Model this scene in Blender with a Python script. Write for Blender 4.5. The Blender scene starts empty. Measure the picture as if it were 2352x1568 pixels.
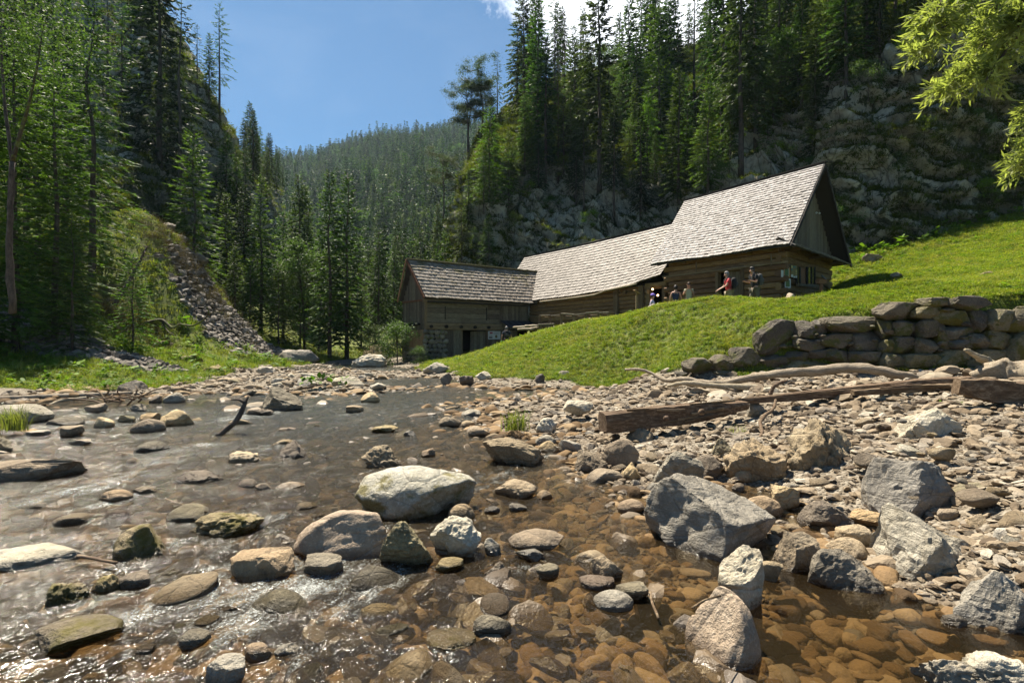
import bpy, bmesh, math, random
import numpy as np
from mathutils import Vector, Matrix, Euler, Quaternion

random.seed(7)
rng = np.random.default_rng(7)
C = bpy.context.scene.collection
S = bpy.context.scene
R = math.radians

# ------------------------------------------------------------------ camera
CAM_Z = 1.5
cam_data = bpy.data.cameras.new('camera')
cam = bpy.data.objects.new('camera', cam_data); C.objects.link(cam)
cam.location = (0, 0, CAM_Z); cam.rotation_euler = (R(90), 0, 0)
cam_data.sensor_width = 36; cam_data.lens = 18
cam_data.clip_start = 0.05; cam_data.clip_end = 5000
S.camera = cam

# ------------------------------------------------------------------ world, sun, exposure
SUN_EL, SUN_AZ = R(62), R(-34)           # azimuth measured from +Y towards +X
sdir = Vector((math.sin(SUN_AZ) * math.cos(SUN_EL), math.cos(SUN_AZ) * math.cos(SUN_EL), math.sin(SUN_EL)))
world = bpy.data.worlds.new('World'); S.world = world; world.use_nodes = True
wt = world.node_tree; wt.nodes.clear()
def wn(t, **k):
    n = wt.nodes.new(t)
    for a, b in k.items(): setattr(n, a, b)
    return n
w_out = wn('ShaderNodeOutputWorld'); w_bg = wn('ShaderNodeBackground')
sky = wn('ShaderNodeTexSky', sky_type='NISHITA', sun_disc=False, sun_elevation=SUN_EL, sun_rotation=SUN_AZ,
         altitude=700, air_density=1.0, dust_density=0.6, ozone_density=1.6)
w_bg.inputs['Strength'].default_value = 0.06
# fair-weather cloud bank over the crest (a cloud is brighter than the blue behind it)
geo = wn('ShaderNodeTexCoord')
def vmath(op, a, b=None):
    n = wn('ShaderNodeVectorMath', operation=op); wt.links.new(a, n.inputs[0])
    if b is not None:
        if isinstance(b, tuple): n.inputs[1].default_value = b
        else: wt.links.new(b, n.inputs[1])
    return n
nz = wn('ShaderNodeTexNoise'); nz.inputs['Scale'].default_value = 5.5; nz.inputs['Detail'].default_value = 9; nz.inputs['Roughness'].default_value = .62
wt.links.new(geo.outputs['Generated'], nz.inputs['Vector'])
cc = Vector((.275, 1, .73)).normalized()
sub = vmath('SUBTRACT', geo.outputs['Generated'], tuple(cc))
scl = vmath('MULTIPLY', sub.outputs[0], (4.0, 2.0, 5.0))
ln = vmath('LENGTH', scl.outputs[0])
m1 = wn('ShaderNodeMath', operation='SUBTRACT'); m1.inputs[0].default_value = 1.02; wt.links.new(ln.outputs['Value'], m1.inputs[1])
m2 = wn('ShaderNodeMath', operation='MULTIPLY_ADD'); wt.links.new(nz.outputs[0], m2.inputs[0]); m2.inputs[1].default_value = 1.9; m2.inputs[2].default_value = -.95
m3 = wn('ShaderNodeMath', operation='ADD'); wt.links.new(m1.outputs[0], m3.inputs[0]); wt.links.new(m2.outputs[0], m3.inputs[1])
ramp = wn('ShaderNodeMapRange', clamp=True); ramp.inputs[1].default_value = .22; ramp.inputs[2].default_value = .50
wt.links.new(m3.outputs[0], ramp.inputs[0])
# thin veil of cirrus
nz2 = wn('ShaderNodeTexNoise'); nz2.inputs['Scale'].default_value = 2.3; nz2.inputs['Detail'].default_value = 6; nz2.inputs['Distortion'].default_value = .8
st2 = vmath('MULTIPLY', geo.outputs['Generated'], (1.0, 1.0, 2.4)); wt.links.new(st2.outputs[0], nz2.inputs['Vector'])
rp2 = wn('ShaderNodeMapRange', clamp=True); rp2.inputs[1].default_value = .52; rp2.inputs[2].default_value = .9; rp2.inputs[4].default_value = .16
wt.links.new(nz2.outputs[0], rp2.inputs[0])
hue = wn('ShaderNodeMix', data_type='RGBA', blend_type='MULTIPLY'); hue.inputs[0].default_value = 1
wt.links.new(sky.outputs[0], hue.inputs[6]); hue.inputs[7].default_value = (.44, .68, .78, 1)
mxa = wn('ShaderNodeMix', data_type='RGBA'); wt.links.new(rp2.outputs[0], mxa.inputs[0]); wt.links.new(hue.outputs[2], mxa.inputs[6]); mxa.inputs[7].default_value = (7.5, 8.6, 9.9, 1)
mxb = wn('ShaderNodeMix', data_type='RGBA'); wt.links.new(ramp.outputs[0], mxb.inputs[0]); wt.links.new(mxa.outputs[2], mxb.inputs[6]); mxb.inputs[7].default_value = (12.5, 12.9, 13.6, 1)
wt.links.new(mxb.outputs[2], w_bg.inputs['Color']); wt.links.new(w_bg.outputs[0], w_out.inputs[0])

sun_d = bpy.data.lights.new('sun', 'SUN'); sun_d.energy = 5.0; sun_d.angle = R(.53); sun_d.color = (1, .905, .75)
sun = bpy.data.objects.new('sun', sun_d); C.objects.link(sun)
sun.rotation_euler = sdir.to_track_quat('Z', 'Y').to_euler(); sun.location = (0, 0, 60)

S.view_settings.view_transform = 'Standard'; S.view_settings.look = 'None'
S.view_settings.gamma = 1; S.view_settings.use_curve_mapping = False
S.view_settings.exposure = 1.35
S.render.engine = 'CYCLES'
cy = S.cycles
cy.max_bounces = 8; cy.diffuse_bounces = 3; cy.glossy_bounces = 3; cy.transmission_bounces = 4; cy.transparent_max_bounces = 12; cy.volume_bounces = 0
cy.caustics_reflective = False; cy.caustics_refractive = False
cy.sample_clamp_indirect = 4; cy.use_denoising = True

# ------------------------------------------------------------------ measuring: a place seen at photo position (x, y) of 2352 x 1568 and d metres ahead
F = 1176.0
def P(x, y, d): return Vector(((x - 1176) / F * d, d, CAM_Z - (y - 784) / F * d))
def PZ(x, y, z):
    d = (CAM_Z - z) * F / (y - 784); return Vector(((x - 1176) / F * d, d, z))
def on_plane(x, y, p0, n):
    r = Vector(((x - 1176) / F, 1, -(y - 784) / F)); o = Vector((0, 0, CAM_Z))
    return o + r * ((Vector(p0) - o).dot(n) / r.dot(n))

# ------------------------------------------------------------------ numpy noise
def _h(ix, iy, iz, seed):
    n = (ix * 374761393 + iy * 668265263 + iz * 1440662683 + seed * 974634777) & 0xffffffff
    n = ((n ^ (n >> 13)) * 1274126177) & 0xffffffff
    return ((n ^ (n >> 16)) & 0xffff) / 32767.5 - 1
def vnoise(p, seed=0):
    p = np.asarray(p, float); i = np.floor(p).astype(np.int64); f = p - i; f = f * f * f * (f * (f * 6 - 15) + 10)
    x, y, z = i.T; fx, fy, fz = f.T
    def L(a, b, t): return a + (b - a) * t
    c = lambda a, b, d: _h(x + a, y + b, z + d, seed)
    return L(L(L(c(0,0,0), c(1,0,0), fx), L(c(0,1,0), c(1,1,0), fx), fy), L(L(c(0,0,1), c(1,0,1), fx), L(c(0,1,1), c(1,1,1), fx), fy), fz)
def fbm(p, seed=0, oct=4, lac=2.03, gain=.5):
    p = np.asarray(p, float); a, s, t = 1., np.zeros(len(p)), 0.
    for k in range(oct):
        s += a * vnoise(p * lac ** k + 17.3 * k, seed + k); t += a; a *= gain
    return s / t
def ridged(p, seed=0, oct=4):
    p = np.asarray(p, float); a, s, t = 1., np.zeros(len(p)), 0.
    for k in range(oct):
        s += a * (1 - np.abs(vnoise(p * 2.03 ** k + 11 * k, seed + k))); t += a; a *= .5
    return s / t

# ------------------------------------------------------------------ mesh helpers
def mesh_np(name, v, f, mats=(), smooth=False, attrs=None, mat_idx=None):
    v = np.ascontiguousarray(v, np.float32); f = np.ascontiguousarray(f, np.int32); k = f.shape[1]
    me = bpy.data.meshes.new(name)
    me.vertices.add(len(v)); me.vertices.foreach_set('co', v.ravel())
    me.loops.add(f.size); me.loops.foreach_set('vertex_index', f.ravel())
    me.polygons.add(len(f)); me.polygons.foreach_set('loop_start', np.arange(0, f.size, k, dtype=np.int32))
    me.polygons.foreach_set('use_smooth', np.full(len(f), bool(smooth)))
    for m in mats: me.materials.append(m)
    if mat_idx is not None: me.polygons.foreach_set('material_index', np.asarray(mat_idx, np.int32))
    for n, (dom, typ, arr) in (attrs or {}).items():
        a = me.attributes.new(n, typ, dom)
        a.data.foreach_set({'FLOAT': 'value', 'FLOAT_VECTOR': 'vector', 'INT': 'value', 'FLOAT_COLOR': 'color'}[typ], np.ascontiguousarray(arr, np.float32 if typ != 'INT' else np.int32).ravel())
    me.update(calc_edges=True); me.validate()
    return me
def obj(name, me, parent=None, loc=None, kind=None):
    o = bpy.data.objects.new(name, me); C.objects.link(o)
    if parent is not None: o.parent = parent
    if loc is not None: o.location = loc
    if kind: o['kind'] = kind
    return o
def tag(o, label, cat, group=None, kind=None):
    o['label'] = label; o['category'] = cat
    if group: o['group'] = group
    if kind: o['kind'] = kind
    return o
def thing(name, label, cat, loc=(0, 0, 0), group=None, rz=0):
    o = bpy.data.objects.new(name, None); C.objects.link(o); o.location = loc; o.rotation_euler = (0, 0, rz); o.empty_display_size = .2
    return tag(o, label, cat, group)
def grid_faces(nu, nv):
    i = np.arange(nu - 1)[:, None] * nv + np.arange(nv - 1)[None, :]
    return np.stack([i, i + nv, i + nv + 1, i + 1], -1).reshape(-1, 4)
class MB:
    """collects quads into one mesh"""
    def __init__(s): s.v = []; s.f = []; s.r = []; s.n = 0
    def hexa(s, c, rnd=0.):
        c = [tuple(p) for p in c]; n = s.n; s.v += c; s.n += 8
        for q in ((0,3,2,1),(4,5,6,7),(0,1,5,4),(1,2,6,5),(2,3,7,6),(3,0,4,7)): s.f.append(tuple(n + k for k in q))
        s.r += [rnd] * 8
    def box(s, o, ax, ay, az, rnd=0.):
        o, ax, ay, az = map(Vector, (o, ax, ay, az))
        s.hexa([o, o+ax, o+ax+ay, o+ay, o+az, o+ax+az, o+ax+ay+az, o+ay+az], rnd)
    def quad(s, a, b, c, d, rnd=0.):
        n = s.n; s.v += [tuple(a), tuple(b), tuple(c), tuple(d)]; s.n += 4; s.f.append((n, n+1, n+2, n+3)); s.r += [rnd] * 4
    def mesh(s, name, mat, smooth=False, origin=None):
        v = np.array(s.v, float)
        if origin is not None: v = v - np.array(origin)
        return mesh_np(name, v, np.array(s.f), [mat], smooth, {'rnd': ('POINT', 'FLOAT', np.array(s.r))})
def tube(pts, rad, seg=8, rough=0., seed=0, cap=True, twist=0):
    """tapered tube through points, with a lumpy surface"""
    pts = [Vector(p) for p in pts]; n = len(pts)
    if np.isscalar(rad): rad = [rad] * n
    v, f = [], []
    if len(rad) != n: rad = list(np.interp(np.linspace(0, 1, n), np.linspace(0, 1, len(rad)), rad))
    up = Vector((0, 0, 1)); prev = None
    for i, p in enumerate(pts):
        t = (pts[min(i+1, n-1)] - pts[max(i-1, 0)]).normalized()
        a = prev if prev is not None else (up if abs(t.z) < .9 else Vector((1, 0, 0)))
        a = (a - t * a.dot(t)).normalized(); b = t.cross(a); prev = a
        for k in range(seg):
            q = 2 * math.pi * k / seg + twist * i
            v.append(p + (a * math.cos(q) + b * math.sin(q)) * rad[i])
    for i in range(n - 1):
        for k in range(seg):
            f.append((i*seg+k, i*seg+(k+1) % seg, (i+1)*seg+(k+1) % seg, (i+1)*seg+k))
    if cap:
        for e, base in ((0, 0), (1, (n-1)*seg)):
            ci = len(v); v.append(pts[-1] if e else pts[0])
            for k in range(0, seg, 2):
                q = (base+k, base+(k+1) % seg, base+(k+2) % seg, ci)
                f.append(q if e else q[::-1])
    v = np.array([tuple(q) for q in v])
    if rough:
        rr = np.repeat(rad, seg); rr = np.concatenate([rr, np.zeros(len(v) - len(rr))])
        v[:, :] += (np.stack([vnoise(v * 9 + 3, seed), vnoise(v * 9 + 40, seed + 1), vnoise(v * 9 + 90, seed + 2)], 1)) * rough * rr[:, None]
    return v, np.array(f)
def smooth_pts(ps, n):
    """Catmull-Rom through control points"""
    ps = np.array([tuple(p) for p in ps], float); m = len(ps); out = []
    q = np.vstack([2*ps[0]-ps[1], ps, 2*ps[-1]-ps[-2]])
    for t in np.linspace(0, m - 1 - 1e-6, n):
        i = int(t); u = t - i; a, b, c, d = q[i], q[i+1], q[i+2], q[i+3]
        out.append(.5*((2*b)+(c-a)*u+(2*a-5*b+4*c-d)*u*u+(3*b-a-3*c+d)*u**3))
    return np.array(out)

# ------------------------------------------------------------------ materials
class Mat:
    def __init__(s, name):
        s.m = bpy.data.materials.new(name); s.m.use_nodes = True; s.t = s.m.node_tree; s.t.nodes.clear()
        s.out = s.n('ShaderNodeOutputMaterial'); s.p = s.n('ShaderNodeBsdfPrincipled'); s.l(s.p.outputs[0], s.out.inputs[0])
    def n(s, t, **k):
        x = s.t.nodes.new(t)
        for a, b in k.items(): setattr(x, a, b)
        return x
    def l(s, a, b): s.t.links.new(a, b)
    def put(s, inp, v):
        if hasattr(v, 'links'): s.l(v, inp)
        else: inp.default_value = v if not (isinstance(v, tuple) and len(v) == 3 and inp.type == 'RGBA') else (*v, 1)
    def coord(s, kind='Object', scale=None, rot=None, offset_random=0):
        c = s.n('ShaderNodeTexCoord').outputs[kind]
        if offset_random:
            oi = s.n('ShaderNodeObjectInfo'); m = s.n('ShaderNodeVectorMath', operation='MULTIPLY_ADD')
            cb = s.n('ShaderNodeCombineXYZ')
            for k in range(3): s.l(oi.outputs['Random'], cb.inputs[k])
            s.l(cb.outputs[0], m.inputs[0]); m.inputs[1].default_value = (offset_random,) * 3; s.l(c, m.inputs[2]); c = m.outputs[0]
        if scale is not None or rot is not None:
            mp = s.n('ShaderNodeMapping'); s.l(c, mp.inputs[0])
            if scale is not None: mp.inputs['Scale'].default_value = scale
            if rot is not None: mp.inputs['Rotation'].default_value = rot
            c = mp.outputs[0]
        return c
    def noise(s, vec, scale=5, detail=4, rough=.55, dist=0):
        x = s.n('ShaderNodeTexNoise'); s.l(vec, x.inputs['Vector']); x.inputs['Scale'].default_value = scale
        x.inputs['Detail'].default_value = detail; x.inputs['Roughness'].default_value = rough; x.inputs['Distortion'].default_value = dist
        return x.outputs[0]
    def vor(s, vec, scale=5, feature='F1', out=0):
        x = s.n('ShaderNodeTexVoronoi', feature=feature); s.l(vec, x.inputs['Vector']); x.inputs['Scale'].default_value = scale
        return x.outputs[out]
    def ramp(s, val, stops, interp='LINEAR'):
        x = s.n('ShaderNodeValToRGB'); s.l(val, x.inputs[0]); e = x.color_ramp; e.interpolation = interp
        while len(e.elements) < len(stops): e.elements.new(.5)
        for el, (p, c) in zip(e.elements, stops):
            el.position = p; el.color = (*c, 1) if isinstance(c, tuple) else (c, c, c, 1)
        return x.outputs[0]
    def rng(s, val, a, b, c=0., d=1.):
        x = s.n('ShaderNodeMapRange', clamp=True); s.l(val, x.inputs[0])
        for k, q in zip((1, 2, 3, 4), (a, b, c, d)): x.inputs[k].default_value = q
        return x.outputs[0]
    def mix(s, fac, a, b, mode='MIX'):
        x = s.n('ShaderNodeMix', data_type='RGBA', blend_type=mode); s.put(x.inputs[0], fac); s.put(x.inputs[6], a); s.put(x.inputs[7], b)
        return x.outputs[2]
    def math(s, op, a, b=None, c=None):
        x = s.n('ShaderNodeMath', operation=op); s.put(x.inputs[0], a)
        if b is not None: s.put(x.inputs[1], b)
        if c is not None: s.put(x.inputs[2], c)
        return x.outputs[0]
    def attr(s, name, out='Fac'): return s.n('ShaderNodeAttribute', attribute_name=name).outputs[out]
    def rand(s): return s.n('ShaderNodeObjectInfo').outputs['Random']
    def sep(s, vec, k):
        x = s.n('ShaderNodeSeparateXYZ'); s.l(vec, x.inputs[0]); return x.outputs[k]
    def pos(s): return s.n('ShaderNodeNewGeometry').outputs['Position']
    def nrm(s): return s.n('ShaderNodeNewGeometry').outputs['Normal']
    def hsv(s, col, h=.5, sa=1., v=1.):
        x = s.n('ShaderNodeHueSaturation'); s.put(x.inputs['Color'], col); s.put(x.inputs['Hue'], h); s.put(x.inputs['Saturation'], sa); s.put(x.inputs['Value'], v)
        return x.outputs[0]
    def bump(s, h, strength=.4, dist=.02, nrm=None):
        x = s.n('ShaderNodeBump'); s.l(h, x.inputs['Height']); x.inputs['Strength'].default_value = strength; x.inputs['Distance'].default_value = dist
        if nrm is not None: s.l(nrm, x.inputs['Normal'])
        return x.outputs[0]
    def set(s, col=None, rough=None, nrm=None, spec=None, metal=None):
        if col is not None: s.put(s.p.inputs['Base Color'], col)
        if rough is not None: s.put(s.p.inputs['Roughness'], rough)
        if nrm is not None: s.put(s.p.inputs['Normal'], nrm)
        if spec is not None: s.put(s.p.inputs['Specular IOR Level'], spec)
        if metal is not None: s.put(s.p.inputs['Metallic'], metal)
        return s
    def leafy(s, col, trans=.35, rough=.55, spec=.3):
        """leaf: light also passes through the blade"""
        s.set(col, rough, spec=spec)
        tr = s.n('ShaderNodeBsdfTranslucent'); s.put(tr.inputs['Color'], s.mix(1., col, (1.25, 1.35, .55), 'MULTIPLY'))
        mx = s.n('ShaderNodeMixShader'); mx.inputs[0].default_value = trans
        s.l(s.p.outputs[0], mx.inputs[1]); s.l(tr.outputs[0], mx.inputs[2]); s.l(mx.outputs[0], s.out.inputs[0])
        return s
def plain(name, col, rough=.7, metal=0.):
    m = Mat(name); c = m.coord('Object'); nn = m.noise(c, 30, 3)
    m.set(m.mix(m.rng(nn, .3, .7, 0, .35), col, tuple(q * .55 for q in col)), rough, metal=metal); return m.m

def rock_mat(name, a, b, c, moss=0., moss_col=(.085, .10, .02), wet=True, lam=0., pit=.5, spread=.35):
    """river stone: mottled, veined, pitted; wet and darker in the splash band just above the water"""
    m = Mat(name); co = m.coord('Object', offset_random=37.)
    n1 = m.noise(co, 1.6, 5, .6); n2 = m.noise(co, 9, 6, .7); n3 = m.noise(co, 42, 4, .7)
    col = m.ramp(n1, [(.3, a), (.52, b), (.72, c)])
    col = m.mix(m.rng(n2, .45, .75, 0, .55), col, tuple(q * .45 for q in a))
    col = m.mix(m.rng(n3, .52, .75, 0, .45), col, tuple(min(1, q * 1.5) for q in c))
    if lam:
        lc = m.coord('Object', scale=(1.2, 1.2, 9), rot=(.5, .3, 0), offset_random=9.)
        l1 = m.noise(lc, 2.2, 5, .65, .6); col = m.mix(m.rng(l1, .42, .68, 0, lam), col, tuple(q * .4 for q in a))
    vein = m.vor(m.coord('Object', scale=(1, 1, 1.6), offset_random=5.), 2.3, 'DISTANCE_TO_EDGE')
    col = m.mix(m.rng(vein, 0, .018, .35, 0), col, (.06, .05, .04))
    r = m.rand(); col = m.hsv(col, m.rng(r, 0, 1, .497, .508), m.rng(r, 0, 1, .8, 1.1), m.rng(r, 0, 1, 1 - spread, 1 + spread))
    hz = m.sep(m.pos(), 2)
    if moss:
        mn = m.noise(co, 3.2, 6, .7); up = m.sep(m.nrm(), 2)
        k = m.rng(m.math('ADD', mn, m.math('MULTIPLY', up, -.05)), .62 - moss * .3, .70 - moss * .25)
        col = m.mix(k, col, m.mix(n3, moss_col, tuple(q * 2.2 for q in moss_col)))
    h = m.math('ADD', m.math('MULTIPLY', n2, .7), m.math('MULTIPLY', n3, .25))
    if lam: h = m.math('ADD', h, m.math('MULTIPLY', l1, .45))
    h = m.math('ADD', h, m.math('MULTIPLY', m.rng(vein, 0, .05), .12))
    rough = .82
    if wet:
        wv = m.math('ADD', hz, m.math('MULTIPLY', m.math('SUBTRACT', n1, .5), -.10))
        wk = m.rng(wv, .02, .075, 1, 0)
        col = m.mix(wk, col, m.hsv(col, .495, 1.15, .42)); rough = m.rng(wk, 0, 1, .82, .22)
    m.set(col, rough, m.bump(h, 1., .05 * (1 + pit)), spec=.4)
    return m.m
# ================================================================== THE LAND
def inpoly(X, Y, poly):
    poly = np.array(poly, float); ins = np.zeros(X.shape, bool); j = len(poly) - 1
    for i in range(len(poly)):
        xi, yi = poly[i]; xj, yj = poly[j]
        c = ((yi > Y) != (yj > Y)) & (X < (xj - xi) * (Y - yi) / (yj - yi + 1e-12) + xi)
        ins ^= c; j = i
    return ins
ctrl = []
def cp(x, y, d): p = P(x, y, d); ctrl.append((p.x, p.y, p.z))
def cz(X, Y, z): ctrl.append((X, Y, z))
def cw(x, y, z=0.): p = PZ(x, y, z); ctrl.append((p.x, p.y, p.z))
# right bank, water's edge
for x, y in ((960,852),(1020,868),(1130,888),(1100,930),(1150,985),(1300,1025),(1400,1080),(1500,1120),(1800,1120),(1790,1230),(1870,1290),(2040,1330),(2190,1420),(2352,1440)): cw(x, y, 0.)
# left bank, water's edge
for x, y in ((-120,915),(0,908),(150,905),(300,900),(430,882),(540,862),(640,846),(760,838)): cw(x, y, 0.02)
# bed
for X, Y, z in ((-1,1.5,-.17),(0,3,-.15),(-2,2.5,-.2),(-4,4,-.2),(-2.5,5,-.22),(0,4.5,-.13),(1,2,-.16),(2.2,2.2,-.22),(3.2,1.8,-.2),(1.3,3.3,-.14),(2,3,-.2),
                (-6,6,-.2),(-4,7.5,-.25),(-1.5,6.5,-.2),(-8,8.5,-.12),(-6,10,-.2),(-3,10,-.25),(-10,11,-.12),(-8,13,-.2),(-3,14,-.25),(-6,17,-.22),(-4,20,-.2),
                (-6,27,-.2),(-9,33,-.18),(-10,38,-.15),(-14,17.5,-.05),(0,0,-.15),(-3,0,-.2),(-6,1,-.2),(-8,4,-.2),(-11,7,-.1),(3,0,-.1),(2.6,2.6,-.16),(0,-5,-.1),(-10,-5,0.2),(6,-4,.6),(-5,12,-.22),(-14,-2,.5)): cz(X, Y, z)
for x, y, z in ((640,862,.13),(700,856,.13),(760,872,.12),(815,888,.10),(845,862,.12),(780,848,.10),(560,884,.07),(600,868,.1),(700,885,.06)): cw(x, y, z)
# far left out of the frame
for X, Y, z in ((-14,9,.15),(-18,6,.8),(-20,12,.8),(-26,10,2.2),(-40,20,9),(-40,40,20),(-45,5,6)): cz(X, Y, z)
# left bank and hillside
for a in ((100,865,17),(250,855,19),(0,835,19.5),(0,800,21),(0,735,23),(200,795,22),(400,852,21),(300,775,26),(450,805,26.5),(560,838,28),
          (380,660,29),(500,752,30.5),(600,812,33),(430,570,33),(320,485,33),(0,645,25),(-300,610,25),(0,560,31),(150,525,33),(-300,430,38),(200,690,25),
          (600,745,43),(755,817,39),(660,795,40),(870,806,43),(700,812,37),(900,822,38),(540,760,38),(480,690,40),(820,826,36)): cp(*a)
cz(-10, 48, 1.); cz(-14, 55, 1.6); cz(-8, 60, 2); cz(-22, 55, 3); cz(-4, 44, 1.3); cz(-8, 75, 3); cz(-35, 70, 4); cz(5, 75, 4); cz(-22, 46, 4)
# gravel bar
for a in ((1160,871,18.8),(1330,880,17),(1440,874,16.4),(1500,900,12.7),(1300,940,11),(1400,990,8.6),(1600,905,12),(1750,872,12.0),(1900,880,10.6),(2352,866,9.0),(2100,880,9.6),
          (2352,1000,5.5),(2352,1120,3.9),(2352,1240,3.1),(2000,1010,6.0),(1600,1010,6.8),(2200,1150,4.3),(2352,1350,2.75),(1850,1080,5.2),(1700,1060,5.8),(2050,1120,4.6),(2200,1260,3.6),(1000,842,27)): cp(*a)
cz(5, 3, .45); cz(8, 5, .9); cz(6, 1, .6); cz(12, 8, 1.4)
# meadow
for a in ((1065,822,29),(1150,793,28),(1240,764,27.5),(1350,738,25.5),(1450,722,22.5),(1500,711,20),(1590,703,18),(1700,698,16.6),(1790,695,15.6),(1905,688,16),
          (1500,780,18),(1300,800,21.5),(1150,825,23.5),(1600,770,15.5),(1700,720,14.6),(1790,740,12.95),(1900,735,12.7),(2040,715,12.3),(2280,672,11.5),(2600,640,11),
          (2352,638,14.5),(2200,650,15),(2100,655,17),(2280,655,13),(1960,650,22),(2100,622,22),(2352,602,19),(2352,660,12.8),(2200,565,27),(2352,540,25),(1960,590,31),(2060,566,31.5),(2200,512,31.5),(2352,492,31),(2700,485,30),(2600,600,16)): cp(*a)
cz(6.1, 12.3, .72); cz(8.2, 11.75, .85); cz(10.8, 11.0, 1.0); cz(13.5, 10.6, 1.15); cz(5.0, 13.1, .62)
for a in ((-5.6,31.5,.22),(-3,32.5,.4),(-.8,33.6,.66),(1,33.2,1.2),(2.2,32.3,1.9),(4.8,28.8,2.5),(7.2,25.4,2.66),(8.4,23.8,2.7),(9.6,22,2.75),(11.3,19.6,2.8),(14,21.5,3.1),(16.6,24.5,3.85),(12,28,3.1),(5,36,2.4),(-4,37,.8),(3,43,3)): cz(*a)
for a in ((1250,745,47),(1100,785,48),(1660,685,38),(1800,640,35.5)): cp(*a)
ctrl = np.array(ctrl)
_c = .7
def _phi(d2): return np.sqrt(d2 + _c * _c)
_D = _phi(((ctrl[:, None, :2] - ctrl[None, :, :2]) ** 2).sum(-1))
_n = len(ctrl); _A = np.zeros((_n + 3, _n + 3)); _A[:_n, :_n] = _D + np.eye(_n) * -.02
_A[:_n, _n] = 1; _A[:_n, _n+1:] = ctrl[:, :2]; _A[_n, :_n] = 1; _A[_n+1:, :_n] = ctrl[:, :2].T
_w = np.linalg.solve(_A, np.concatenate([ctrl[:, 2], [0, 0, 0]]))
def ground_raw(X, Y):
    X = np.asarray(X, float); Y = np.asarray(Y, float); sh = X.shape; X = X.ravel(); Y = Y.ravel(); out = np.empty(len(X))
    for i in range(0, len(X), 20000):
        x = X[i:i+20000]; y = Y[i:i+20000]
        d2 = (x[:, None] - ctrl[None, :, 0]) ** 2 + (y[:, None] - ctrl[None, :, 1]) ** 2
        out[i:i+20000] = _phi(d2) @ _w[:_n] + _w[_n] + _w[_n+1] * x + _w[_n+2] * y
    # the dry stone wall holds a step in the ground
    zb = np.interp(X, [5, 12], [.66, 1.0]); lim = 12.78 - (X - 6.1) * .27; t = np.clip((Y - lim + .1) / .35, 0, 1); w = np.clip((X - 4.6) / .8, 0, 1) * np.clip((Y - lim + 3) / 1.5, 0, 1)
    cap = np.interp(X, [4.6, 6.2, 6.6, 8.5, 11, 14], [1.0, 1.25, 1.8, 2.1, 2.45, 2.6]) + .25 * np.clip(Y - lim, 0, 99) + np.clip(Y - lim - 6, 0, 99); out = out + (np.minimum(out, cap) - out) * np.clip((X - 4.6) / .8, 0, 1)
    low = np.minimum(out, zb - .05 * (lim - Y).clip(0, 3)); out = out + (low - out) * (1 - t) * w
    return out.reshape(sh)
# ---- cover of the land, in plan
WALL_LINE = [(4.6,13.4),(6.1,12.6),(8.2,12.1),(10.8,11.3),(14,10.8)]
MEADOW = [(-6.3,33.5),(-5.2,29),(-3.6,24.2),(-1.5,20.6),(-.1,18.9),(2.2,17.0),(3.7,16.2),(4.5,14.0),(6.0,12.6),(8.2,11.9),(10.8,11.0),(14,10.2),(22,8.5),(45,6),(48,34),(30,33),(20,36),(10,45),(-5,45),(-7,38)]
SCREE_A = [tuple(P(x, y, d)[:2]) for x, y, d in ((-400,700,24),(0,722,23.5),(150,775,23),(300,820,22.6),(420,838,22),(440,862,20.5),(330,866,20),(200,838,20.3),(0,800,21),(-400,790,21))]
SCREE_B = [tuple(P(x, y, d)[:2]) for x, y, d in ((385,640,31.5),(440,640,32.5),(480,670,32.6),(540,725,34),(640,815,35),(585,835,31.5),(470,800,28.3),(410,710,29.3))]
LEFTVEG = [(-60,8),(-20,11.5),(-15.2,14.9),(-12.5,15.3),(-11.2,16.3),(-11.6,19),(-12.6,22.5),(-14,28),(-12.6,33),(-11.6,40),(-7.4,40),(-7.2,46),(-8,80),(-80,80)]
def cover(X, Y):
    sh = X.shape; x = X.ravel(); y = Y.ravel()
    q = np.stack([x, y, x * 0], 1)
    jx = fbm(q * .9, 5, 3) * .55 * np.clip(y / 14, .3, 2); jy = fbm(q * .9, 15, 3) * .55 * np.clip(y / 14, .3, 2)
    g = inpoly(x + jx, y + jy, MEADOW) | inpoly(x + jx, y + jy, LEFTVEG)
    s = inpoly(x + jx, y + jy, SCREE_A) | inpoly(x + jx * 1.5, y + jy * 1.5, SCREE_B)
    return (g & ~s).astype(float).reshape(sh), s.astype(float).reshape(sh)
def ground(X, Y):
    X = np.asarray(X, float); Y = np.asarray(Y, float); z = ground_raw(X, Y)
    q = np.stack([X.ravel(), Y.ravel(), X.ravel() * 0], 1)
    far = np.clip((np.abs(X) + Y) / 40, .25, 1).ravel()
    z = z + ((fbm(q * .55, 31, 4) * .10 + fbm(q * 2.7, 33, 3) * .035) * far).reshape(X.shape)
    return z
def gz(x, y): return float(ground(np.array([x]), np.array([y]))[0])

def axis(lo, hi, brk, h0, h1):
    """knots: fine inside brk, coarse outside"""
    a = list(np.arange(brk[0], brk[1], h0)); x = brk[1]
    while x < hi: a.append(x); x += h1
    a.append(hi); x = brk[0] - h1; b = []
    while x > lo: b.append(x); x -= h1
    b.append(lo); return np.array(b[::-1] + a)
gx = axis(-62, 62, (-24, 24), .16, .8); gy = axis(-8, 82, (0, 40), .16, .8)
GX, GY = np.meshgrid(gx, gy, indexing='ij'); GZ = ground(GX, GY); gmask, smask = cover(GX, GY)

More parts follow.
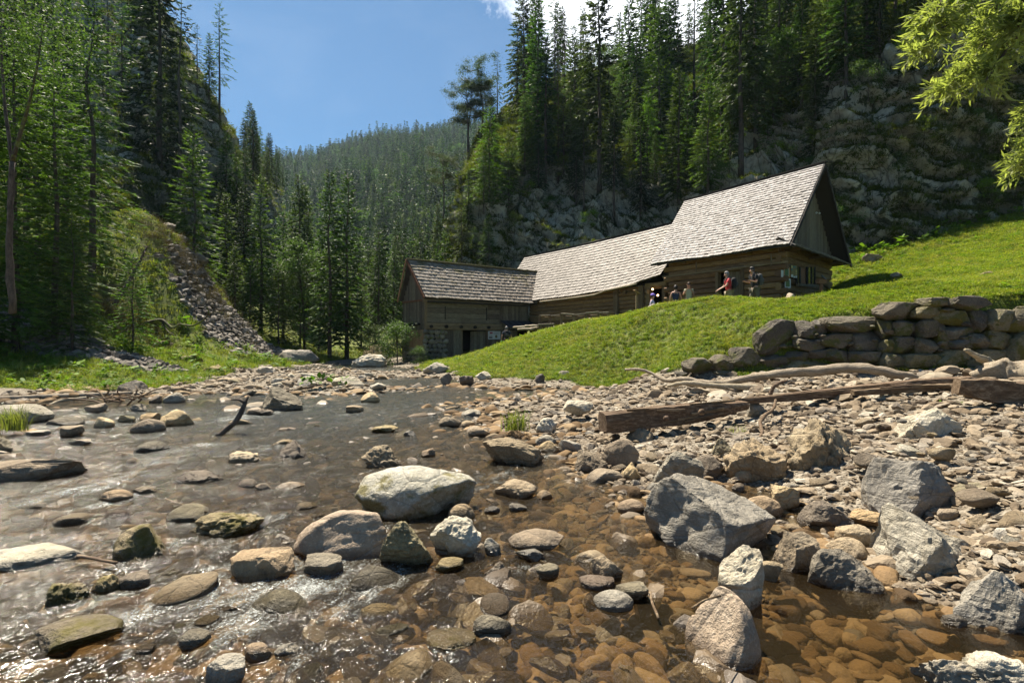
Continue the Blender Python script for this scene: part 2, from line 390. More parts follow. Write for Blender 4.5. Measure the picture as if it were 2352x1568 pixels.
m = Mat('earth_and_turf'); co = m.pos()
n1 = m.noise(co, .55, 4, .6); n2 = m.noise(co, 5, 5, .65); n3 = m.noise(co, 30, 4, .7)
turf = m.mix(m.rng(n3, .35, .65), (.06, .085, .014), (.14, .17, .026)); turf = m.mix(m.rng(n2, .5, .7, 0, .7), turf, (.12, .095, .045))
grav = m.mix(m.rng(n3, .35, .65), (.06, .046, .03), (.21, .17, .12)); grav = m.mix(m.rng(n2, .5, .7, 0, .5), grav, (.11, .09, .06))
vc = m.n('ShaderNodeTexVoronoi', feature='F1'); m.l(co, vc.inputs['Vector']); vc.inputs['Scale'].default_value = 26
vs = m.sep(vc.outputs['Color'], 0)
grav = m.mix(.6, grav, m.ramp(vs, [(0, (.09,.075,.055)), (.5, (.23,.195,.15)), (1, (.42,.38,.31))]))
scree = m.ramp(vs, [(0, (.06,.05,.042)), (.5, (.17,.145,.118)), (1, (.30,.265,.225))])
bed = m.ramp(vs, [(0, (.03,.018,.007)), (.5, (.10,.062,.026)), (1, (.19,.13,.066))])
zz = m.sep(co, 2); under = m.rng(m.math('ADD', zz, m.math('MULTIPLY', n2, .05)), .0, .06, 1, 0)
col = m.mix(m.attr('scree'), grav, scree); col = m.mix(under, col, bed); col = m.mix(m.attr('turf'), col, turf)
h = m.math('ADD', m.math('MULTIPLY', m.rng(vc.outputs['Distance'], 0, .5, 1, 0), 1.), m.math('MULTIPLY', n3, .5))
m.set(col, m.rng(under, 0, 1, .9, .45), m.bump(h, .9, .03), spec=.3); M_GROUND = m.m
gnd = obj('ground', mesh_np('ground', np.stack([GX, GY, GZ], -1).reshape(-1, 3), grid_faces(len(gx), len(gy)), [M_GROUND], True,
          {'turf': ('POINT', 'FLOAT', gmask), 'scree': ('POINT', 'FLOAT', smask)}), kind='structure')

# ------------------------------------------------------------------ water
m = Mat('stream_water'); co = m.pos()
flow = m.n('ShaderNodeMapping', vector_type='TEXTURE'); m.l(co, flow.inputs[0]); flow.inputs['Rotation'].default_value = (0, 0, R(68)); flow.inputs['Scale'].default_value = (2.3, 1, 1)
fl = flow.outputs[0]
w1 = m.noise(fl, 2.2, 3, .6, .9); w2 = m.noise(fl, 9, 4, .65, .7); w3 = m.noise(fl, 34, 3, .7, .4); w4 = m.noise(fl, 95, 2, .6)
rap_sparkle = m.attr('rapid_sparkle')
hgt = m.math('ADD', m.math('MULTIPLY', w1, 1.), m.math('MULTIPLY', w2, .62)); hgt = m.math('ADD', hgt, m.math('MULTIPLY', w3, .34)); hgt = m.math('ADD', hgt, m.math('MULTIPLY', w4, .11))
bp = m.n('ShaderNodeBump'); m.l(hgt, bp.inputs['Height']); m.put(bp.inputs['Strength'], m.rng(m.attr('calm'), 0, 1, 1., .16)); bp.inputs['Distance'].default_value = .046
gl = m.n('ShaderNodeBsdfGlossy'); gl.inputs['Roughness'].default_value = .11; gl.inputs['Color'].default_value = (1, 1, 1, 1); m.l(bp.outputs[0], gl.inputs['Normal'])
tr = m.n('ShaderNodeBsdfTransparent'); m.put(tr.inputs['Color'], m.mix(m.attr('deep'), (.86, .80, .68), (.50, .44, .32)))
df = m.n('ShaderNodeBsdfDiffuse'); m.put(df.inputs['Color'], m.mix(m.attr('brown'), (.066, .078, .076), (.085, .060, .030)))
foam = m.n('ShaderNodeBsdfDiffuse'); foam.inputs['Color'].default_value = (.62, .65, .62, 1); m.l(bp.outputs[0], foam.inputs['Normal'])  # white water, and the pale flecks painted as sparkle on far water
a1 = m.n('ShaderNodeMixShader'); m.put(a1.inputs[0], m.attr('murk')); m.l(tr.outputs[0], a1.inputs[1]); m.l(df.outputs[0], a1.inputs[2])
fr = m.n('ShaderNodeFresnel'); fr.inputs['IOR'].default_value = 1.333; m.l(bp.outputs[0], fr.inputs['Normal'])
a2 = m.n('ShaderNodeMixShader'); m.put(a2.inputs[0], m.math('MULTIPLY_ADD', fr.outputs[0], .9, .012)); m.l(a1.outputs[0], a2.inputs[1]); m.l(gl.outputs[0], a2.inputs[2])
fz = m.noise(fl, 9, 6, .8, .5); fzz = m.noise(co, 75, 3, .75)
fk = m.rng(m.math('ADD', m.math('ADD', m.math('MULTIPLY', rap_sparkle, .42), m.math('MULTIPLY', fz, .8)), m.math('MULTIPLY', fzz, .9)), 1.12, 1.42, 0, .62)
a3 = m.n('ShaderNodeMixShader'); m.put(a3.inputs[0], fk); m.l(a2.outputs[0], a3.inputs[1]); m.l(foam.outputs[0], a3.inputs[2])
m.l(a3.outputs[0], m.out.inputs[0]); M_WATER = m.m
# ------------------------------------------------------------------ cliffs and slopes: bent sheets with rough relief
def cat_eval(G, nu, nv):
    """Catmull-Rom surface through a net of points"""
    def ax(G, n):
        m_ = G.shape[0]; q = np.concatenate([2*G[:1]-G[1:2], G, 2*G[-1:]-G[-2:-1]]); t = np.linspace(0, m_-1-1e-6, n); i = t.astype(int); u = (t-i)[:, None, None]
        a, b, c, d = q[i], q[i+1], q[i+2], q[i+3]
        return .5*((2*b)+(c-a)*u+(2*a-5*b+4*c-d)*u*u+(3*b-a-3*c+d)*u**3)
    A = ax(G, nu); return ax(A.transpose(1, 0, 2), nv).transpose(1, 0, 2)
def patch(rows, nu, nv, amp, freq, seed, strata=0.):
    G = np.array([[tuple(P(*c)) for c in r] for r in rows]); V = cat_eval(G, nu, nv)
    du = np.gradient(V, axis=0); dv = np.gradient(V, axis=1); N = np.cross(dv, du); N /= np.linalg.norm(N, axis=-1, keepdims=True) + 1e-9
    toc = np.array([0, 0, CAM_Z]) - V; s = np.sign((N * toc).sum(-1, keepdims=True)); s[s == 0] = 1
    if (s > 0).mean() < .5: N = -N
    p = V.reshape(-1, 3)
    w = p + .7 * np.stack([vnoise(p * .25, seed+50), vnoise(p * .25, seed+51), vnoise(p * .25, seed+52)], 1)
    d = (ridged(w * freq, seed, 5) - .62) * 1.5 + fbm(w * freq * 4.3, seed + 9, 4) * .38
    if strata:
        g = p @ np.array([.42, 0, .90]) + fbm(p * .3, seed+3, 3) * 1.1     # bedding dips to the right
        k = (g / 1.35) % 1.0; d += strata * (np.clip(k * 3, 0, 1) - np.clip((k - .55) * 3, 0, 1)) * .6 + strata * .35 * vnoise(np.stack([g * 2.6, p[:, 0] * .4, p[:, 1] * .4], 1), seed+5)
    return V + N * (d * (amp if np.isscalar(amp) else np.asarray(amp).ravel())).reshape(V.shape[:2] + (1,)), N
def rock_face(name, yellow=.5):
    m = Mat(name); co = m.pos(); n1 = m.noise(co, .35, 6, .7, .4); n2 = m.noise(co, 1.7, 7, .75, .4); n3 = m.noise(co, 9, 5, .75)
    st = m.n('ShaderNodeMapping'); m.l(co, st.inputs[0]); st.inputs['Scale'].default_value = (1.2, 1.2, .22); n4 = m.noise(st.outputs[0], 1.6, 6, .75, .5)
    col = m.ramp(n2, [(.3, (.18, .155, .11)), (.42, (.44, .40, .31)), (.56, (.64, .60, .48)), (.75, (.78, .74, .62))])
    col = m.mix(m.rng(n1, .5, .64, 0, yellow), col, m.mix(n3, (.30, .245, .13), (.46, .39, .22)))
    col = m.mix(m.rng(n4, .55, .68, 0, .85), col, (.05, .048, .043))
    up = m.sep(m.nrm(), 2); k = m.math('ADD', m.math('MULTIPLY', up, .62), m.math('MULTIPLY', m.math('SUBTRACT', n2, .5), 1.1)); k = m.math('ADD', k, m.math('MULTIPLY', m.math('SUBTRACT', n1, .5), 1.3))
    mk = m.math('MAXIMUM', m.rng(k, .26, .36), m.attr('turf')); mk = m.math('MAXIMUM', mk, m.rng(m.noise(co, .42, 6, .8, 1.2), .53, .59, 0, .95))
    col = m.mix(mk, col, m.mix(m.rng(n3, .35, .65), (.012, .020, .006), (.060, .080, .018)))
    cs = m.n('ShaderNodeMapping'); m.l(co, cs.inputs[0]); cs.inputs['Scale'].default_value = (1.2, 1.2, .25); cs.inputs['Rotation'].default_value = (0, R(18), 0); cd = m.n('ShaderNodeVectorMath', operation='MULTIPLY_ADD'); nn3 = m.n('ShaderNodeTexNoise'); m.l(co, nn3.inputs['Vector']); nn3.inputs['Scale'].default_value = 1.3; nn3.inputs['Detail'].default_value = 4; m.l(nn3.outputs['Color'], cd.inputs[0]); cd.inputs[1].default_value = (.35, .35, .35); m.l(cs.outputs[0], cd.inputs[2])
    crk = m.vor(cd.outputs[0], .55, 'DISTANCE_TO_EDGE'); col = m.mix(m.rng(crk, .0, .03, .6, 0), col, (.035, .032, .026)); h = m.math('ADD', m.math('MULTIPLY', n2, 1.), m.math('MULTIPLY', n3, .45)); h = m.math('ADD', h, m.math('MULTIPLY', m.rng(crk, 0, .09), .35))
    m.set(col, .92, m.bump(h, 1., .42), spec=.2); return m.m
M_CLIFF = rock_face('limestone_cliff', .45); M_CLIFF_GREY = rock_face('grey_crag', .15)

NR = (260, 560)
rowsR = [
 [(1010,835,52),(1060,835,46),(1110,825,46),(1200,790,47),(1350,780,45),(1500,760,41),(1660,730,37.5),(1800,690,35),(1920,650,33.2),(2060,620,31.8),(2200,570,30.8),(2352,555,30.2),(2700,540,28)],
 [(1035,690,56),(1065,690,49),(1105,640,47.5),(1200,600,49),(1350,610,47),(1500,620,43),(1660,560,39),(1800,520,36),(1920,500,34),(2060,470,32.6),(2200,420,31.6),(2352,390,31),(2700,360,29)],
 [(1050,600,64),(1068,590,54),(1105,520,50),(1200,500,52),(1350,500,51),(1500,520,46),(1660,450,41),(1800,410,38),(1920,390,35),(2060,350,33.6),(2200,290,32.4),(2352,250,31.6),(2700,180,30)],
 [(1060,500,74),(1075,470,62),(1115,420,55),(1200,420,57),(1350,410,56),(1500,440,52),(1660,385,46.5),(1800,310,43),(1920,220,38.5),(2060,150,35.5),(2200,60,33.6),(2352,0,32.8),(2700,-100,31)],
 [(1085,380,88),(1100,345,72),(1140,330,65),(1230,290,68),(1350,270,72),(1500,270,70),(1660,250,62),(1800,170,55),(1920,60,48),(2060,-60,43),(2200,-140,41),(2352,-200,40),(2700,-300,38)],
 [(1130,300,120),(1150,288,92),(1190,240,84),(1260,200,88),(1360,165,98),(1500,140,98),(1660,90,86),(1800,-10,76),(1920,-120,66),(2060,-250,58),(2200,-330,56),(2352,-400,55),(2700,-500,52)],
 [(1190,300,170),(1210,290,150),(1250,260,140),(1300,235,140),(1400,200,140),(1520,170,140),(1680,120,120),(1820,30,110),(1940,-80,100),(2080,-200,92),(2220,-280,90),(2370,-340,90),(2720,-420,86)],
]
vv = np.linspace(0, 6, NR[0])[:, None] * np.ones((1, NR[1]))
ampR = np.interp(vv, [0, .15, .5, 3, 3.7, 6], [.15, 1.0, 2.2, 2.2, .8, .8])
VR, NrmR = patch(rowsR, NR[0], NR[1], ampR, .19, 101, .8)
turfR = np.clip((vv - 3.2) / .5 + fbm(VR.reshape(-1, 3) * .3, 9, 3).reshape(NR) * 1.2, 0, 1)
obj('cliff', mesh_np('right_cliff', VR.reshape(-1, 3), grid_faces(*NR), [M_CLIFF], False, {'turf': ('POINT', 'FLOAT', turfR)}), kind='structure')

rowsL = [
 [(-900,640,26),(-400,600,28),(0,570,32),(150,545,34),(290,500,35.5),(400,600,40),(470,680,43),(540,745,46),(600,780,50),(680,800,56)],
 [(-900,300,32),(-400,310,35),(0,360,40),(150,340,43),(290,330,46),(400,400,49),(460,480,51),(530,540,54),(590,600,60),(670,660,70)],
 [(-900,0,40),(-400,0,44),(0,110,50),(150,80,53),(290,110,55),(390,180,56),(440,250,54),(520,365,57),(575,430,66),(650,520,84)],
 [(-900,-300,50),(-400,-300,55),(0,-120,62),(150,-100,65),(290,-50,66),(390,90,62),(436,178,57),(515,300,60),(565,390,74),(640,450,104)],
 [(-900,-500,70),(-400,-500,76),(0,-250,84),(150,-200,88),(290,-120,88),(400,60,84),(470,190,66),(540,330,72),(580,385,92),(650,430,130)],
]
NL = (190, 300); vl = np.linspace(0, 4, NL[0])[:, None] * np.ones((1, NL[1]))
VL, NrmL = patch(rowsL, NL[0], NL[1], np.interp(vl, [0, .2, .8, 3, 4], [.15, .7, 1.2, 1.1, .8]), .26, 201, .5)
turfL = np.clip((.9 - vl) * 2 + fbm(VL.reshape(-1, 3) * .25, 19, 3).reshape(NL) * 1.2, 0, 1)
obj('crag', mesh_np('left_crag', VL.reshape(-1, 3), grid_faces(*NL), [M_CLIFF_GREY], False, {'turf': ('POINT', 'FLOAT', turfL)}), kind='structure')

# far wooded mountain
rowsF = [
 [(300,790,75),(560,790,72),(700,788,70),(850,788,70),(1000,790,70),(1200,780,75),(1500,760,90)],
 [(300,640,150),(560,700,150),(700,705,150),(850,690,150),(1000,660,150),(1200,620,150),(1500,560,160)],
 [(300,480,330),(560,520,330),(700,530,330),(850,500,330),(1000,470,320),(1200,440,320),(1500,400,320)],
 [(300,400,520),(560,432,520),(700,428,520),(850,395,520),(1000,380,500),(1200,350,500),(1500,330,500)],
 [(300,390,600),(560,425,600),(700,415,600),(830,372,600),(1000,356,580),(1200,338,580),(1500,300,580)],
 [(300,420,760),(560,440,760),(700,430,760),(850,385,760),(1000,365,760),(1200,350,760),(1500,330,760)],
]
NF = (120, 200); VF, NrmF = patch(rowsF, NF[0], NF[1], np.interp(np.linspace(0, 5, NF[0])[:, None] * np.ones((1, NF[1])), [0, 1, 5], [.5, 4, 13]), .009, 301)
m = Mat('forest_floor'); n = m.noise(m.pos(), .05, 5, .7); m.set(m.mix(n, (.012, .02, .006), (.05, .06, .02)), .95, spec=.1)
obj('mountain', mesh_np('far_mountain', VF.reshape(-1, 3), grid_faces(*NF), [m.m], True), kind='structure')

# mountain air
hz_m = bpy.data.materials.new('mountain_air'); hz_m.use_nodes = True; ht = hz_m.node_tree; ht.nodes.clear()
ho = ht.nodes.new('ShaderNodeOutputMaterial'); hv = ht.nodes.new('ShaderNodeVolumePrincipled')
hv.inputs['Color'].default_value = (.60, .78, 1, 1); hv.inputs['Density'].default_value = .00012; hv.inputs['Anisotropy'].default_value = .2
ht.links.new(hv.outputs[0], ho.inputs['Volume'])
b = MB(); b.box((-700, -20, -6), (1500, 0, 0), (0, 840, 0), (0, 0, 420))
hz = obj('haze', b.mesh('haze', hz_m), kind='stuff'); hz['label'] = 'thin bluish mountain air filling the valley'
# ================================================================== STONES
_ico = {}
def ico(sub):
    if sub not in _ico:
        bm = bmesh.new(); bmesh.ops.create_icosphere(bm, subdivisions=sub, radius=1)
        _ico[sub] = (np.array([v.co[:] for v in bm.verts]), np.array([[v.index for v in f.verts] for f in bm.faces])); bm.free()
    return _ico[sub]
def rock_shape(seed, sub=4, cuts=9, soft=.10, rough=.05, pit=0., flat=0., lump=.16, boxy=False):
    """unit boulder: sphere cut by fracture planes, then weathered"""
    v, f = ico(sub); v = v.copy(); r = np.random.default_rng(seed)
    if boxy: v = v / np.abs(v).max(1, keepdims=True) * .62 + v * .30
    for k in range(cuts):
        n = r.normal(size=3); n /= np.linalg.norm(n); o = r.uniform(.46, .84) + (.24 if boxy else 0)
        d = v @ n - o; m_ = d > 0
        v[m_] -= np.outer(d[m_] * (.98 if cuts > 5 else .8), n)
    u = v / np.linalg.norm(v, axis=1, keepdims=True); off = seed * 3.7
    d = fbm(v * 1.1 + off, seed, 3) * lump + fbm(v * 3.2 + off, seed + 3, 4) * soft + (ridged(v * 6 + off, seed + 7, 3) - .6) * rough
    if pit: d -= np.clip(ridged(v * 3.0 + off, seed + 11, 4) - .72, 0, 1) * pit * 1.6; d += (ridged(v * 4.5 + off, seed + 12, 3) - .6) * pit * .8
    if cuts > 5: d += fbm(v * 11 + off, seed + 21, 3) * .022 - np.clip(ridged(v * 2.2 + off, seed + 23, 3) - .80, 0, 1) * .35
    v += u * d[:, None]
    if flat:
        t = .5 - flat * .25; z = v[:, 2]; v[:, 2] = np.where(z > t, t + (z - t) * .35, z)
    lo, hi = v.min(0), v.max(0); v = (v - (lo + hi) / 2) / ((hi - lo) / 2)
    return v, f
M_TAN = rock_mat('tan_stone', (.25, .175, .095), (.37, .275, .165), (.47, .38, .26))
M_PALE = rock_mat('pale_limestone', (.31, .26, .185), (.46, .41, .32), (.60, .55, .46), spread=.15)
M_GREY = rock_mat('grey_stone', (.21, .18, .135), (.33, .295, .235), (.47, .43, .36), lam=.35, spread=.2)
M_DARK = rock_mat('dark_stone', (.12, .10, .075), (.20, .17, .13), (.31, .27, .215), lam=.3)
M_BROWN = rock_mat('brown_stone', (.15, .11, .068), (.255, .195, .128), (.37, .30, .21), pit=1.)
M_OLIVE = rock_mat('olive_stone', (.16, .13, .072), (.26, .215, .13), (.37, .315, .205), lam=.7)
M_MOSSY = rock_mat('mossy_stone', (.17, .125, .06), (.26, .20, .11), (.36, .30, .19), moss=.62, moss_col=(.075, .062, .014))
M_ORANGE = rock_mat('orange_stone', (.22, .145, .08), (.32, .225, .135), (.42, .31, .20))
M_PALEMOSS = rock_mat('pale_stone_with_moss', (.30, .27, .19), (.45, .42, .34), (.60, .58, .51), moss=.5, moss_col=(.12, .105, .045), spread=.05)
M_TANBIG = rock_mat('warm_tan_stone', (.33, .23, .13), (.46, .34, .215), (.55, .44, .31), spread=.05)
MR = dict(tan=M_TAN, pale=M_PALE, grey=M_GREY, dark=M_DARK, brown=M_BROWN, olive=M_OLIVE, mossy=M_MOSSY, orange=M_ORANGE, palemoss=M_PALEMOSS, tanbig=M_TANBIG)

rock_spots = []          # (x, y, radius) of placed stones
def rock(x0, x1, yt, yb, mat, label, z=0., seed=None, tilt=0., group=None, name='boulder', sub=None, dep=.75, **k):
    """a stone whose outline spans x0..x1, top yt, and meets water or ground at yb"""
    global _rs
    seed = seed if seed is not None else int(x0 * 7 + yt * 13) % 9973
    d0 = (CAM_Z - z) * F / (yb - 784) if yb > 790 else 30
    w = (x1 - x0) / F * d0; dc = d0 + w * dep * .42
    w = (x1 - x0) / F * dc * .98
    ztop = CAM_Z - (yt - 784) / F * (dc + .0 * w); ztop = max(ztop, z + .06 * w)
    hv = ztop - z; sink = max(.7 * hv, .04)
    H = (hv + sink) / 2
    sub = sub or (5 if (x1 - x0) > 75 else 4 if (x1 - x0) > 28 else 3)
    v, f = rock_shape(seed, sub, **k)
    v = v * np.array([w / 2, w * dep / 2, H])
    if tilt:
        c, s_ = math.cos(tilt), math.sin(tilt); v = np.stack([v[:, 0] * c - v[:, 2] * s_, v[:, 1], v[:, 0] * s_ + v[:, 2] * c], 1)
        lo, hi = v.min(0), v.max(0); v[:, 0] *= w / (hi[0] - lo[0]); v[:, 2] = (v[:, 2] - hi[2]) * (2 * H / (hi[2] - lo[2])) + H
    X = ((x0 + x1) / 2 - 1176) / F * dc
    o = obj(name, mesh_np(name, v, f, [MR[mat]], not (sub >= 5 and k.get('cuts', 9) > 8)), loc=(X, dc, z - sink + H))
    tag(o, label, 'boulder' if w > .3 else 'stone', group)
    rock_spots.append((X, dc, w * .5)); return o

SM = dict(cuts=4, soft=.06, rough=.015, lump=.10)      # water-worn
AN = dict(cuts=15, soft=.07, rough=.045, lump=.08)      # broken, angular
PT = dict(cuts=8, soft=.12, rough=.09, pit=.22)        # pitted tufa
FT = dict(cuts=6, soft=.05, rough=.02, flat=1.)
r_ = rock
# the big ones
r_(812,1098,1070,1192,'palemoss','largest pale boulder midstream with olive moss down its right flank', seed=12, cuts=7, soft=.09, rough=.03, lump=.14, dep=.62)
r_(676,905,1170,1284,'tanbig','smooth tan slab boulder leaning left beside the largest pale boulder', seed=23, cuts=6, soft=.05, rough=.02, tilt=.22, dep=.6)
r_(873,998,1188,1302,'olive','square olive boulder standing between the tan slab and the grey white one', seed=31, cuts=10, soft=.1, rough=.08)
r_(988,1108,1185,1280,'pale','lumpy grey white boulder touching the square olive boulder', seed=5, cuts=9, soft=.14, rough=.03, lump=.24)
r_(1028,1092,1157,1194,'tan','small rounded tan stone tucked under the right end of the largest pale boulder', seed=9, **SM)
r_(1475,1787,1094,1283,'grey','huge smooth grey boulder sloping to the right at the water edge', seed=77, cuts=7, soft=.06, rough=.03, tilt=-.30, dep=.7, lump=.1)
r_(1583,1742,1350,1530,'tanbig','large smooth warm tan boulder with dark blotches, nearest of all in the water', seed=64, cuts=6, soft=.04, rough=.02, lump=.1, dep=1.05)
r_(1646,1760,1262,1402,'pale','jagged pale grey rock rising behind the large warm tan boulder', seed=41, **{**AN, 'lump': .22})
r_(1860,2022,1265,1365,'dark','dark pointed rock with flat top at the edge of the brown pool', seed=18, tilt=-.2, **AN)
r_(1778,1882,1222,1312,'brown','brownish grey rock left of the dark pointed rock', seed=19, **AN)
r_(1910,1996,1202,1262,'tan','flat topped round tan stone behind the brown pool', seed=20, **FT)
r_(1893,1996,1235,1292,'tan','low tan stone directly behind the dark pointed rock', seed=21, **SM)
r_(2026,2276,1168,1352,'grey','large pale grey boulder with lined face at the pool edge on the right', seed=52, cuts=11, soft=.07, rough=.04, tilt=-.12, dep=.8)
r_(2192,2342,1310,1450,'grey','rounded grey boulder half in the brown pool near the lower right corner', seed=53, cuts=9, soft=.08, rough=.04)
r_(1803,1984,962,1114,'brown','tall knobbly brown boulder full of holes and ledges', z=.04, seed=54, **{**PT, 'pit': .4})
r_(1984,2172,1050,1176,'grey','angular grey boulder with slanting layers right of the knobbly brown one', z=.10, seed=55, tilt=-.25, **AN)
r_(2053,2192,935,1022,'pale','bright white grey boulder lying high on the gravel', z=.32, seed=56, **AN)
r_(1943,2120,890,936,'pale','long low pale rock with humps in front of the rotten beam', z=.45, seed=57, **PT)
r_(1980,2102,1018,1064,'tan','long flat tan rock behind the angular grey boulder', z=.2, seed=58, **FT)
r_(1380,1466,1005,1066,'tan','rounded yellow tan stone below the end of the old beam', z=.05, seed=59, **SM)
r_(1491,1611,1030,1118,'grey','grey faceted boulder just behind the huge smooth one', z=.02, seed=60, **AN)
r_(1622,1702,1005,1058,'olive','olive tan rock on the gravel left of its larger twin', z=.12, seed=61, **AN)
r_(1664,1800,1010,1100,'tan','large tan rock with a shaded hollow left of the knobbly brown boulder', z=.07, seed=62, **PT)
r_(1103,1248,1005,1068,'brown','dark layered brown rock lying midstream with a tail to the right', seed=63, tilt=-.2, cuts=9, soft=.07, rough=.07, dep=.6)
r_(1130,1235,1103,1143,'tan','two humped tan rock right of the largest pale boulder', seed=65, cuts=4, soft=.12, rough=.06)
r_(1417,1482,1147,1178,'orange','flat smooth orange stone left of the huge grey boulder', seed=66, **SM)
r_(835,930,1022,1074,'brown','pitted dark brown rock behind the largest pale boulder', seed=67, **PT)
r_(257,392,1205,1288,'mossy','blocky brown boulder with moss standing in the rapids', seed=68, cuts=8, soft=.07, rough=.08)
r_(440,606,1172,1232,'mossy','long low mossy rock pointing upstream in the rapids', seed=69, tilt=.15, **PT)
r_(-60,172,1053,1108,'tan','wide flat tan rock at the left edge of the stream', seed=70, dep=.5, **FT)
r_(-90,186,1262,1312,'pale','low pale slab at the left edge below the blocky mossy boulder', seed=71, dep=.5, **FT)
r_(584,701,889,944,'olive','wedge shaped olive boulder at the head of the rapids', seed=72, tilt=.1, cuts=14, soft=.05, rough=.03)
r_(626,717,1012,1054,'brown','rounded brown rock with a dry top below the wedge shaped boulder', seed=73, cuts=6)
r_(520,602,1036,1062,'tan','low flat rock left of the rounded brown rock', seed=74, **PT)
r_(-20,108,928,972,'grey','smooth grey boulder on the left bank beside long grass', z=.02, seed=75, **SM)
# left bank cluster
for a in ((118,191,957,977,'olive','oval olive stone right of the smooth grey bank boulder',SM),(195,240,926,948,'tan','squarish yellow tan stone behind the left bank cluster',AN),(134,188,977,1003,'brown','dark blunt stone in the shallows of the left bank cluster',AN),
          (218,262,957,983,'tan','tan stone with rounded back in the middle of the left bank cluster',SM),(269,312,952,972,'olive','dull green stone in the left bank cluster',AN),(304,376,961,994,'tan','large tan stone sloping into the water in the left bank cluster',SM),
          (371,444,940,980,'tan','highest tan boulder at the right tip of the left bank cluster',AN),(317,363,948,968,'orange','flat ochre stone behind the large sloping tan stone',FT),(375,422,900,926,'grey','pale rounded stone beside the driftwood heap',SM),
          (299,339,927,945,'dark','dark low stone in front of the driftwood heap',AN),(346,374,905,926,'tan','blunt tan stone between driftwood heap and pale rounded stone',AN),(60,108,988,1002,'pale','flat pale stone awash near the left edge',FT),
          (168,216,1008,1021,'tan','small flat stone awash below the left bank cluster',FT),(-12,28,1004,1040,'olive','rough olive rock cut by the left edge of the picture',PT),(232,303,1124,1152,'orange','rounded orange stone with water streaming over it',SM),
          (302,358,1117,1136,'brown','low brown stone behind the rounded orange one',PT),(395,518,1083,1110,'brown','row of pitted low rock in midstream left',PT),(568,626,937,953,'brown','flat brown stone at the foot of the wedge shaped boulder',PT),
          (591,639,840,862,'pale','pale rock where the left bank meets the far gravel',PT),(685,730,863,893,'pale','whitish grey rock right behind the wedge shaped boulder',AN),(275,337,872,900,'dark','dark rock at the grass edge above the driftwood heap',AN),
          (386,416,885,901,'dark','small dark rock at the grass edge by the still water',AN),(462,500,880,893,'brown','small brown stone on the left shore',AN),(500,556,868,882,'tan','low tan stone on the left shore',FT)):
    r_(*a[:6], **a[6])
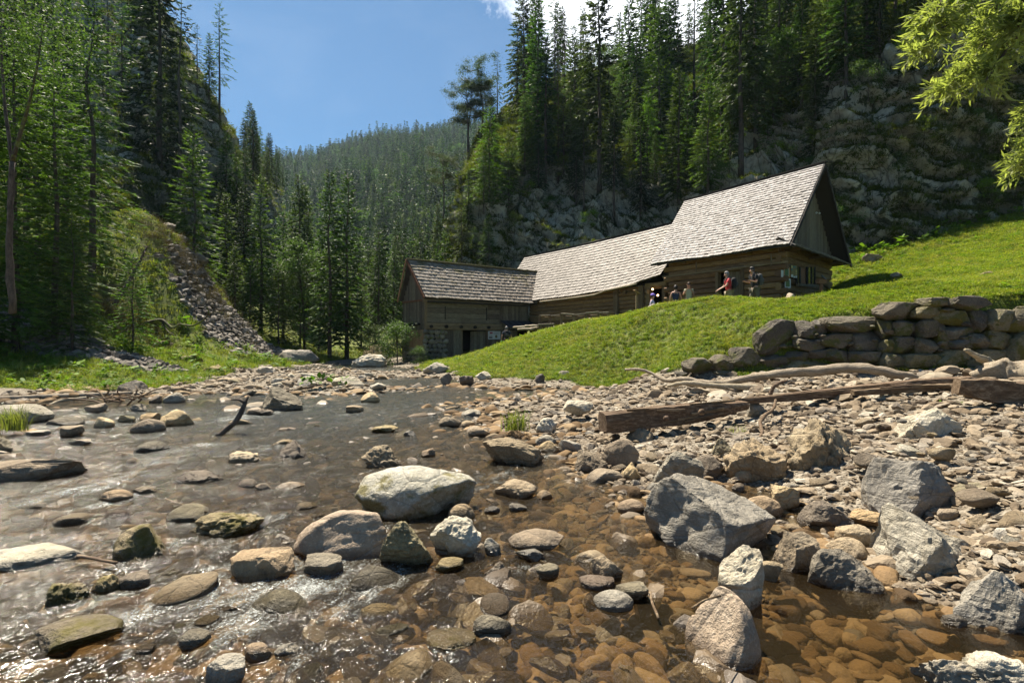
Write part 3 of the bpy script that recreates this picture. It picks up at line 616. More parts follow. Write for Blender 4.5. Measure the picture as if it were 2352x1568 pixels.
# middle of the stream and the right shore
for a in ((1007,1060,956,980,'brown','rounded reddish brown stone at the tip of the gravel bar',SM),(1059,1092,965,982,'tan','small tan stone right of the reddish brown one',SM),(1074,1126,978,1003,'tan','smooth yellowish stone in front of the grass tuft',SM),
          (852,917,975,994,'mossy','low dry rock with green rim alone in midstream',PT),(926,959,987,1003,'grey','small slanting grey stone midstream',AN),(967,1001,1029,1050,'orange','little wet orange stone midstream',PT),
          (1225,1280,998,1024,'grey','grey rock behind the dark layered one on the right',PT),(1235,1287,1012,1040,'tan','tan rock touching the tail of the dark layered one',SM),(1282,1337,1008,1040,'grey','grey brown rock on the wet gravel edge',AN),
          (1315,1396,1034,1084,'brown','peaked brown rock at the inlet mouth',AN),(1346,1432,1075,1108,'tan','broad tan rock awash left of the grey faceted boulder',SM),(1413,1471,1061,1104,'tan','speckled tan rock beside the grey faceted boulder',PT),
          (1393,1445,1040,1072,'olive','olive stone resting below the yellow tan one',SM),(1051,1108,939,957,'grey','low grey rocks on the left tip of the gravel bar',PT),(795,837,930,948,'tan','flat topped stone alone in the upper stream',FT),
          (1232,1270,1125,1147,'orange','small square orange stone right of the two humped rock',AN),(1168,1211,1155,1174,'dark','shiny black stone in the clear shallows',AN),(1111,1149,1164,1180,'dark','dark wet flake left of the shiny black stone',FT),
          (829,874,900,924,'tan','tan stone with moss at the island tip',SM),(765,840,863,896,'pale','pale crumbly rock on the island in the upper stream',AN),(1229,1280,959,997,'pale','whitish holed rock right of the green grass tuft',PT),
          (1439,1505,983,1031,'brown','knobbly brown rock propping the end of the old beam',PT),(809,892,811,843,'pale','pale broken rocks where the stream comes round the bend',PT),(834,902,791,830,'mossy','dark mossy boulder behind the bend of the stream',SM),
          (970,1031,831,856,'grey','grey rocks at the foot of the meadow near the left building',PT),(1010,1038,857,876,'dark','dark mossy rock at the lower meadow edge',AN),(1054,1089,862,878,'brown','brown rock at the lower meadow edge',PT),
          (1091,1129,852,868,'pale','little pile of pale stones at the meadow edge',AN),(1279,1317,850,874,'grey','grey boulder lying at the lower meadow edge',AN),(1229,1252,858,877,'dark','dark stone sunk in the meadow edge',AN),
          (1165,1297,1219,1262,'tan','broad tan rock with rusty waterline below the clear shallows',SM),(1180,1250,1258,1284,'grey','grey slab in front of the broad tan rock',AN),(1111,1152,1235,1274,'grey','upright brownish stone left of the broad tan rock',AN),
          (1111,1162,1290,1328,'brown','small pyramid shaped dark stone in the lower middle',AN),(999,1066,1285,1311,'mossy','wet flat stone under the lumpy grey white boulder',FT),(1321,1393,1266,1298,'tan','smooth tan stone leaning on its angular neighbour',SM),
          (1357,1433,1274,1331,'tan','angular tan rock with pointed top in the lower middle',AN),(1409,1488,1338,1380,'olive','slanting flat wet slab below the angular tan rock',FT),(1361,1455,1358,1402,'grey','oval dark wet stone left of the slanting wet slab',SM),
          (1330,1412,1324,1354,'orange','wet orange brown stone under the angular tan rock',FT),(1086,1175,1409,1460,'olive','smooth kidney shaped stone near the bottom',SM),(978,1095,1460,1490,'mossy','long brown stone just awash near the bottom',FT),
          (558,625,1476,1518,'orange','oval red brown pebble shining near the bottom left',SM),(633,688,1475,1504,'pale','rough pale pebble right of the oval red brown one',PT),(479,569,1508,1578,'grey','flat grey stone cut by the lower edge of the picture',FT),
          (539,679,1260,1330,'orange','broad tan stone under the water left of the tan slab boulder',FT),(104,197,1335,1390,'mossy','brown mossy rock with water pouring over on the left',PT),(216,278,1319,1362,'mossy','small mossy stone in the left rapids',PT),
          (277,351,1313,1352,'brown','flat brown stone awash right of the small mossy stone',FT),(81,271,1431,1498,'mossy','long stone with streaming green weed in the lower left',FT),(695,792,1275,1318,'dark','dark wet stone under the front of the tan slab boulder',FT),
          (408,482,1448,1490,'olive','slanting ochre flake in the lower left',FT),(358,417,1308,1328,'mossy','clump of green moss on a low stone in the rapids',PT),(1226,1285,1296,1329,'olive','square greenish stone under the surface in the lower middle',FT)):
    r_(*a[:6], z=.0 if a[3] > 880 or a[0] < 900 else .12, **a[6])
# right shore
for a in ((1763,1846,1114,1166,'tan','angular tan stone behind the huge grey boulder',.03,AN),(1717,1797,1139,1188,'orange','smooth ochre stone against the huge grey boulder',.0,SM),(1835,1948,1149,1216,'brown','brown grey rock with a white fleck by the trickle',.0,AN),
          (1918,1996,1112,1150,'brown','egg shaped brown stone under the knobbly boulder',.03,SM),(1958,2058,1174,1210,'orange','flat ochre rock behind the lined grey boulder',.04,AN),(2192,2296,1112,1166,'olive','smooth olive yellow stone on the right gravel',.14,SM),
          (2188,2224,1128,1158,'dark','small dark pyramid stone by the olive yellow one',.13,AN),(1765,1809,1008,1046,'pale','pale stone left of the knobbly brown boulder',.15,AN),(1686,1733,1076,1105,'tan','round tan stone at the trickle',.03,SM),
          (1597,1662,1045,1092,'brown','brown grey rock behind the grey faceted boulder',.06,AN),(2221,2284,1180,1218,'tan','mottled tan stone on the right gravel',.12,AN),(2283,2336,1300,1348,'pale','knobbly pale stone between the two grey pool boulders',.07,PT),
          (2112,2234,1505,1590,'pale','pale yellow rock at the bottom edge',.0,PT),(2222,2400,1503,1600,'pale','pinkish white rock in the bottom right corner',.0,PT),(1802,1845,1203,1222,'tan','flat little stone behind the brownish grey rock',.0,FT),
          (1744,1800,1287,1334,'brown','thin wet slab with foam rim right of the jagged pale rock',.0,FT),(2254,2362,1080,1127,'olive','rough yellowish rock near the right edge',.2,PT),(2154,2201,1166,1188,'tan','thin tan plate stone on the right gravel',.12,FT),
          (2165,2216,1412,1440,'dark','wet black stone in the brown pool',.0,AN),(1680,1712,1108,1130,'tan','small stone in the trickle',.0,SM),(1293,1362,919,943,'pale','flat pale stone on the crown of the gravel bar',.2,FT),
          (2296,2352,1010,1036,'tan','tan rock at the right edge above the pebbles',.4,AN),(2286,2345,1215,1258,'pale','long pale stone at the right edge',.16,AN),(1716,1760,918,948,'grey','square grey stone against the joint of the old beams',.35,AN),
          (1806,1850,1058,1082,'brown','small brown stone in front of the knobbly boulder',.05,SM),(2300,2350,1120,1150,'pale','pale stone below the rough yellowish rock',.2,AN),(2238,2300,1262,1292,'tan','tan stone right of the lined grey boulder',.13,SM),
          (2320,2400,1360,1410,'tan','low tan stone at the right edge of the brown pool',.05,SM),(1575,1620,1112,1140,'tan','small tan stone wedged by the grey faceted boulder',.0,AN),(1870,1920,1078,1105,'dark','dark stone in the shade of the knobbly boulder',.03,AN)):
    r_(*a[:6], z=a[6], **a[7])
# on the meadow
r_(1473,1546,812,862,'dark','black angular rock standing at the foot of the meadow', z=.36, seed=91, **AN)
r_(1505,1552,798,812,'grey','grey stone in the meadow behind the black angular rock', z=.95, seed=92, **FT)
def ground_rock(x, y, d, w, h, mat, label, seed, group=None, name='rock', sink=.3, **k):
    p = P(x, y, d); v, f = rock_shape(seed, 4, **k); v = v * np.array([w / 2, w * .4, h / 2])
    o = obj(name, mesh_np(name, v, f, [MR[mat]], True), loc=(p.x, p.y, gz(p.x, p.y) + h * (.5 - sink)))
    tag(o, label, 'rock', group); return o
ground_rock(2002, 598, 29, 1.1, .6, 'brown', 'brown rock lying on the upper meadow right of the big house', 81, **PT)
ground_rock(2270, 640, 17, .45, .2, 'brown', 'small rock in the meadow near the right edge', 82, **PT)
ground_rock(1935, 662, 19.2, .55, .3, 'grey', 'grey stone beside the corner of the big house', 83, **PT)
ground_rock(2000, 655, 20, .6, .28, 'pale', 'pale stone in the terrace edge right of the big house', 84, **PT)
ground_rock(2060, 645, 21, .5, .3, 'brown', 'brown stone at the right end of the terrace edge', 85, **PT)
ground_rock(1812, 672, 19.0, .55, .55, 'tanbig', 'tan stone lying before the corner of the big house', 86, sink=.2, **AN)
ground_rock(1772, 676, 20.2, .35, .3, 'pale', 'white stone in front of the log wall', 87, sink=.2, **AN)
ground_rock(440, 832, 24, 1.0, .5, 'mossy', 'mossy rock on the left bank', 88, **PT)
ground_rock(490, 850, 22.4, 1.1, .55, 'mossy', 'rusty brown mossy rock above the left bank', 89, **PT)
ground_rock(375, 810, 26, .8, .5, 'mossy', 'yellow lichen rock in the left grass', 90, **PT)
ground_rock(685, 775, 33.5, 2.6, 1.2, 'grey', 'grey outcrop at the lower end of the scree spur', 93, **AN)
ground_rock(410, 545, 34, 1.3, .9, 'dark', 'dark outcrop high on the left spur', 94, **AN)
ground_rock(455, 590, 33.5, 1.4, .8, 'dark', 'lower dark outcrop on the left spur', 95, **AN)
ground_rock(385, 500, 33.5, 1.2, .8, 'dark', 'small dark outcrop at the top of the left spur', 96, **PT)

REFS = [(955,1130,'the largest pale boulder'),(790,1230,'the smooth tan slab boulder'),(935,1245,'the square olive boulder'),(1048,1230,'the lumpy grey white boulder'),(1630,1190,'the huge grey boulder'),(1662,1440,'the large warm tan boulder'),
 (1703,1330,'the jagged pale grey rock'),(1940,1315,'the dark pointed rock'),(2150,1260,'the lined grey boulder'),(2267,1380,'the rounded grey pool boulder'),(1893,1040,'the knobbly brown boulder'),(2078,1112,'the angular layered boulder'),(2122,980,'the bright white boulder'),(2030,912,'the long low pale rock'),
 (1550,1073,'the grey faceted boulder'),(1730,1055,'the tan rock with the hollow'),(1175,1037,'the dark layered midstream rock'),(1182,1123,'the two humped tan rock'),(882,1048,'the pitted brown rock'),(325,1247,'the blocky mossy boulder'),(522,1202,'the long mossy rock'),(80,1080,'the wide tan rock at the left edge'),
 (70,1287,'the low pale slab at the left edge'),(642,917,'the wedge shaped olive boulder'),(670,1033,'the rounded brown rock'),(44,950,'the grey bank boulder'),(408,960,'the tall left bank boulder'),(1550,960,'the squared old beam'),(1130,1434,'the kidney shaped stone'),(1395,1302,'the angular tan rock'),(1190,975,'the green grass tuft'),
 (850,827,'the rocks at the bend'),(538,960,'the bare branch in the rapids'),(275,925,'the driftwood heap'),(176,1465,'the weedy long stone'),(522,1540,'the flat stone at the lower edge'),(1230,1240,'the broad tan rock')]
def relate(x, y, refs):
    a, b_, nm = min(refs, key=lambda q: (q[0] - x) ** 2 + ((q[1] - y) * 1.6) ** 2); dx, dy = x - a, (y - b_) * 1.6; D = math.hypot(dx, dy)
    side = ('right of' if dx > 0 else 'left of') if abs(dx) > abs(dy) else ('in front of' if dy > 0 else 'behind'); return ('close %s ' if D < 75 else 'further %s ' if D > 150 else '%s ') % side + nm
# ---- individual stones strewn over bar, shallows and banks (shared shapes)
stone_shapes = []
for k in range(14):
    v, f = rock_shape(500 + k * 7, 3, cuts=[5, 9, 13][k % 3], soft=.06, rough=.04, lump=.14, flat=float(k % 4 == 0))
    stone_shapes.append((v * np.array([.5, .38, .26 - .1 * (k % 3 == 1)]), f))
stone_mesh = {}
def stone_me(k, mt):
    if (k, mt) not in stone_mesh: stone_mesh[(k, mt)] = mesh_np('stone', *stone_shapes[k], [MR[mt]], True)
    return stone_mesh[(k, mt)]
REG = [  # photo-frame quad centre, count, size range, palette, label, group
 ((1180,2352),(965,1300),82,(.08,.30),('tan','pale','grey','brown','tan'),'small loose stone among the boulders on the right shore','loose stones of the right shore'),
 ((600,900),(842,900),48,(.22,.65),('pale','tan','brown'),'stone of the rubble bank at the bend of the stream','rubble stones at the bend'),
 ((430,640),(850,912),16,(.2,.55),('brown','tan','olive'),'brownish stone of the left shore below the grass','shore stones of the left bank'),
 ((0,460),(915,1010),16,(.16,.42),('brown','tan','olive'),'wet stone between the larger stones of the left bank cluster','small stones of the left bank cluster'),
 ((960,1500),(1010,1150),18,(.08,.22),('brown','tan','orange'),'small wet stone scattered in the shallows','small stones in the shallows'),
 ((0,1180),(1120,1560),74,(.12,.42),('orange','brown','olive','tan'),'brown stone lying just awash in the near stream','awash stones of the near stream'),
 ((0,1000),(960,1120),44,(.18,.5),('brown','tan','olive'),'stone breaking the surface in the rapids','stones in the rapids')]
pr = np.random.default_rng(5)
for (xa, xb), (ya, yb), n, (sa, sb), pal, lab, grp in REG:
    done = 0; tries = 0
    while done < n and tries < n * 30:
        tries += 1; x = pr.uniform(xa, xb); y = pr.uniform(ya, yb); s = sa + (sb - sa) * pr.random() ** 2.2
        p = PZ(x, y, .05)
        for _ in range(3):
            z = gz(p.x, p.y); p = PZ(x, y, max(z, 0.))
        if xa == 1180 and z < -.05: continue
        if any((p.x - a) ** 2 + (p.y - b_) ** 2 < (c * .9 + s * .3) ** 2 for a, b_, c in rock_spots): continue
        if 'awash' in lab or 'breaking' in lab: z = pr.uniform(-.07, .005) - s * .12
        mt = pal[pr.integers(len(pal))]; kk = int(pr.integers(14)); o = obj('stone', stone_me(kk, mt), loc=(p.x, p.y, z + s * .06))
        o.rotation_euler = (pr.normal() * .18, pr.normal() * .18, pr.uniform(0, 6.28)); q = s * (1 + .25 * pr.normal()); o.scale = (s, s * pr.uniform(.7, 1.15), s * pr.uniform(.7, 1.2))
        sz = 'tiny' if s < sa + .15 * (sb - sa) else 'small' if s < sa + .45 * (sb - sa) else 'middling'; wd = {'awash stones of the near stream': 'awash stone', 'stones in the rapids': 'rapids stone', 'rubble stones at the bend': 'rubble stone', 'shore stones of the left bank': 'shore stone', 'small stones of the left bank cluster': 'bank stone', 'small stones in the shallows': 'shallows stone'}.get(grp, 'loose stone')
        tag(o, '%s %s %s %s' % (sz, mt, wd, relate(p.x / p.y * F + 1176, 784 + (CAM_Z - z) / p.y * F, REFS)), 'stone', grp); rock_spots.append((p.x, p.y, s * .4)); done += 1

# ---- the water surface, broken by the stones
wy = [-6.]; 
while wy[-1] < 44: wy.append(wy[-1] + (.25 if wy[-1] < 1.2 else .034 + .0085 * max(0, wy[-1] - 2)))
wy = np.array(wy); wx = axis(-26, 6.2, (-7, 4.4), .045, .15)
WX, WY = np.meshgrid(wx, wy, indexing='ij'); fx, fy = WX.ravel(), WY.ravel()
keep_z = ground_raw(fx, fy)
def gauss(cx, cy, rx, ry, ang=0):
    ca, sa = math.cos(ang), math.sin(ang); dx = fx - cx; dy = fy - cy; u = (dx * ca + dy * sa) / rx; v = (-dx * sa + dy * ca) / ry
    return np.exp(-(u * u + v * v))
rapid_sparkle = np.zeros(len(fx))
for x, y, rx, ry, k in ((500,1320,.45,.22,1.),(560,1250,.5,.18,.8),(640,1190,.5,.2,.6),(360,1060,1.0,.3,1.),(430,1030,.9,.3,.8),(130,1140,.8,.25,.9),(250,1110,.8,.25,.7),(560,960,1.2,.5,.6),(470,1000,1.,.3,.5),(800,975,2,.6,.35),(960,930,2.,.8,.35),(720,1090,1.5,.35,.35),
                        (900,870,2.5,1.2,.6),(1150,1095,.8,.3,.3),(1330,1130,.8,.25,.2),(60,1320,.7,.2,.5),(140,1230,.8,.2,.4),(700,1010,2,.4,.35),(870,848,1.6,1.2,.8),(420,1460,.4,.15,.25)):
    p = PZ(x, y, 0); rapid_sparkle += k * .6 * gauss(p.x, p.y, rx, ry, R(60))
rapid_sparkle += np.clip((fy - 4.5) / 5, 0, 1) * np.clip(.20 + .5 * fbm(np.stack([fx * .35, fy * .22, fx * 0], 1), 66, 3), 0, .6)  # far baseline: sun sparkle painted as pale flecks, beyond the real rapids
for X_, Y_, r_s in rock_spots:      # white water round the stones: a collar upstream, a wake downstream
    if r_s < .09 or not (-15 < X_ < 3.2 and 1.5 < Y_ < 26) or gz(X_, Y_) > .02 or (X_ > .2 and Y_ < 5.2): continue
    k_ = (.6 if (X_ < -.6 or Y_ > 6) else .3); rapid_sparkle += k_ * (gauss(X_ - .5 * r_s, Y_ - 1.9 * r_s, 1.5 * r_s, .75 * r_s, R(64)) + .7 * gauss(X_ + .2 * r_s, Y_ + .8 * r_s, 1.2 * r_s, .5 * r_s, R(10)) )
calm = np.clip(gauss(*PZ(2050,1400,0)[:2], 1.5, .85, 0) * 1.5 + gauss(*PZ(1400,1160,0)[:2], .8, .35) * .6 + gauss(*PZ(1350,1480,0)[:2], .9, .5) * .5 + gauss(*PZ(60,1530,0)[:2], .9, .35) * .6 + gauss(*PZ(300,925,0)[:2], 3, .9) * .9, 0, 1)
depth = np.clip(-keep_z, 0, .4)
far = np.clip((fy - 3.2) / 7, 0, 1)
murk = np.clip(.05 + depth * .6 + far * .34, 0, .62) * (1 - .25 * calm)
brown = np.clip(1 - far * .75 + calm * .3, 0, 1)  # greyer with distance: silvery glints and reflection put into the water colour
q = np.stack([fx * .37 + fy * .93, fy * .37 - fx * .93, fx * 0], 1)     # along / across the current
amp = (.004 + .010 * np.clip(rapid_sparkle, 0, 1)) * (1 - .85 * calm) + .010 * far
bumpy = sum(.016 * gauss(X_ + .1 * r_s, Y_ + 1.15 * r_s, 1.3 * r_s, .35 * r_s, 0) - .012 * gauss(X_, Y_ - 1.5 * r_s, .9 * r_s, .5 * r_s, 0) for X_, Y_, r_s in rock_spots if r_s > .12 and -12 < X_ < 1 and 2 < Y_ < 14)
wz = bumpy + (fbm(q * np.array([1.6, 5.5, 1]), 71, 4) + .5 * fbm(q * np.array([6, 17, 1]), 75, 2)) * amp * 1.6
obj('water', mesh_np('water', np.stack([fx, fy, wz], 1), grid_faces(len(wx), len(wy)), [M_WATER], True,
    {'rapid_sparkle': ('POINT', 'FLOAT', 1 - np.exp(-rapid_sparkle * 1.2)), 'calm': ('POINT', 'FLOAT', calm), 'murk': ('POINT', 'FLOAT', murk),
     'deep': ('POINT', 'FLOAT', depth * 2.5), 'brown': ('POINT', 'FLOAT', brown)}), kind='structure')


# ---- what nobody could count: instanced on points with geometry nodes
def proto_coll(name, meshes):
    c = bpy.data.collections.new(name)
    for i, me in enumerate(meshes):
        o = bpy.data.objects.new('%s_%02d' % (name, i), me); c.objects.link(o)
    return c
def scatter(name, pts, rot, scl, idx, coll, kind='stuff', label=None):
    me = bpy.data.meshes.new(name); n = len(pts); me.vertices.add(n); me.vertices.foreach_set('co', np.ascontiguousarray(pts, np.float32).ravel())
    for nm, ty, ar in (('rot', 'FLOAT_VECTOR', rot), ('scl', 'FLOAT_VECTOR', scl), ('idx', 'INT', idx)):
        a = me.attributes.new(nm, ty, 'POINT'); a.data.foreach_set('vector' if 'VEC' in ty else 'value', np.ascontiguousarray(ar, np.int32 if ty == 'INT' else np.float32).ravel())
    o = obj(name, me, kind=kind)
    ng = bpy.data.node_groups.new(name, 'GeometryNodeTree')
    ng.interface.new_socket('Geometry', in_out='INPUT', socket_type='NodeSocketGeometry'); ng.interface.new_socket('Geometry', in_out='OUTPUT', socket_type='NodeSocketGeometry')
    N = ng.nodes.new; gi, go = N('NodeGroupInput'), N('NodeGroupOutput'); ins = N('GeometryNodeInstanceOnPoints'); ci = N('GeometryNodeCollectionInfo')
    ci.inputs['Collection'].default_value = coll; ci.inputs['Separate Children'].default_value = True; ci.inputs['Reset Children'].default_value = True
    def at(nm, ty): a = N('GeometryNodeInputNamedAttribute'); a.data_type = ty; a.inputs[0].default_value = nm; return a.outputs[0]
    L = ng.links.new; L(gi.outputs[0], ins.inputs['Points']); L(ci.outputs[0], ins.inputs['Instance']); ins.inputs['Pick Instance'].default_value = True
    L(at('idx', 'INT'), ins.inputs['Instance Index']); L(at('rot', 'FLOAT_VECTOR'), ins.inputs['Rotation']); L(at('scl', 'FLOAT_VECTOR'), ins.inputs['Scale']); L(ins.outputs[0], go.inputs[0])
    md = o.modifiers.new('scatter', 'NODES'); md.node_group = ng
    if label: o['label'] = label
    return o
def pebble_set(tag_, mats, nsh, sub, flat):
    out = []
    for k in range(nsh):
        v, f = rock_shape(900 + k * 5, sub, cuts=(6 + k % 6) if sub < 3 else 3 + k % 3, soft=.05, rough=.02, lump=.16)
        out.append(mesh_np(tag_, v * np.array([.5, .30 + .04 * (k % 4), flat * (.55 + .35 * (k % 3))]), f, [mats[k % len(mats)]], sub > 2))
    return proto_coll(tag_, out)
def pebble_mat(name, stops, wet):
    m = Mat(name); r = m.rand(); co = m.coord('Object', offset_random=31.); n = m.noise(co, 3., 4, .7)
    col = m.ramp(r, stops); col = m.mix(m.rng(n, .35, .7, 0, .6), col, m.hsv(col, .5, .9, .55))
    z = m.sep(m.pos(), 2); wk = m.rng(z, .0, .05, 1, 0); col = m.mix(wk, col, m.hsv(col, .495, 1.1, .55)) if wet else col
    m.set(col, m.rng(wk, 0, 1, .8, .3) if wet else .85, m.bump(n, .5, .05), spec=.35); return m.m
PM1 = pebble_mat('river_pebble', [(0, (.075, .052, .032)), (.3, (.20, .148, .092)), (.55, (.28, .218, .145)), (.75, (.36, .30, .22)), (.9, (.17, .14, .11)), (1, (.50, .44, .34))], True)
PM2 = pebble_mat('scree_chip', [(0, (.06, .05, .042)), (.5, (.17, .148, .122)), (1, (.32, .285, .245))], False)
PM3 = pebble_mat('bed_pebble', [(0, (.06, .034, .012)), (.35, (.155, .09, .034)), (.6, (.25, .16, .075)), (.85, (.33, .235, .13)), (1, (.16, .13, .095))], False)
peb = pebble_set('pebble', [PM1], 8, 2, .22); chips = pebble_set('scree_chip', [PM2], 6, 1, .3); bedp = pebble_set('bed_pebble', [PM3], 8, 3, .22)
def strew(name, n, sampler, smin, smax, coll, nk, label, power=3., zoff=.1, seed=1, ok=None, lift=False):
    r = np.random.default_rng(seed); X, Y = sampler(r, n); Z = ground(X, Y); k = np.ones(len(X), bool) if ok is None else ok(X, Y, Z); X, Y, Z = X[k], Y[k], Z[k]; n = len(X)
    s = smin + (smax - smin) * r.random(n) ** power; s *= np.clip((np.hypot(X, Y)) / 7, .8, 1.8)
    rot = np.stack([r.normal(0, .22, n), r.normal(0, .22, n), r.uniform(0, 6.28, n)], 1); sc = np.stack([s, s * r.uniform(.7, 1.2, n), s * r.uniform(.6, 1.3, n)], 1)
    Z = Z * 0 + r.uniform(-.09, .005, n) - s * .10 if lift else Z
    return scatter(name, np.stack([X, Y, Z + s * zoff], 1), rot, sc, r.integers(0, nk, n), coll, label=label)
def depth_sampler(y0, y1, xlo, xhi):
    """even over the ground but thinning with distance"""
    def f(r, n):
        t = r.random(n); Y = y0 * (y1 / y0) ** t; u = r.uniform(-1, 1, n); X = u * (Y * 1.12 + 3.2); k = (X > xlo) & (X < xhi); return X[k], Y[k]
    return f
def dry(X, Y, Z): a, b_ = cover(X, Y); return (Z > -.06) & (a < .5) & (b_ < .5)
def under_(X, Y, Z): return (Z < .0)
strew('gravel', 105000, depth_sampler(1.9, 34, -14, 16), .018, .17, peb, 8, 'loose pebbles and chips of the gravel bar', power=4.2, seed=3, ok=dry)
strew('cobbles', 12000, depth_sampler(3.2, 14, .8, 12), .09, .30, peb, 8, 'broken cobbles strewn over the gravel bar', power=3.0, zoff=.12, seed=8, ok=lambda X, Y, Z: dry(X, Y, Z) & (Z > .01) & (vnoise(np.stack([X * .8, Y * .8, X * 0], 1), 5) > -.1) & (np.random.default_rng(2).random(X.shape) < .22))
strew('shoal_stones', 2500, depth_sampler(2.0, 27, -14, 2.5), .10, .42, peb, 8, 'brown stones lying at the surface of the shallow stream', power=2.6, zoff=0., seed=9, lift=True, ok=lambda X, Y, Z: (Z < -.02) & (X < 1.0 + (Y > 5) * 3) & (vnoise(np.stack([X * .55, Y * .4, X * 0], 1), 8) > -.45))
strew('bed_pebbles', 46000, depth_sampler(1.6, 26, -16, 8), .035, .30, bedp, 8, 'brown pebbles lying under the stream', power=2.8, zoff=.02, seed=4, ok=under_)
def scree_s(r, n): return r.uniform(-30, -8, n), r.uniform(14, 37, n)
strew('scree', 46000, scree_s, .06, .32, chips, 6, 'grey broken scree running down the left slope', power=2.4, seed=6, ok=lambda X, Y, Z: cover(X, Y)[1] > .5)
# ================================================================== BUILDINGS
def wood_mat(name, a, b, c, scale=(1, 12, 12), spec=.25, rough=.8, spread=.3, moss=0.):
    m = Mat(name); co = m.coord('Object', scale=scale, offset_random=23.); cf = m.coord('Object', offset_random=11.)
    g = m.noise(co, 3.2, 5, .7, .3); g2 = m.noise(co, 11, 4, .7); bl = m.noise(cf, .9, 4, .6)
    col = m.ramp(g, [(.3, a), (.5, b), (.68, c)]); col = m.mix(m.rng(g2, .5, .72, 0, .7), col, tuple(q * .35 for q in a)); col = m.mix(m.rng(bl, .45, .7, 0, .5), col, tuple(q * .6 for q in b))
    r = m.rand(); rr = m.attr('rnd'); v = m.math('ADD', m.rng(r, 0, 1, 1 - spread, 1 + spread), m.math('MULTIPLY', rr, .35)); col = m.hsv(col, m.rng(r, 0, 1, .49, .51), 1., v)
    if moss:
        k = m.rng(m.noise(m.pos(), 1.3, 5, .7), .56, .66, 0, moss); col = m.mix(k, col, (.09, .085, .02))
    m.set(col, rough, m.bump(m.math('ADD', g, m.math('MULTIPLY', g2, .6)), .8, .02), spec=spec); return m.m
M_LOG = wood_mat('hewn_log', (.11, .058, .026), (.235, .138, .068), (.36, .232, .125))
M_BOARD = wood_mat('weathered_board', (.085, .065, .042), (.165, .13, .088), (.25, .205, .15), scale=(1, 12, 12))
M_BOARD_NEW = wood_mat('fresh_board', (.22, .14, .07), (.33, .22, .12), (.40, .29, .17), scale=(1, 12, 12), spread=.1)
M_BEAM = wood_mat('brown_beam', (.09, .06, .034), (.19, .13, .075), (.27, .20, .125))
M_DARKWOOD = wood_mat('blackened_wood', (.018, .014, .012), (.035, .028, .023), (.06, .05, .042))
M_REDWOOD = wood_mat('red_brown_timber', (.14, .06, .03), (.26, .12, .06), (.34, .18, .10))
M_LOGDRIFT = wood_mat('driftwood', (.20, .155, .105), (.34, .28, .20), (.47, .41, .32), scale=(2, 14, 14), spread=.12)
M_ROT = wood_mat('rotten_timber', (.06, .036, .02), (.15, .10, .06), (.33, .25, .17), scale=(1, 9, 9), spread=.12)
def shingle_mat(name, tint, moss):
    m = Mat(name); rr = m.attr('rnd'); co = m.pos(); st = m.n('ShaderNodeMapping'); m.l(co, st.inputs[0]); st.inputs['Scale'].default_value = (9, 9, 1.4)
    g = m.noise(st.outputs[0], 2.4, 4, .7); bl = m.noise(co, .5, 4, .6)
    col = m.ramp(rr, [(0, (.13, .12, .11)), (.25, (.19, .175, .16)), (.6, (.255, .24, .225)), (1, (.33, .315, .30))]); col = m.mix(m.rng(g, .4, .7, 0, .65), col, (.08, .07, .06)); col = m.mix(1., col, tint, 'MULTIPLY')
    col = m.mix(m.rng(bl, .5, .7, 0, .3), col, (.14, .115, .09))
    if moss: col = m.mix(m.rng(m.math('ADD', m.noise(co, 1.2, 5, .75), m.attr('mossy')), .80, .95, 0, moss), col, (.10, .085, .012))
    m.set(col, .62, m.bump(g, .5, .02), spec=.45); return m.m
M_SH3 = shingle_mat('grey_shingles', (1.0, .99, 1.03), .0); M_SH2 = shingle_mat('brown_grey_shingles', (1.0, .94, .88), .0); M_SH1 = shingle_mat('mossy_shingles', (1.15, 1.04, .90), .9)
M_SHBACK = plain('dark_boards', (.05, .04, .032), .9)
br = np.random.default_rng(11)
def V3(*a): return Vector(a)
def prism(A, B, w, h, up=(0, 0, 1), bev=.2, rough=.1, seed=0, nst=5):
    """hewn timber from A to B: eight-sided section w wide, h high, slightly uneven"""
    A, B = Vector(A), Vector(B); L = (B - A).length; e = 1 - bev
    sec = np.array([(-1, -e), (-e, -1), (e, -1), (1, -e), (1, e), (e, 1), (-e, 1), (-1, e)]) * .5
    r = np.random.default_rng(seed); v = []
    for i in range(nst):
        k = 1 + r.normal() * rough * .5; ox, oz = r.normal(size=2) * rough * .25
        for y, z in sec: v.append((L * i / (nst - 1), (y * k + ox) * w, (z * (1 + r.normal() * rough * .2) + oz) * h))
    f = [(i*8+k, i*8+(k+1) % 8, (i+1)*8+(k+1) % 8, (i+1)*8+k) for i in range(nst-1) for k in range(8)]
    e0 = (nst-1)*8
    for a, b_, c, d in ((0, 7, 2, 1), (7, 6, 3, 2), (6, 5, 4, 3)): f.append((a, b_, c, d)); f.append((e0+d, e0+c, e0+b_, e0+a))
    return np.array(v), np.array(f)
def frame_mat(A, B, up=(0, 0, 1)):
    x = (Vector(B) - Vector(A)).normalized(); up = Vector(up); y = up.cross(x).normalized(); z = x.cross(y)
    return Matrix((x, y, z)).transposed()
def timber(name, A, B, w, h, mat, parent=None, up=(0, 0, 1), bev=.2, rough=.1, label=None, nst=4, smooth=False):
    sd = int(abs(A[0] * 131 + A[1] * 57 + A[2] * 911)) + int(w * 1000)
    v, f = prism(A, B, w, h, up, bev, rough, sd, nst); o = obj(name, mesh_np(name, v, f, [mat], smooth), parent)
    base = parent.location if parent is not None else Vector()
    o.location = Vector(A) - base; o.rotation_euler = frame_mat(A, B, up).to_euler()
    if label: o['label'] = label
    return o
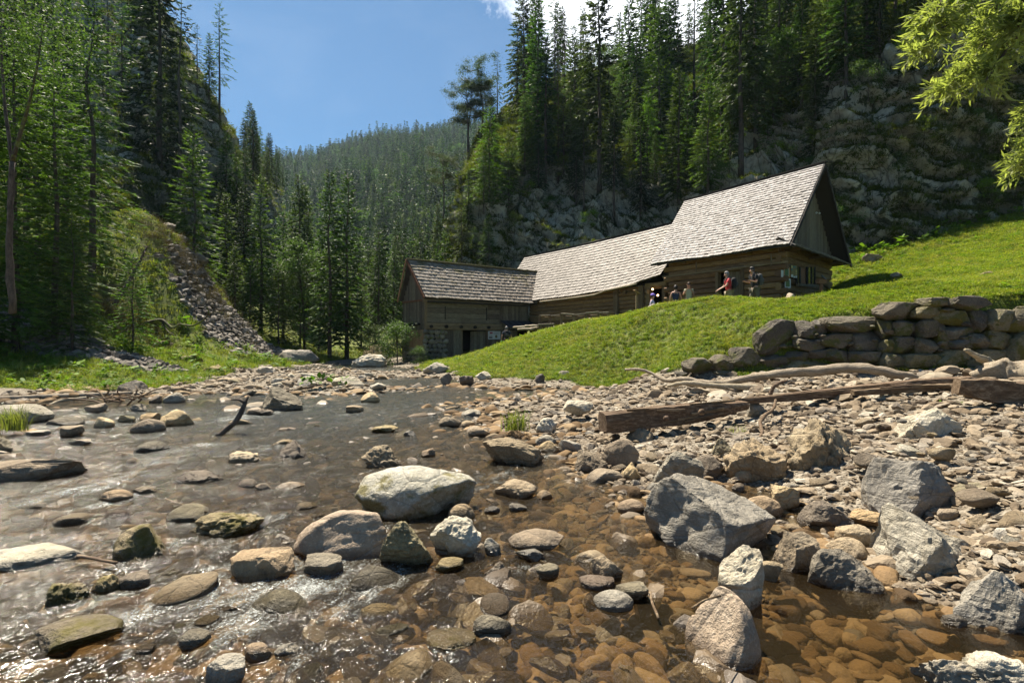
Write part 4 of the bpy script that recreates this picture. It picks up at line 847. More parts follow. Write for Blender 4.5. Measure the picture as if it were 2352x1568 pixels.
def shingles(parent, name, E0, E1, R0, R1, rows, width, mat, eave=None, thick=.04, seed=1, ridge_sag=0., mossedge=0.):
    E0, E1, R0, R1 = map(Vector, (E0, E1, R0, R1)); n = (E1 - E0).cross(R0 - E0).normalized()
    if n.z < 0: n = -n
    r = np.random.default_rng(seed); mb = MB(); ms = []
    def S_(u, v):
        p = E0.lerp(E1, u).lerp(R0.lerp(R1, u), v)
        if eave: p = p + Vector((0, 0, eave(u) * (1 - v) ** 1.5))
        p = p + Vector((0, 0, -ridge_sag * math.sin(math.pi * u) * v)); return p
    L = (E1 - E0).length
    for j in range(rows):
        v0 = j / rows; v1 = min((j + 1.25) / rows, 1.0); u = -.002; wob = r.uniform(0, 10)
        while u < 1:
            w = width / L * r.uniform(.7, 1.35); u1 = min(u + w * .93, 1.003)
            dv = r.normal() * .035 / rows + .05 / rows * math.sin(u * 23 + wob); t = thick * r.uniform(.8, 1.3); lift = abs(r.normal()) * .006
            a, b_, c, d = S_(u, v0 + dv), S_(u1, v0 + dv + r.normal() * .02 / rows), S_(u1, v1), S_(u, v1); q = r.random()
            mb.hexa([a + n * lift, b_ + n * lift, c, d, a + n * (t + lift), b_ + n * (t + lift), c + n * .012, d + n * .012], q)
            ms += [(1 - v0) * 0 + (.25 * v0 + .12) * mossedge] * 8; u += w
    me = mesh_np(name, np.array(mb.v) - np.array(parent.location), np.array(mb.f), [mat], False, {'rnd': ('POINT', 'FLOAT', np.array(mb.r)), 'mossy': ('POINT', 'FLOAT', np.array(ms))})
    o = obj(name, me, parent, kind='stuff'); return o, S_, n
def slab(parent, name, a, b_, c, d, t, mat):
    mb = MB(); a, b_, c, d = map(Vector, (a, b_, c, d)); n = (b_ - a).cross(d - a).normalized(); n = n if n.z > 0 else -n
    mb.hexa([a - n*t, b_ - n*t, c - n*t, d - n*t, a - n*.004, b_ - n*.004, c - n*.004, d - n*.004])
    return obj(name, mb.mesh(name, mat, origin=parent.location), parent)
def log_wall(parent, A, B, z0, z1, n, mat, gaps=(), ext=.0, thick=.24):
    A, B = Vector(A), Vector(B); L = (B - A).length; u = (B - A) / L; h = (z1 - z0) / n
    for i in range(n):
        zc = z0 + h * (i + .5); segs = [(-ext * (i % 2) - .02, L + ext * (i % 2) + .02)]
        for s0, s1, g0, g1 in gaps:
            if g0 < zc < g1:
                segs = [q for a, b_ in segs for q in ((a, min(b_, s0)), (max(a, s1), b_)) if q[1] - q[0] > .1]
        for a, b_ in segs:
            p, q = A + u * a, A + u * b_; p.z = q.z = zc
            timber('log', p, q, thick * br.uniform(.85, 1.1), h * .93, mat, parent, bev=.38, rough=.14, nst=6)
def boards(parent, A, B, zb, zt, w, mat, thick=.03, name='board', jit=.0, off=0.):
    """upright boards side by side from A to B; zb, zt are functions of the fraction along"""
    A, B = Vector(A), Vector(B); L = (B - A).length; n = max(1, round(L / w)); u = (B - A) / L; nn = Vector((u.y, -u.x, 0))
    for i in range(n):
        c = (i + .5) / n; p = A.lerp(B, c) + nn * (off + br.uniform(0, .012)); a = p.copy(); b_ = p.copy(); a.z = zb(c) - br.uniform(0, jit); b_.z = zt(c)
        if b_.z - a.z < .06: continue
        timber(name, a, b_, thick, L / n * .95, mat, parent, up=tuple(u), bev=.12, rough=.02, nst=2)
def box_part(parent, name, A, B, z0, z1, t, mat):
    """plain wall sheet from A to B (unseen sides and linings)"""
    A, B = Vector(A), Vector(B); u = (B - A).normalized(); nn = Vector((u.y, -u.x, 0)); mb = MB(); a = A.copy(); a.z = z0
    mb.box(a - nn * t / 2, B - A - Vector((0, 0, B.z - A.z)), nn * t, (0, 0, z1 - z0)); return obj(name, mb.mesh(name, mat, origin=parent.location), parent)

# ------------------------------------------------------------------ big log house on the right
a3 = V3(.594, -.804, 0); b3 = V3(.804, .594, 0)
H3 = thing('log_house', 'tall log house with steep grey shingle roof and boarded gable, highest on the meadow', 'house', (11.5, 25, 2.8))
E0, E1, R0, R1, B0, B1 = V3(7.03, 26.0, 5.39), V3(11.1, 20.5, 5.39), V3(9.9, 29.3, 9.52), V3(14.08, 23.1, 9.52), V3(12.89, 31.3, 5.3), V3(16.96, 25.7, 5.39)
_, S3, n3 = shingles(H3, 'shingles', E0, E1, R0, R1, 28, .115, M_SH3, seed=3, thick=.042, eave=lambda u: .03 * math.sin(u * 9))
DN = V3(0, 0, -.12)
slab(H3, 'roof', E0 + DN * .3, E1 + DN * .3, R1 + DN, R0 + DN, .05, M_SHBACK); slab(H3, 'back_roof', B0, B1, R1, R0, .06, M_SHBACK)
_, _, _ = shingles(H3, 'back_shingles', B1, B0, R1, R0, 24, .2, M_SH3, seed=4)
timber('ridge_board', R0 + V3(-.02, .1, .06), R1 + V3(.06, -.08, .06), .22, .07, M_DARKWOOD, H3)
WF0, WF1, WB1, WB0 = V3(8.0, 25.85, 0), V3(11.24, 21.5, 0), V3(15.98, 25.84, 0), V3(12.7, 30.2, 0)
nf = V3(-b3.x, -b3.y, 0); ng = V3(a3.x, a3.y, 0)
def s_on(A, u, p): return (Vector((p.x, p.y, 0)) - A).dot(u)
u_f = (WF1 - WF0).normalized(); u_g = (WB1 - WF1).normalized()
dl = on_plane(1648, 640, WF0, nf); dr_ = on_plane(1712, 640, WF0, nf); sd0, sd1 = s_on(WF0, u_f, dl), s_on(WF0, u_f, dr_)
log_wall(H3, WF0, WF1, 2.75, 5.75, 12, M_LOG, gaps=[(sd0, sd1, 2.7, 4.75)], ext=.3)
wl = on_plane(1831, 640, WF1, ng); wr = on_plane(1872, 640, WF1, ng); sw0, sw1 = s_on(WF1, u_g, wl), s_on(WF1, u_g, wr)
zt_, zb_ = on_plane(1850, 612, WF1, ng).z, on_plane(1850, 651, WF1, ng).z
log_wall(H3, WF1 + u_g * .12, WB1, 2.75, 5.72, 10, M_LOG, gaps=[(sw0, sw1, zb_, zt_)], ext=.25)
for nm, A_, B_ in (('wall', WF0, WB0), ('back_wall', WB0, WB1)): box_part(H3, nm, A_, B_, 2.4, 5.7, .15, M_DARKWOOD)
mbf = MB(); mbf.hexa([V3(*p) for p in ((8.2,25.9,2.7),(11.2,21.8,2.7),(15.7,25.8,2.7),(12.6,29.9,2.7),(8.2,25.9,2.76),(11.2,21.8,2.76),(15.7,25.8,2.76),(12.6,29.9,2.76))]); obj('floor', mbf.mesh('floor', M_DARKWOOD, origin=H3.location), H3)
# front door (open half)
df_ = obj('door_frame', None, H3) if False else None
pdl, pdr = WF0 + u_f * sd0, WF0 + u_f * sd1
for s_ in (sd0 + .07, sd1 - .07): q = WF0 + u_f * s_ + nf * .06; timber('door_post', V3(q.x, q.y, 2.75), V3(q.x, q.y, 4.72), .30, .14, M_BEAM, H3, up=tuple(u_f), nst=2)
q0, q1 = WF0 + u_f * sd0 + nf * .08, WF0 + u_f * sd1 + nf * .08; timber('door_lintel', V3(q0.x, q0.y, 4.76), V3(q1.x, q1.y, 4.76), .3, .16, M_BEAM, H3, nst=2)
ddoor = bpy.data.objects.new('door', None); C.objects.link(ddoor); ddoor.parent = H3; ddoor.location = (0, 0, 0)
q0 = WF0 + u_f * (sd0 + .55); q1 = WF0 + u_f * (sd1 - .14)
for i in range(4):
    qa = q0.lerp(q1, (i + .5) / 4) - nf * .02; o = timber('board', V3(qa.x, qa.y, 2.8), V3(qa.x, qa.y, 4.66), .04, (q1 - q0).length / 4 * .96, M_BOARD, H3, up=tuple(u_f), nst=2); o.parent = ddoor
q0 = WF0 + u_f * (sd0 + .15); q1 = WF0 + u_f * (sd0 + .54); qm = (q0 + q1) / 2
for i in range(2):
    zz = 3.55 + i * .55; o = timber('rail', V3(q0.x, q0.y, zz), V3(q1.x, q1.y, zz), .04, .05, M_BEAM, H3, nst=2); o.parent = ddoor
# rafters, wall plate, beam ends, long pole hanging under the eave
timber('wall_plate', V3(*(WF0 - u_f * .9 + nf * .25)[:2], 5.62), V3(*(WF1 + u_f * .65 + nf * .25)[:2], 5.62), .22, .24, M_BEAM, H3)
for i in range(9):
    u = (i + .5) / 9; p = E0.lerp(E1, u); q = R0.lerp(R1, u); dn = -n3 * .11; timber('rafter', p + dn + (q - p) * .01, p.lerp(q, .45) + dn, .10, .12, M_BEAM, H3, nst=2)
for sx, yy in ((.9, 5.42), (2.4, 5.42), (4.2, 5.42), (WF1 - WF0).length and (5.1, 5.42)):
    q = WF0 + u_f * sx; timber('beam_end', V3(*(q - nf * .1)[:2], yy), V3(*(q + nf * .62)[:2], yy), .2, .22, M_BEAM, H3, nst=3)
pa, pb = on_plane(1522, 636, WF0 + nf * .5, nf), on_plane(1810, 601, WF0 + nf * .5, nf); timber('pole', pa, pb, .07, .07, M_BEAM, H3, label='long pole hung under the eave')
for x in (1599, 1771):
    q = on_plane(x, 583 if x > 1700 else 600, WF0 + nf * .5, nf); q2 = on_plane(x, 611 if x > 1700 else 632, WF0 + nf * .5, nf); timber('hanger', q2, q, .05, .05, M_BEAM, H3, nst=2)
# boarded gable and the little skirt roof below it
gA, gB = WF1 + u_g * -.55 + ng * .12, WB1 + u_g * .55 + ng * .12; apex = 9.25; zg = 5.72
Lg = (gB - gA).length; mid = .5 + .0
boards(H3, gA, gB, lambda c: zg, lambda c: 5.2 + (apex - 5.2) * (1 - abs(c - .5) / .5), .21, M_BOARD)
sk = MB(); s0, s1 = gA + V3(0, 0, zg + .08), gB + V3(0, 0, zg + .08); e0, e1 = s0 + ng * .75 + V3(0, 0, -.48) - u_g * .15, s1 + ng * .75 + V3(0, 0, -.48) + u_g * .15
_, _, _ = shingles(H3, 'skirt_shingles', e0, e1, s0, s1, 3, .13, M_SH2, seed=9, thick=.03); slab(H3, 'skirt_roof', e0, e1, s1, s0, .04, M_SHBACK)
timber('gable_sill', s0 + V3(0, 0, -.12), s1 + V3(0, 0, -.12), .14, .14, M_BEAM, H3)
for P0, P1 in ((E1, R1), (B1, R1)): timber('barge_board', P0 + ng * .06 - V3(0, 0, .12), P1 + ng * .06 - V3(0, 0, .08), .05, .16, M_DARKWOOD, H3, up=(0, 0, 1))
for t_ in (.12, .5, .88): q = gA.lerp(gB, t_) + V3(0, 0, 5.35); timber('bracket', q - ng * .2, q + ng * .62, .12, .13, M_BEAM, H3, nst=2)
# window of the gable end with green-reflecting panes
M_GLASS = Mat('window_glass'); M_GLASS.set((.03, .035, .03), .06, spec=.9); M_GLASS = M_GLASS.m
def gp(x, y, off=0.): return on_plane(x, y, WF1 + ng * (.14 + off), ng)
win = bpy.data.objects.new('window', None); C.objects.link(win); win.parent = H3
def wpart(name, x0, x1, y0, y1, mat, off=.0, t=.03):
    a, b_, c, d = gp(x0, y1, off), gp(x1, y1 + (x1 - x0) * .035, off), gp(x1, y0 + (x1 - x0) * .1, off), gp(x0, y0, off); mb = MB()
    nn_ = ng * t; mb.hexa([a - nn_, b_ - nn_, c - nn_, d - nn_, a, b_, c, d]); o = obj(name, mb.mesh(name, mat, origin=H3.location), win); return o
for x0, x1 in ((1833, 1837), (1857, 1864), (1866.5, 1871)):
    for k in range(3): wpart('pane', x0, x1, 615 + k * 12.2, 626 + k * 12.2, M_GLASS, .02)
for x0, x1 in ((1830.6, 1832.6), (1837.4, 1840), (1854, 1856.4), (1864.4, 1866.2), (1871.4, 1873.6)): wpart('frame', x0, x1, 612.5, 652, M_DARKWOOD, .05, .06)
wpart('shutter', 1840, 1854, 615, 650, M_REDWOOD, -.03); wpart('sill', 1837, 1875, 651, 656.5, M_BOARD, .1, .16)

# ------------------------------------------------------------------ long low middle building
H2 = thing('log_mill', 'long low log building with sagging brown grey shingle roof between the other two', 'house', (4, 34, 2.2))
E0, E1, R0, R1 = V3(-1.37, 40.2, 4.35), V3(7.75, 26.9, 4.35), V3(1.1, 42.0, 8.42), V3(10.3, 28.5, 8.42)
def eave2(u): return float(np.interp(u, [0, .33, .6, .75, .88, 1], [-.05, .03, .06, .16, .32, .64]))
_, S2, n2_ = shingles(H2, 'shingles', E0, E1, R0, R1, 19, .13, M_SH2, seed=6, eave=eave2, thick=.048, ridge_sag=.10)
back = V3(2.5, 1.75, 0) * 2; slab(H2, 'back_roof', E0 + back, E1 + back, R1, R0, .06, M_SHBACK); mb = MB()
us = np.linspace(0, 1, 9)
for i in range(8):
    a, b_, c, d = S2(us[i], 0), S2(us[i+1], 0), S2(us[i+1], 1), S2(us[i], 1); mb.hexa([p - n2_ * .06 for p in (a, b_, c, d)] + [p - n2_ * .005 for p in (a, b_, c, d)])
obj('roof', mb.mesh('roof', M_SHBACK, origin=H2.location), H2)
timber('ridge_board', R0 + V3(0, 0, .02), (R0 + R1) / 2 + V3(0, 0, -.08), .2, .07, M_DARKWOOD, H2); timber('ridge_board', (R0 + R1) / 2 + V3(0, 0, -.08), R1 + V3(0, 0, .02), .2, .07, M_DARKWOOD, H2)
b2 = V3(.826, .564, 0); u2 = V3(.564, -.826, 0); n2w = -b2
W0 = V3(-.88, 40.55, 0); W1 = W0 + u2 * 16.2
def sx2(x, y=690): return s_on(W0, u2, on_plane(x, y, W0, n2w))
dk0, dk1 = sx2(1497), sx2(1526)
log_wall(H2, W0 + u2 * 4.0, W1, 1.9, 4.6, 11, M_LOG, gaps=[(dk0 - 4 - .2, dk1 - 4 + .2, 1.8, 4.45)], ext=0)
for s_ in (dk0 - .1, dk1 + .1): q = W0 + u2 * s_ + n2w * .05; timber('door_post', V3(q.x, q.y, 2.4), V3(q.x, q.y, 4.5), .3, .26, M_BEAM, H2, up=tuple(u2), nst=2)
q0, q1 = W0 + u2 * (dk0 - .3) + n2w * .06, W0 + u2 * (dk1 + .3) + n2w * .06; timber('door_lintel', V3(*q0[:2], 4.57), V3(*q1[:2], 4.57), .32, .22, M_BEAM, H2, nst=2)
box_part(H2, 'back_wall', W0 + b2 * 4.2, W1 + b2 * 4.2, 1.5, 5.2, .15, M_DARKWOOD); box_part(H2, 'side_wall', W1, W1 + b2 * 4.2, 1.5, 5.2, .15, M_DARKWOOD)
for x in (1256, 1305, 1353, 1441, 1420): s_ = sx2(x); q = W0 + u2 * s_; timber('beam_end', V3(*(q - n2w * .1)[:2], 4.32), V3(*(q + n2w * .3)[:2], 4.32), .2, .2, M_BEAM, H2, nst=3)
for x in (1420, 1478): s_ = sx2(x); q = W0 + u2 * s_ + n2w * .16; timber('post', V3(*q[:2], 2.0), V3(*q[:2], 4.6), .2, .32, M_BEAM, H2, up=tuple(u2), nst=3)
g0, g1, g2 = on_plane(1352, 677, W0 + n2w * .75, n2w), on_plane(1390, 668, W0 + n2w * .75, n2w), on_plane(1462, 652, W0 + n2w * .75, n2w)
g00 = on_plane(1240, 693, W0 + n2w * .75, n2w); v, f = tube(smooth_pts([g00, g0 + V3(0, 0, -.05), g1, g2], 16), .055, 6, .3, 4); obj('gutter_pole', mesh_np('gutter_pole', v - np.array(H2.location), f, [M_LOGDRIFT], True), H2)
# tools hung by the doorway
for k, (x, y, r0) in enumerate(((1487.5, 669, .085), (1498, 664, .06))):
    q = on_plane(x, y, W0 + n2w * .35, n2w); 
    if k == 0:
        t_ = thing('birdhouse', 'small pale wooden box hanging left of the open doorway', 'box', tuple(q)); timber('body', q - V3(0, 0, .14), q + V3(0, 0, .08), .12, .14, M_BOARD_NEW, t_, up=(1, 0, 0), nst=2); timber('hanger', q + V3(0, 0, .08), q + V3(0, 0, .3), .02, .02, M_BEAM, t_, up=(1, 0, 0), nst=2)
M_LAMP = Mat('lamp_glow'); M_LAMP.p.inputs['Emission Color'].default_value = (1, .62, .3, 1); M_LAMP.p.inputs['Emission Strength'].default_value = 3; M_LAMP = M_LAMP.m
def lamp(x, y, off, lab):
    q = on_plane(x, y, W0 + n2w * off, n2w); v, f = ico(2); t_ = thing('lamp', lab, 'lamp', tuple(q)); obj('bulb', mesh_np('bulb', v * .055, f, [M_LAMP], True), t_)
    timber('socket', q + V3(0, 0, .05), q + V3(0, 0, .13), .05, .05, M_DARKWOOD, t_, up=(1, 0, 0), nst=2)
lamp(1499, 664, .42, 'lit bulb under the eave above the open doorway'); lamp(1511, 678, .1, 'tiny lit bulb at the top of the dark doorway')

# ------------------------------------------------------------------ left building above the stream
H1 = thing('mill_annex', 'two storey board building with mossy shingle roof standing by the stream', 'house', (-3, 34.5, .4))
E0, E1, R0, R1, B0_, B1_ = V3(-5.42, 32.15, 4.28), V3(1.75, 36.15, 4.26), V3(-6.82, 33.55, 6.87), V3(2.2, 38.9, 6.75), V3(-7.69, 34.9, 4.25), V3(-.6, 39.0, 4.25)
_, S1, n1_ = shingles(H1, 'shingles', E0, E1, R0, R1, 11, .12, M_SH1, seed=8, thick=.055, eave=lambda u: -.09 * u, ridge_sag=.07, mossedge=1.)
slab(H1, 'roof', E0 - V3(0,0,.05), E1 - V3(0, 0, .14), R1 + DN, R0 + DN, .05, M_SHBACK); slab(H1, 'back_roof', B0_, B1_, R1, R0, .06, M_SHBACK)
M_MOSSWOOD = wood_mat('mossy_ridge', (.07, .055, .03), (.12, .10, .045), (.16, .14, .06), moss=.9); timber('ridge_board', R0 + V3(-.1, -.05, .03), R1 + V3(0, 0, .02), .24, .1, M_MOSSWOOD, H1)
F0, F1, K0, K1 = V3(-5.5, 32.62, 0), V3(1.15, 36.3, 0), V3(-7.4, 34.95, 0), V3(-.8, 38.6, 0)
u1 = (F1 - F0).normalized(); n1w = V3(u1.y, -u1.x, 0); uk = (K0 - F0).normalized(); nk = V3(-uk.y, uk.x, 0)
if nk.x > 0: nk = -nk
def q1p(x, y, off=0.): return on_plane(x, y, F0 + n1w * off, n1w)
def s1x(x, y=720): return s_on(F0, u1, q1p(x, y))
Z_T, Z_M, Z_L = 3.98, 2.72, 2.26
# upper storey: four wide planks lying, then upright boards
sA, sB, sE = 0.05, s1x(1147), (F1 - F0).length
hp = (Z_T - Z_M) / 4
for i in range(4):
    cuts = [sA, s1x(1022), s1x(1117), sB] if i in (1, 2) else [sA, s1x(1060 + 20 * i), sB]
    for c0, c1 in zip(cuts[:-1], cuts[1:]): p, q = F0 + u1 * (c0 + .01), F0 + u1 * (c1 - .01); p.z = q.z = Z_M + hp * (i + .5); timber('plank', p, q, .05, hp * .94, M_BOARD, H1, rough=.03, bev=.1, nst=3)
for x in (1022, 1117): q = F0 + u1 * s1x(x) + n1w * .04; timber('batten', V3(*q[:2], Z_M + .2), V3(*q[:2], Z_T - .2), .03, .06, M_DARKWOOD, H1, up=tuple(u1), nst=2)
boards(H1, F0 + u1 * sB, F1, lambda c: Z_M - .35, lambda c: Z_T, .17, M_BOARD, jit=.05)
timber('corner_post', V3(*F0[:2], Z_L), V3(*F0[:2], Z_T + .1), .16, .16, M_BEAM, H1, up=tuple(u1), nst=2)
timber('wall_plate', V3(*(F0 + n1w * .1 - u1 * .2)[:2], Z_T + .12), V3(*(F1 + n1w * .1)[:2], Z_T + .08), .2, .2, M_BEAM, H1)
timber('eave_board', V3(*(F0 + n1w * .32)[:2], Z_T + .05), V3(*(F1 + n1w * .32)[:2], Z_T + .0), .06, .1, M_DARKWOOD, H1)
timber('sill_beam', V3(*(F0 + n1w * .06)[:2], Z_M - .12), V3(*(F0 + n1w * .06 + u1 * (sB + .1))[:2], Z_M - .12), .24, .2, M_BEAM, H1)
timber('sill_beam', V3(*(F0 + n1w * .06)[:2], Z_L + .12), V3(*(F0 + n1w * .06 + u1 * (sB + .2))[:2], Z_L + .12), .24, .22, M_BEAM, H1)
for x in (988, 1022, 1056, 1088, 1119): q = F0 + u1 * s1x(x, 745); timber('beam_end', V3(*(q - n1w * .2)[:2], Z_M - .27), V3(*(q + n1w * .32)[:2], Z_M - .27), .2, .2, M_DARKWOOD, H1, bev=.6, nst=2)
# gable side
boards(H1, K0, F0, lambda c: Z_L + .02, lambda c: Z_T + .15, .2, M_BOARD, off=.02)
boards(H1, K0 - uk * -.0, F0, lambda c: Z_T + .2, lambda c: Z_T + .15 + 2.35 * (1 - abs(c - .5) / .5), .2, M_BOARD, off=.07)
timber('gable_beam', V3(*(K0 + nk * .1)[:2], Z_T + .17), V3(*(F0 + nk * .1)[:2], Z_T + .17), .08, .1, M_REDWOOD, H1)
for P0, P1 in ((E0, R0), (B0_, R0)): timber('barge_board', P0 - u1 * .12 + V3(0, 0, -.06), P1 - u1 * .12 + V3(0, 0, -.05), .05, .17, M_REDWOOD, H1)
q = K0.lerp(F0, .12) + nk * .12; q2 = K0.lerp(F0, .8) + nk * .12; timber('axle_beam', V3(*q[:2], 2.62), V3(*q2[:2], 2.62), .16, .14, M_DARKWOOD, H1)
boards(H1, K0.lerp(F0, .3), F0 + nk * 0, lambda c: 1.05, lambda c: Z_L, .19, M_BOARD_NEW, off=.05)
# ground floor
M_STONE_WALL = rock_mat('pier_stone', (.13, .10, .07), (.24, .20, .145), (.36, .31, .235), wet=False, moss=.25)
def stone_row(parent, A, B, z0, z1, rows, w, mat, seed, depth=.25):
    A, B = Vector(A), Vector(B); L = (B - A).length; u = (B - A) / L; r = np.random.default_rng(seed); nn = V3(u.y, -u.x, 0)
    for j in range(rows):
        s = -r.uniform(0, w * .4); h = (z1 - z0) / rows
        while s < L:
            ww = w * r.uniform(.7, 1.4); c = A + u * min(s + ww / 2, L) + nn * r.uniform(0, .06); v, f = rock_shape(int(r.integers(9999)), 2, cuts=7, soft=.05, rough=.02, lump=.08)
            o = obj('stone', mesh_np('stone', v * np.array([ww * .56, depth * .6, h * .58]), f, [mat], True), parent); o.location = V3(c.x, c.y, z0 + h * (j + .5)) - parent.location; o.rotation_euler = (0, 0, math.atan2(u.y, u.x)); s += ww
p1, p2, p3, p4 = F0.copy(), F0 + u1 * s1x(1022), F0 + u1 * s1x(1060), F0 + u1 * s1x(1118)
stone_row(H1, p1 - u1 * .1, p2, -.15, Z_L, 8, .33, M_STONE_WALL, 3); stone_row(H1, K0, F0, -.2, 1.1, 5, .35, M_STONE_WALL, 4); stone_row(H1, K0, K0.lerp(F0, .3), 1.1, Z_L, 4, .35, M_STONE_WALL, 5)
box_part(H1, 'wall_light_block', p1 - n1w * .12, p2 - n1w * .12, -.3, Z_L, .1, M_DARKWOOD); box_part(H1, 'side_wall', K0 - nk * .15, F0 - nk * .15, -.3, Z_T, .1, M_DARKWOOD); box_part(H1, 'back_wall', K0, K1, -.3, Z_T, .1, M_DARKWOOD); box_part(H1, 'end_wall', F1 - u1*.1, K1, -.3, Z_T, .1, M_DARKWOOD)  # first sheet: unseen dark backing added behind the pier stones to block light
boards(H1, p2, p3, lambda c: .2, lambda c: Z_L, .19, M_BOARD, off=.02); boards(H1, p4, F1 - u1 * .9, lambda c: .3, lambda c: Z_L, .19, M_BOARD, off=.02)
for pp in (p3, p4): timber('door_post', V3(*pp[:2], .2), V3(*pp[:2], Z_L), .14, .14, M_BEAM, H1, up=tuple(u1), nst=2)
# plank door standing open inside the opening
boards(H1, p4 - n1w * .05, p4 - u1 * 1.0 - n1w * .5, lambda c: .4, lambda c: Z_L - .08, .2, M_BOARD, name='door_board')
for A_, B_, C_, D_ in ((V3(*F0[:2], Z_L + .05), V3(*F1[:2], Z_L + .05), V3(*K1[:2], Z_L + .05), V3(*K0[:2], Z_L + .05)),): slab(H1, 'upper_floor', A_, B_, C_, D_, .06, M_DARKWOOD)

# lean-to roof, stacked timber, trough on trestles
L1 = thing('lean_to', 'small dark lean-to roof built against the right end of the left building', 'shed', (0, 35, .8))
w_ = F0 + u1 * (s1x(1150)); w2_ = F0 + u1 * (s1x(1216)); top = 2.95; A_, B_ = V3(*w_[:2], top), V3(*w2_[:2], top); A2, B2 = A_ + n1w * .95 + V3(.1, 0, -.48), B_ + n1w * .95 + V3(.1, 0, -.48)
M_BLACK = plain('tarred_boards', (.035, .036, .042), .65); slab(L1, 'roof', A2, B2, B_, A_, .05, M_BLACK)
for i in range(6): t_ = i / 5; timber('batten', A2.lerp(B2, t_) + V3(0, 0, .02), A_.lerp(B_, t_) + V3(0, 0, .02), .04, .03, M_DARKWOOD, L1, nst=2)
for p in (A2, B2): timber('post', V3(p.x, p.y, .8), V3(p.x, p.y, p.z - .04), .1, .1, M_DARKWOOD, L1, up=tuple(u1), nst=2)
for k, (xa, xb, y, d, r0) in enumerate(((1179, 1214, 752, 33, .075), (1206, 1237, 749, 32.6, .07), (1189, 1226, 757, 32.2, .075), (1218, 1237, 754, 32, .06))):
    A_, B_ = P(xa, y, d), P(xb, y - 1, d - .5); v, f = tube(smooth_pts([A_, (A_ + B_) / 2 + V3(0, 0, .02), B_], 6), r0, 7, .25, k)
    tag(obj('timber_log', mesh_np('timber_log', v, f, [M_LOGDRIFT], True)), ('long thin log on top of the timber pile beside the lean-to', 'short top log at the right end of the timber pile', 'lower long log of the timber pile', 'short lower log at the right end of the timber pile')[k], 'log', 'logs piled beside the lean-to')
T = thing('timber_trough', 'old open water trough on stone and timber posts along the middle building', 'trough', (3, 30, 2.2))
pts_t = [(1240, 725, 31.5), (1264, 724.5, 31.3), (1290, 721.5, 31.0), (1318, 723.5, 30.2), (1346, 721, 29.6), (1375, 718, 29.0), (1400, 717, 28.6)]
for k in range(len(pts_t) - 1):
    A_, B_ = P(*pts_t[k]), P(*pts_t[k+1]); up_ = V3(0, 0, (.03, -.02, .05, .02, .06, .0)[k]); timber('rail', A_ + up_, B_ + up_, .10, .06, M_LOGDRIFT, T, nst=3); timber('trough_board', A_ + V3(.15, .5, -.1), B_ + V3(.15, .5, -.1), .08, .1, M_BEAM, T, nst=3)
for k, q in enumerate(pts_t):
    p = P(*q); z = max(gz(p.x, p.y), 1.2); timber('post', V3(p.x, p.y, z - .3), V3(p.x, p.y, p.z + .02), .13, .13, M_BEAM, T, up=(1, 0, 0), nst=3)
    timber('cross_beam', V3(p.x - .1, p.y - .15, p.z - .05), V3(p.x + .4, p.y + .75, p.z - .02), .09, .09, M_BEAM, T, nst=2)
for k in range(5):
    p = P(*pts_t[k]); z = gz(p.x, p.y); v, f = rock_shape(700 + k, 2, cuts=7); o = obj('stone', mesh_np('stone', v * np.array([.3, .25, .28]), f, [M_STONE_WALL], True), T); o.location = V3(p.x + .15, p.y + .1, z + .2) - T.location
A_, B_ = P(1237, 745.5, 31), P(1274, 743.5, 30.6); t_ = thing('bench', 'low plank bench at the left end of the trough', 'bench', tuple(V3(A_.x, A_.y, A_.z - .35))); timber('seat', A_, B_, .3, .07, M_LOGDRIFT, t_, nst=2)
for q in (A_.lerp(B_, .15), A_.lerp(B_, .85)): timber('leg', q - V3(0, 0, .5), q, .2, .14, M_BEAM, t_, up=(1, 0, 0), nst=2)

# ------------------------------------------------------------------ boards and notices
M_PAPER = plain('paper_white', (.62, .63, .60), .5); M_GREENP = plain('green_print', (.045, .12, .035), .5); M_REDP = plain('red_print', (.30, .03, .05), .5); M_TEXTP = plain('grey_print', (.30, .30, .29), .6); M_BROWNP = plain('ochre_print', (.20, .15, .05), .6)
M_MAPP = plain('map_green', (.10, .17, .05), .4); M_YELLOWP = plain('yellow_print', (.50, .42, .14), .5); M_TEAL = plain('teal_print', (.05, .16, .15), .5); M_FRAMEW = wood_mat('picture_frame_wood', (.26, .13, .04), (.36, .19, .07), (.45, .26, .11))
def sheet(parent, name, pl, x0, x1, y0, y1, off, mat, t=.008, sl0=0., sl1=0.):
    a, b_, c, d = pl(x0, y1, off), pl(x1, y1 + sl1, off), pl(x1, y0 + sl0, off), pl(x0, y0, off); n = (b_ - a).cross(d - a).normalized(); n = n if n.y < 0 else -n
    mb = MB(); mb.hexa([a - n*t, b_ - n*t, c - n*t, d - n*t, a, b_, c, d]); return obj(name, mb.mesh(name, mat, origin=parent.location), parent)
ib = thing('info_board', 'white information board with red heading and a round picture on the plank wall', 'sign', tuple(q1p(1135, 770, .1)))
sheet(ib, 'panel', q1p, 1121.5, 1149.5, 760.5, 779, .10, M_PAPER, .02)
sheet(ib, 'heading', q1p, 1124.5, 1131.8, 762.5, 766, .112, M_REDP, .006); sheet(ib, 'photo', q1p, 1123, 1131.2, 773.2, 776.6, .112, plain('print_photo', (.09, .08, .10), .5), .006)
for k in range(5): sheet(ib, 'text_line', q1p, 1123, 1131.2, 767.2 + k * 1.15, 767.7 + k * 1.15, .112, M_TEXTP, .006)
for k in range(6): sheet(ib, 'text_line', q1p, 1133.4, 1147 - (k % 3) * 1.5, 762 + k * 1.1, 762.45 + k * 1.1, .112, M_TEXTP, .006)
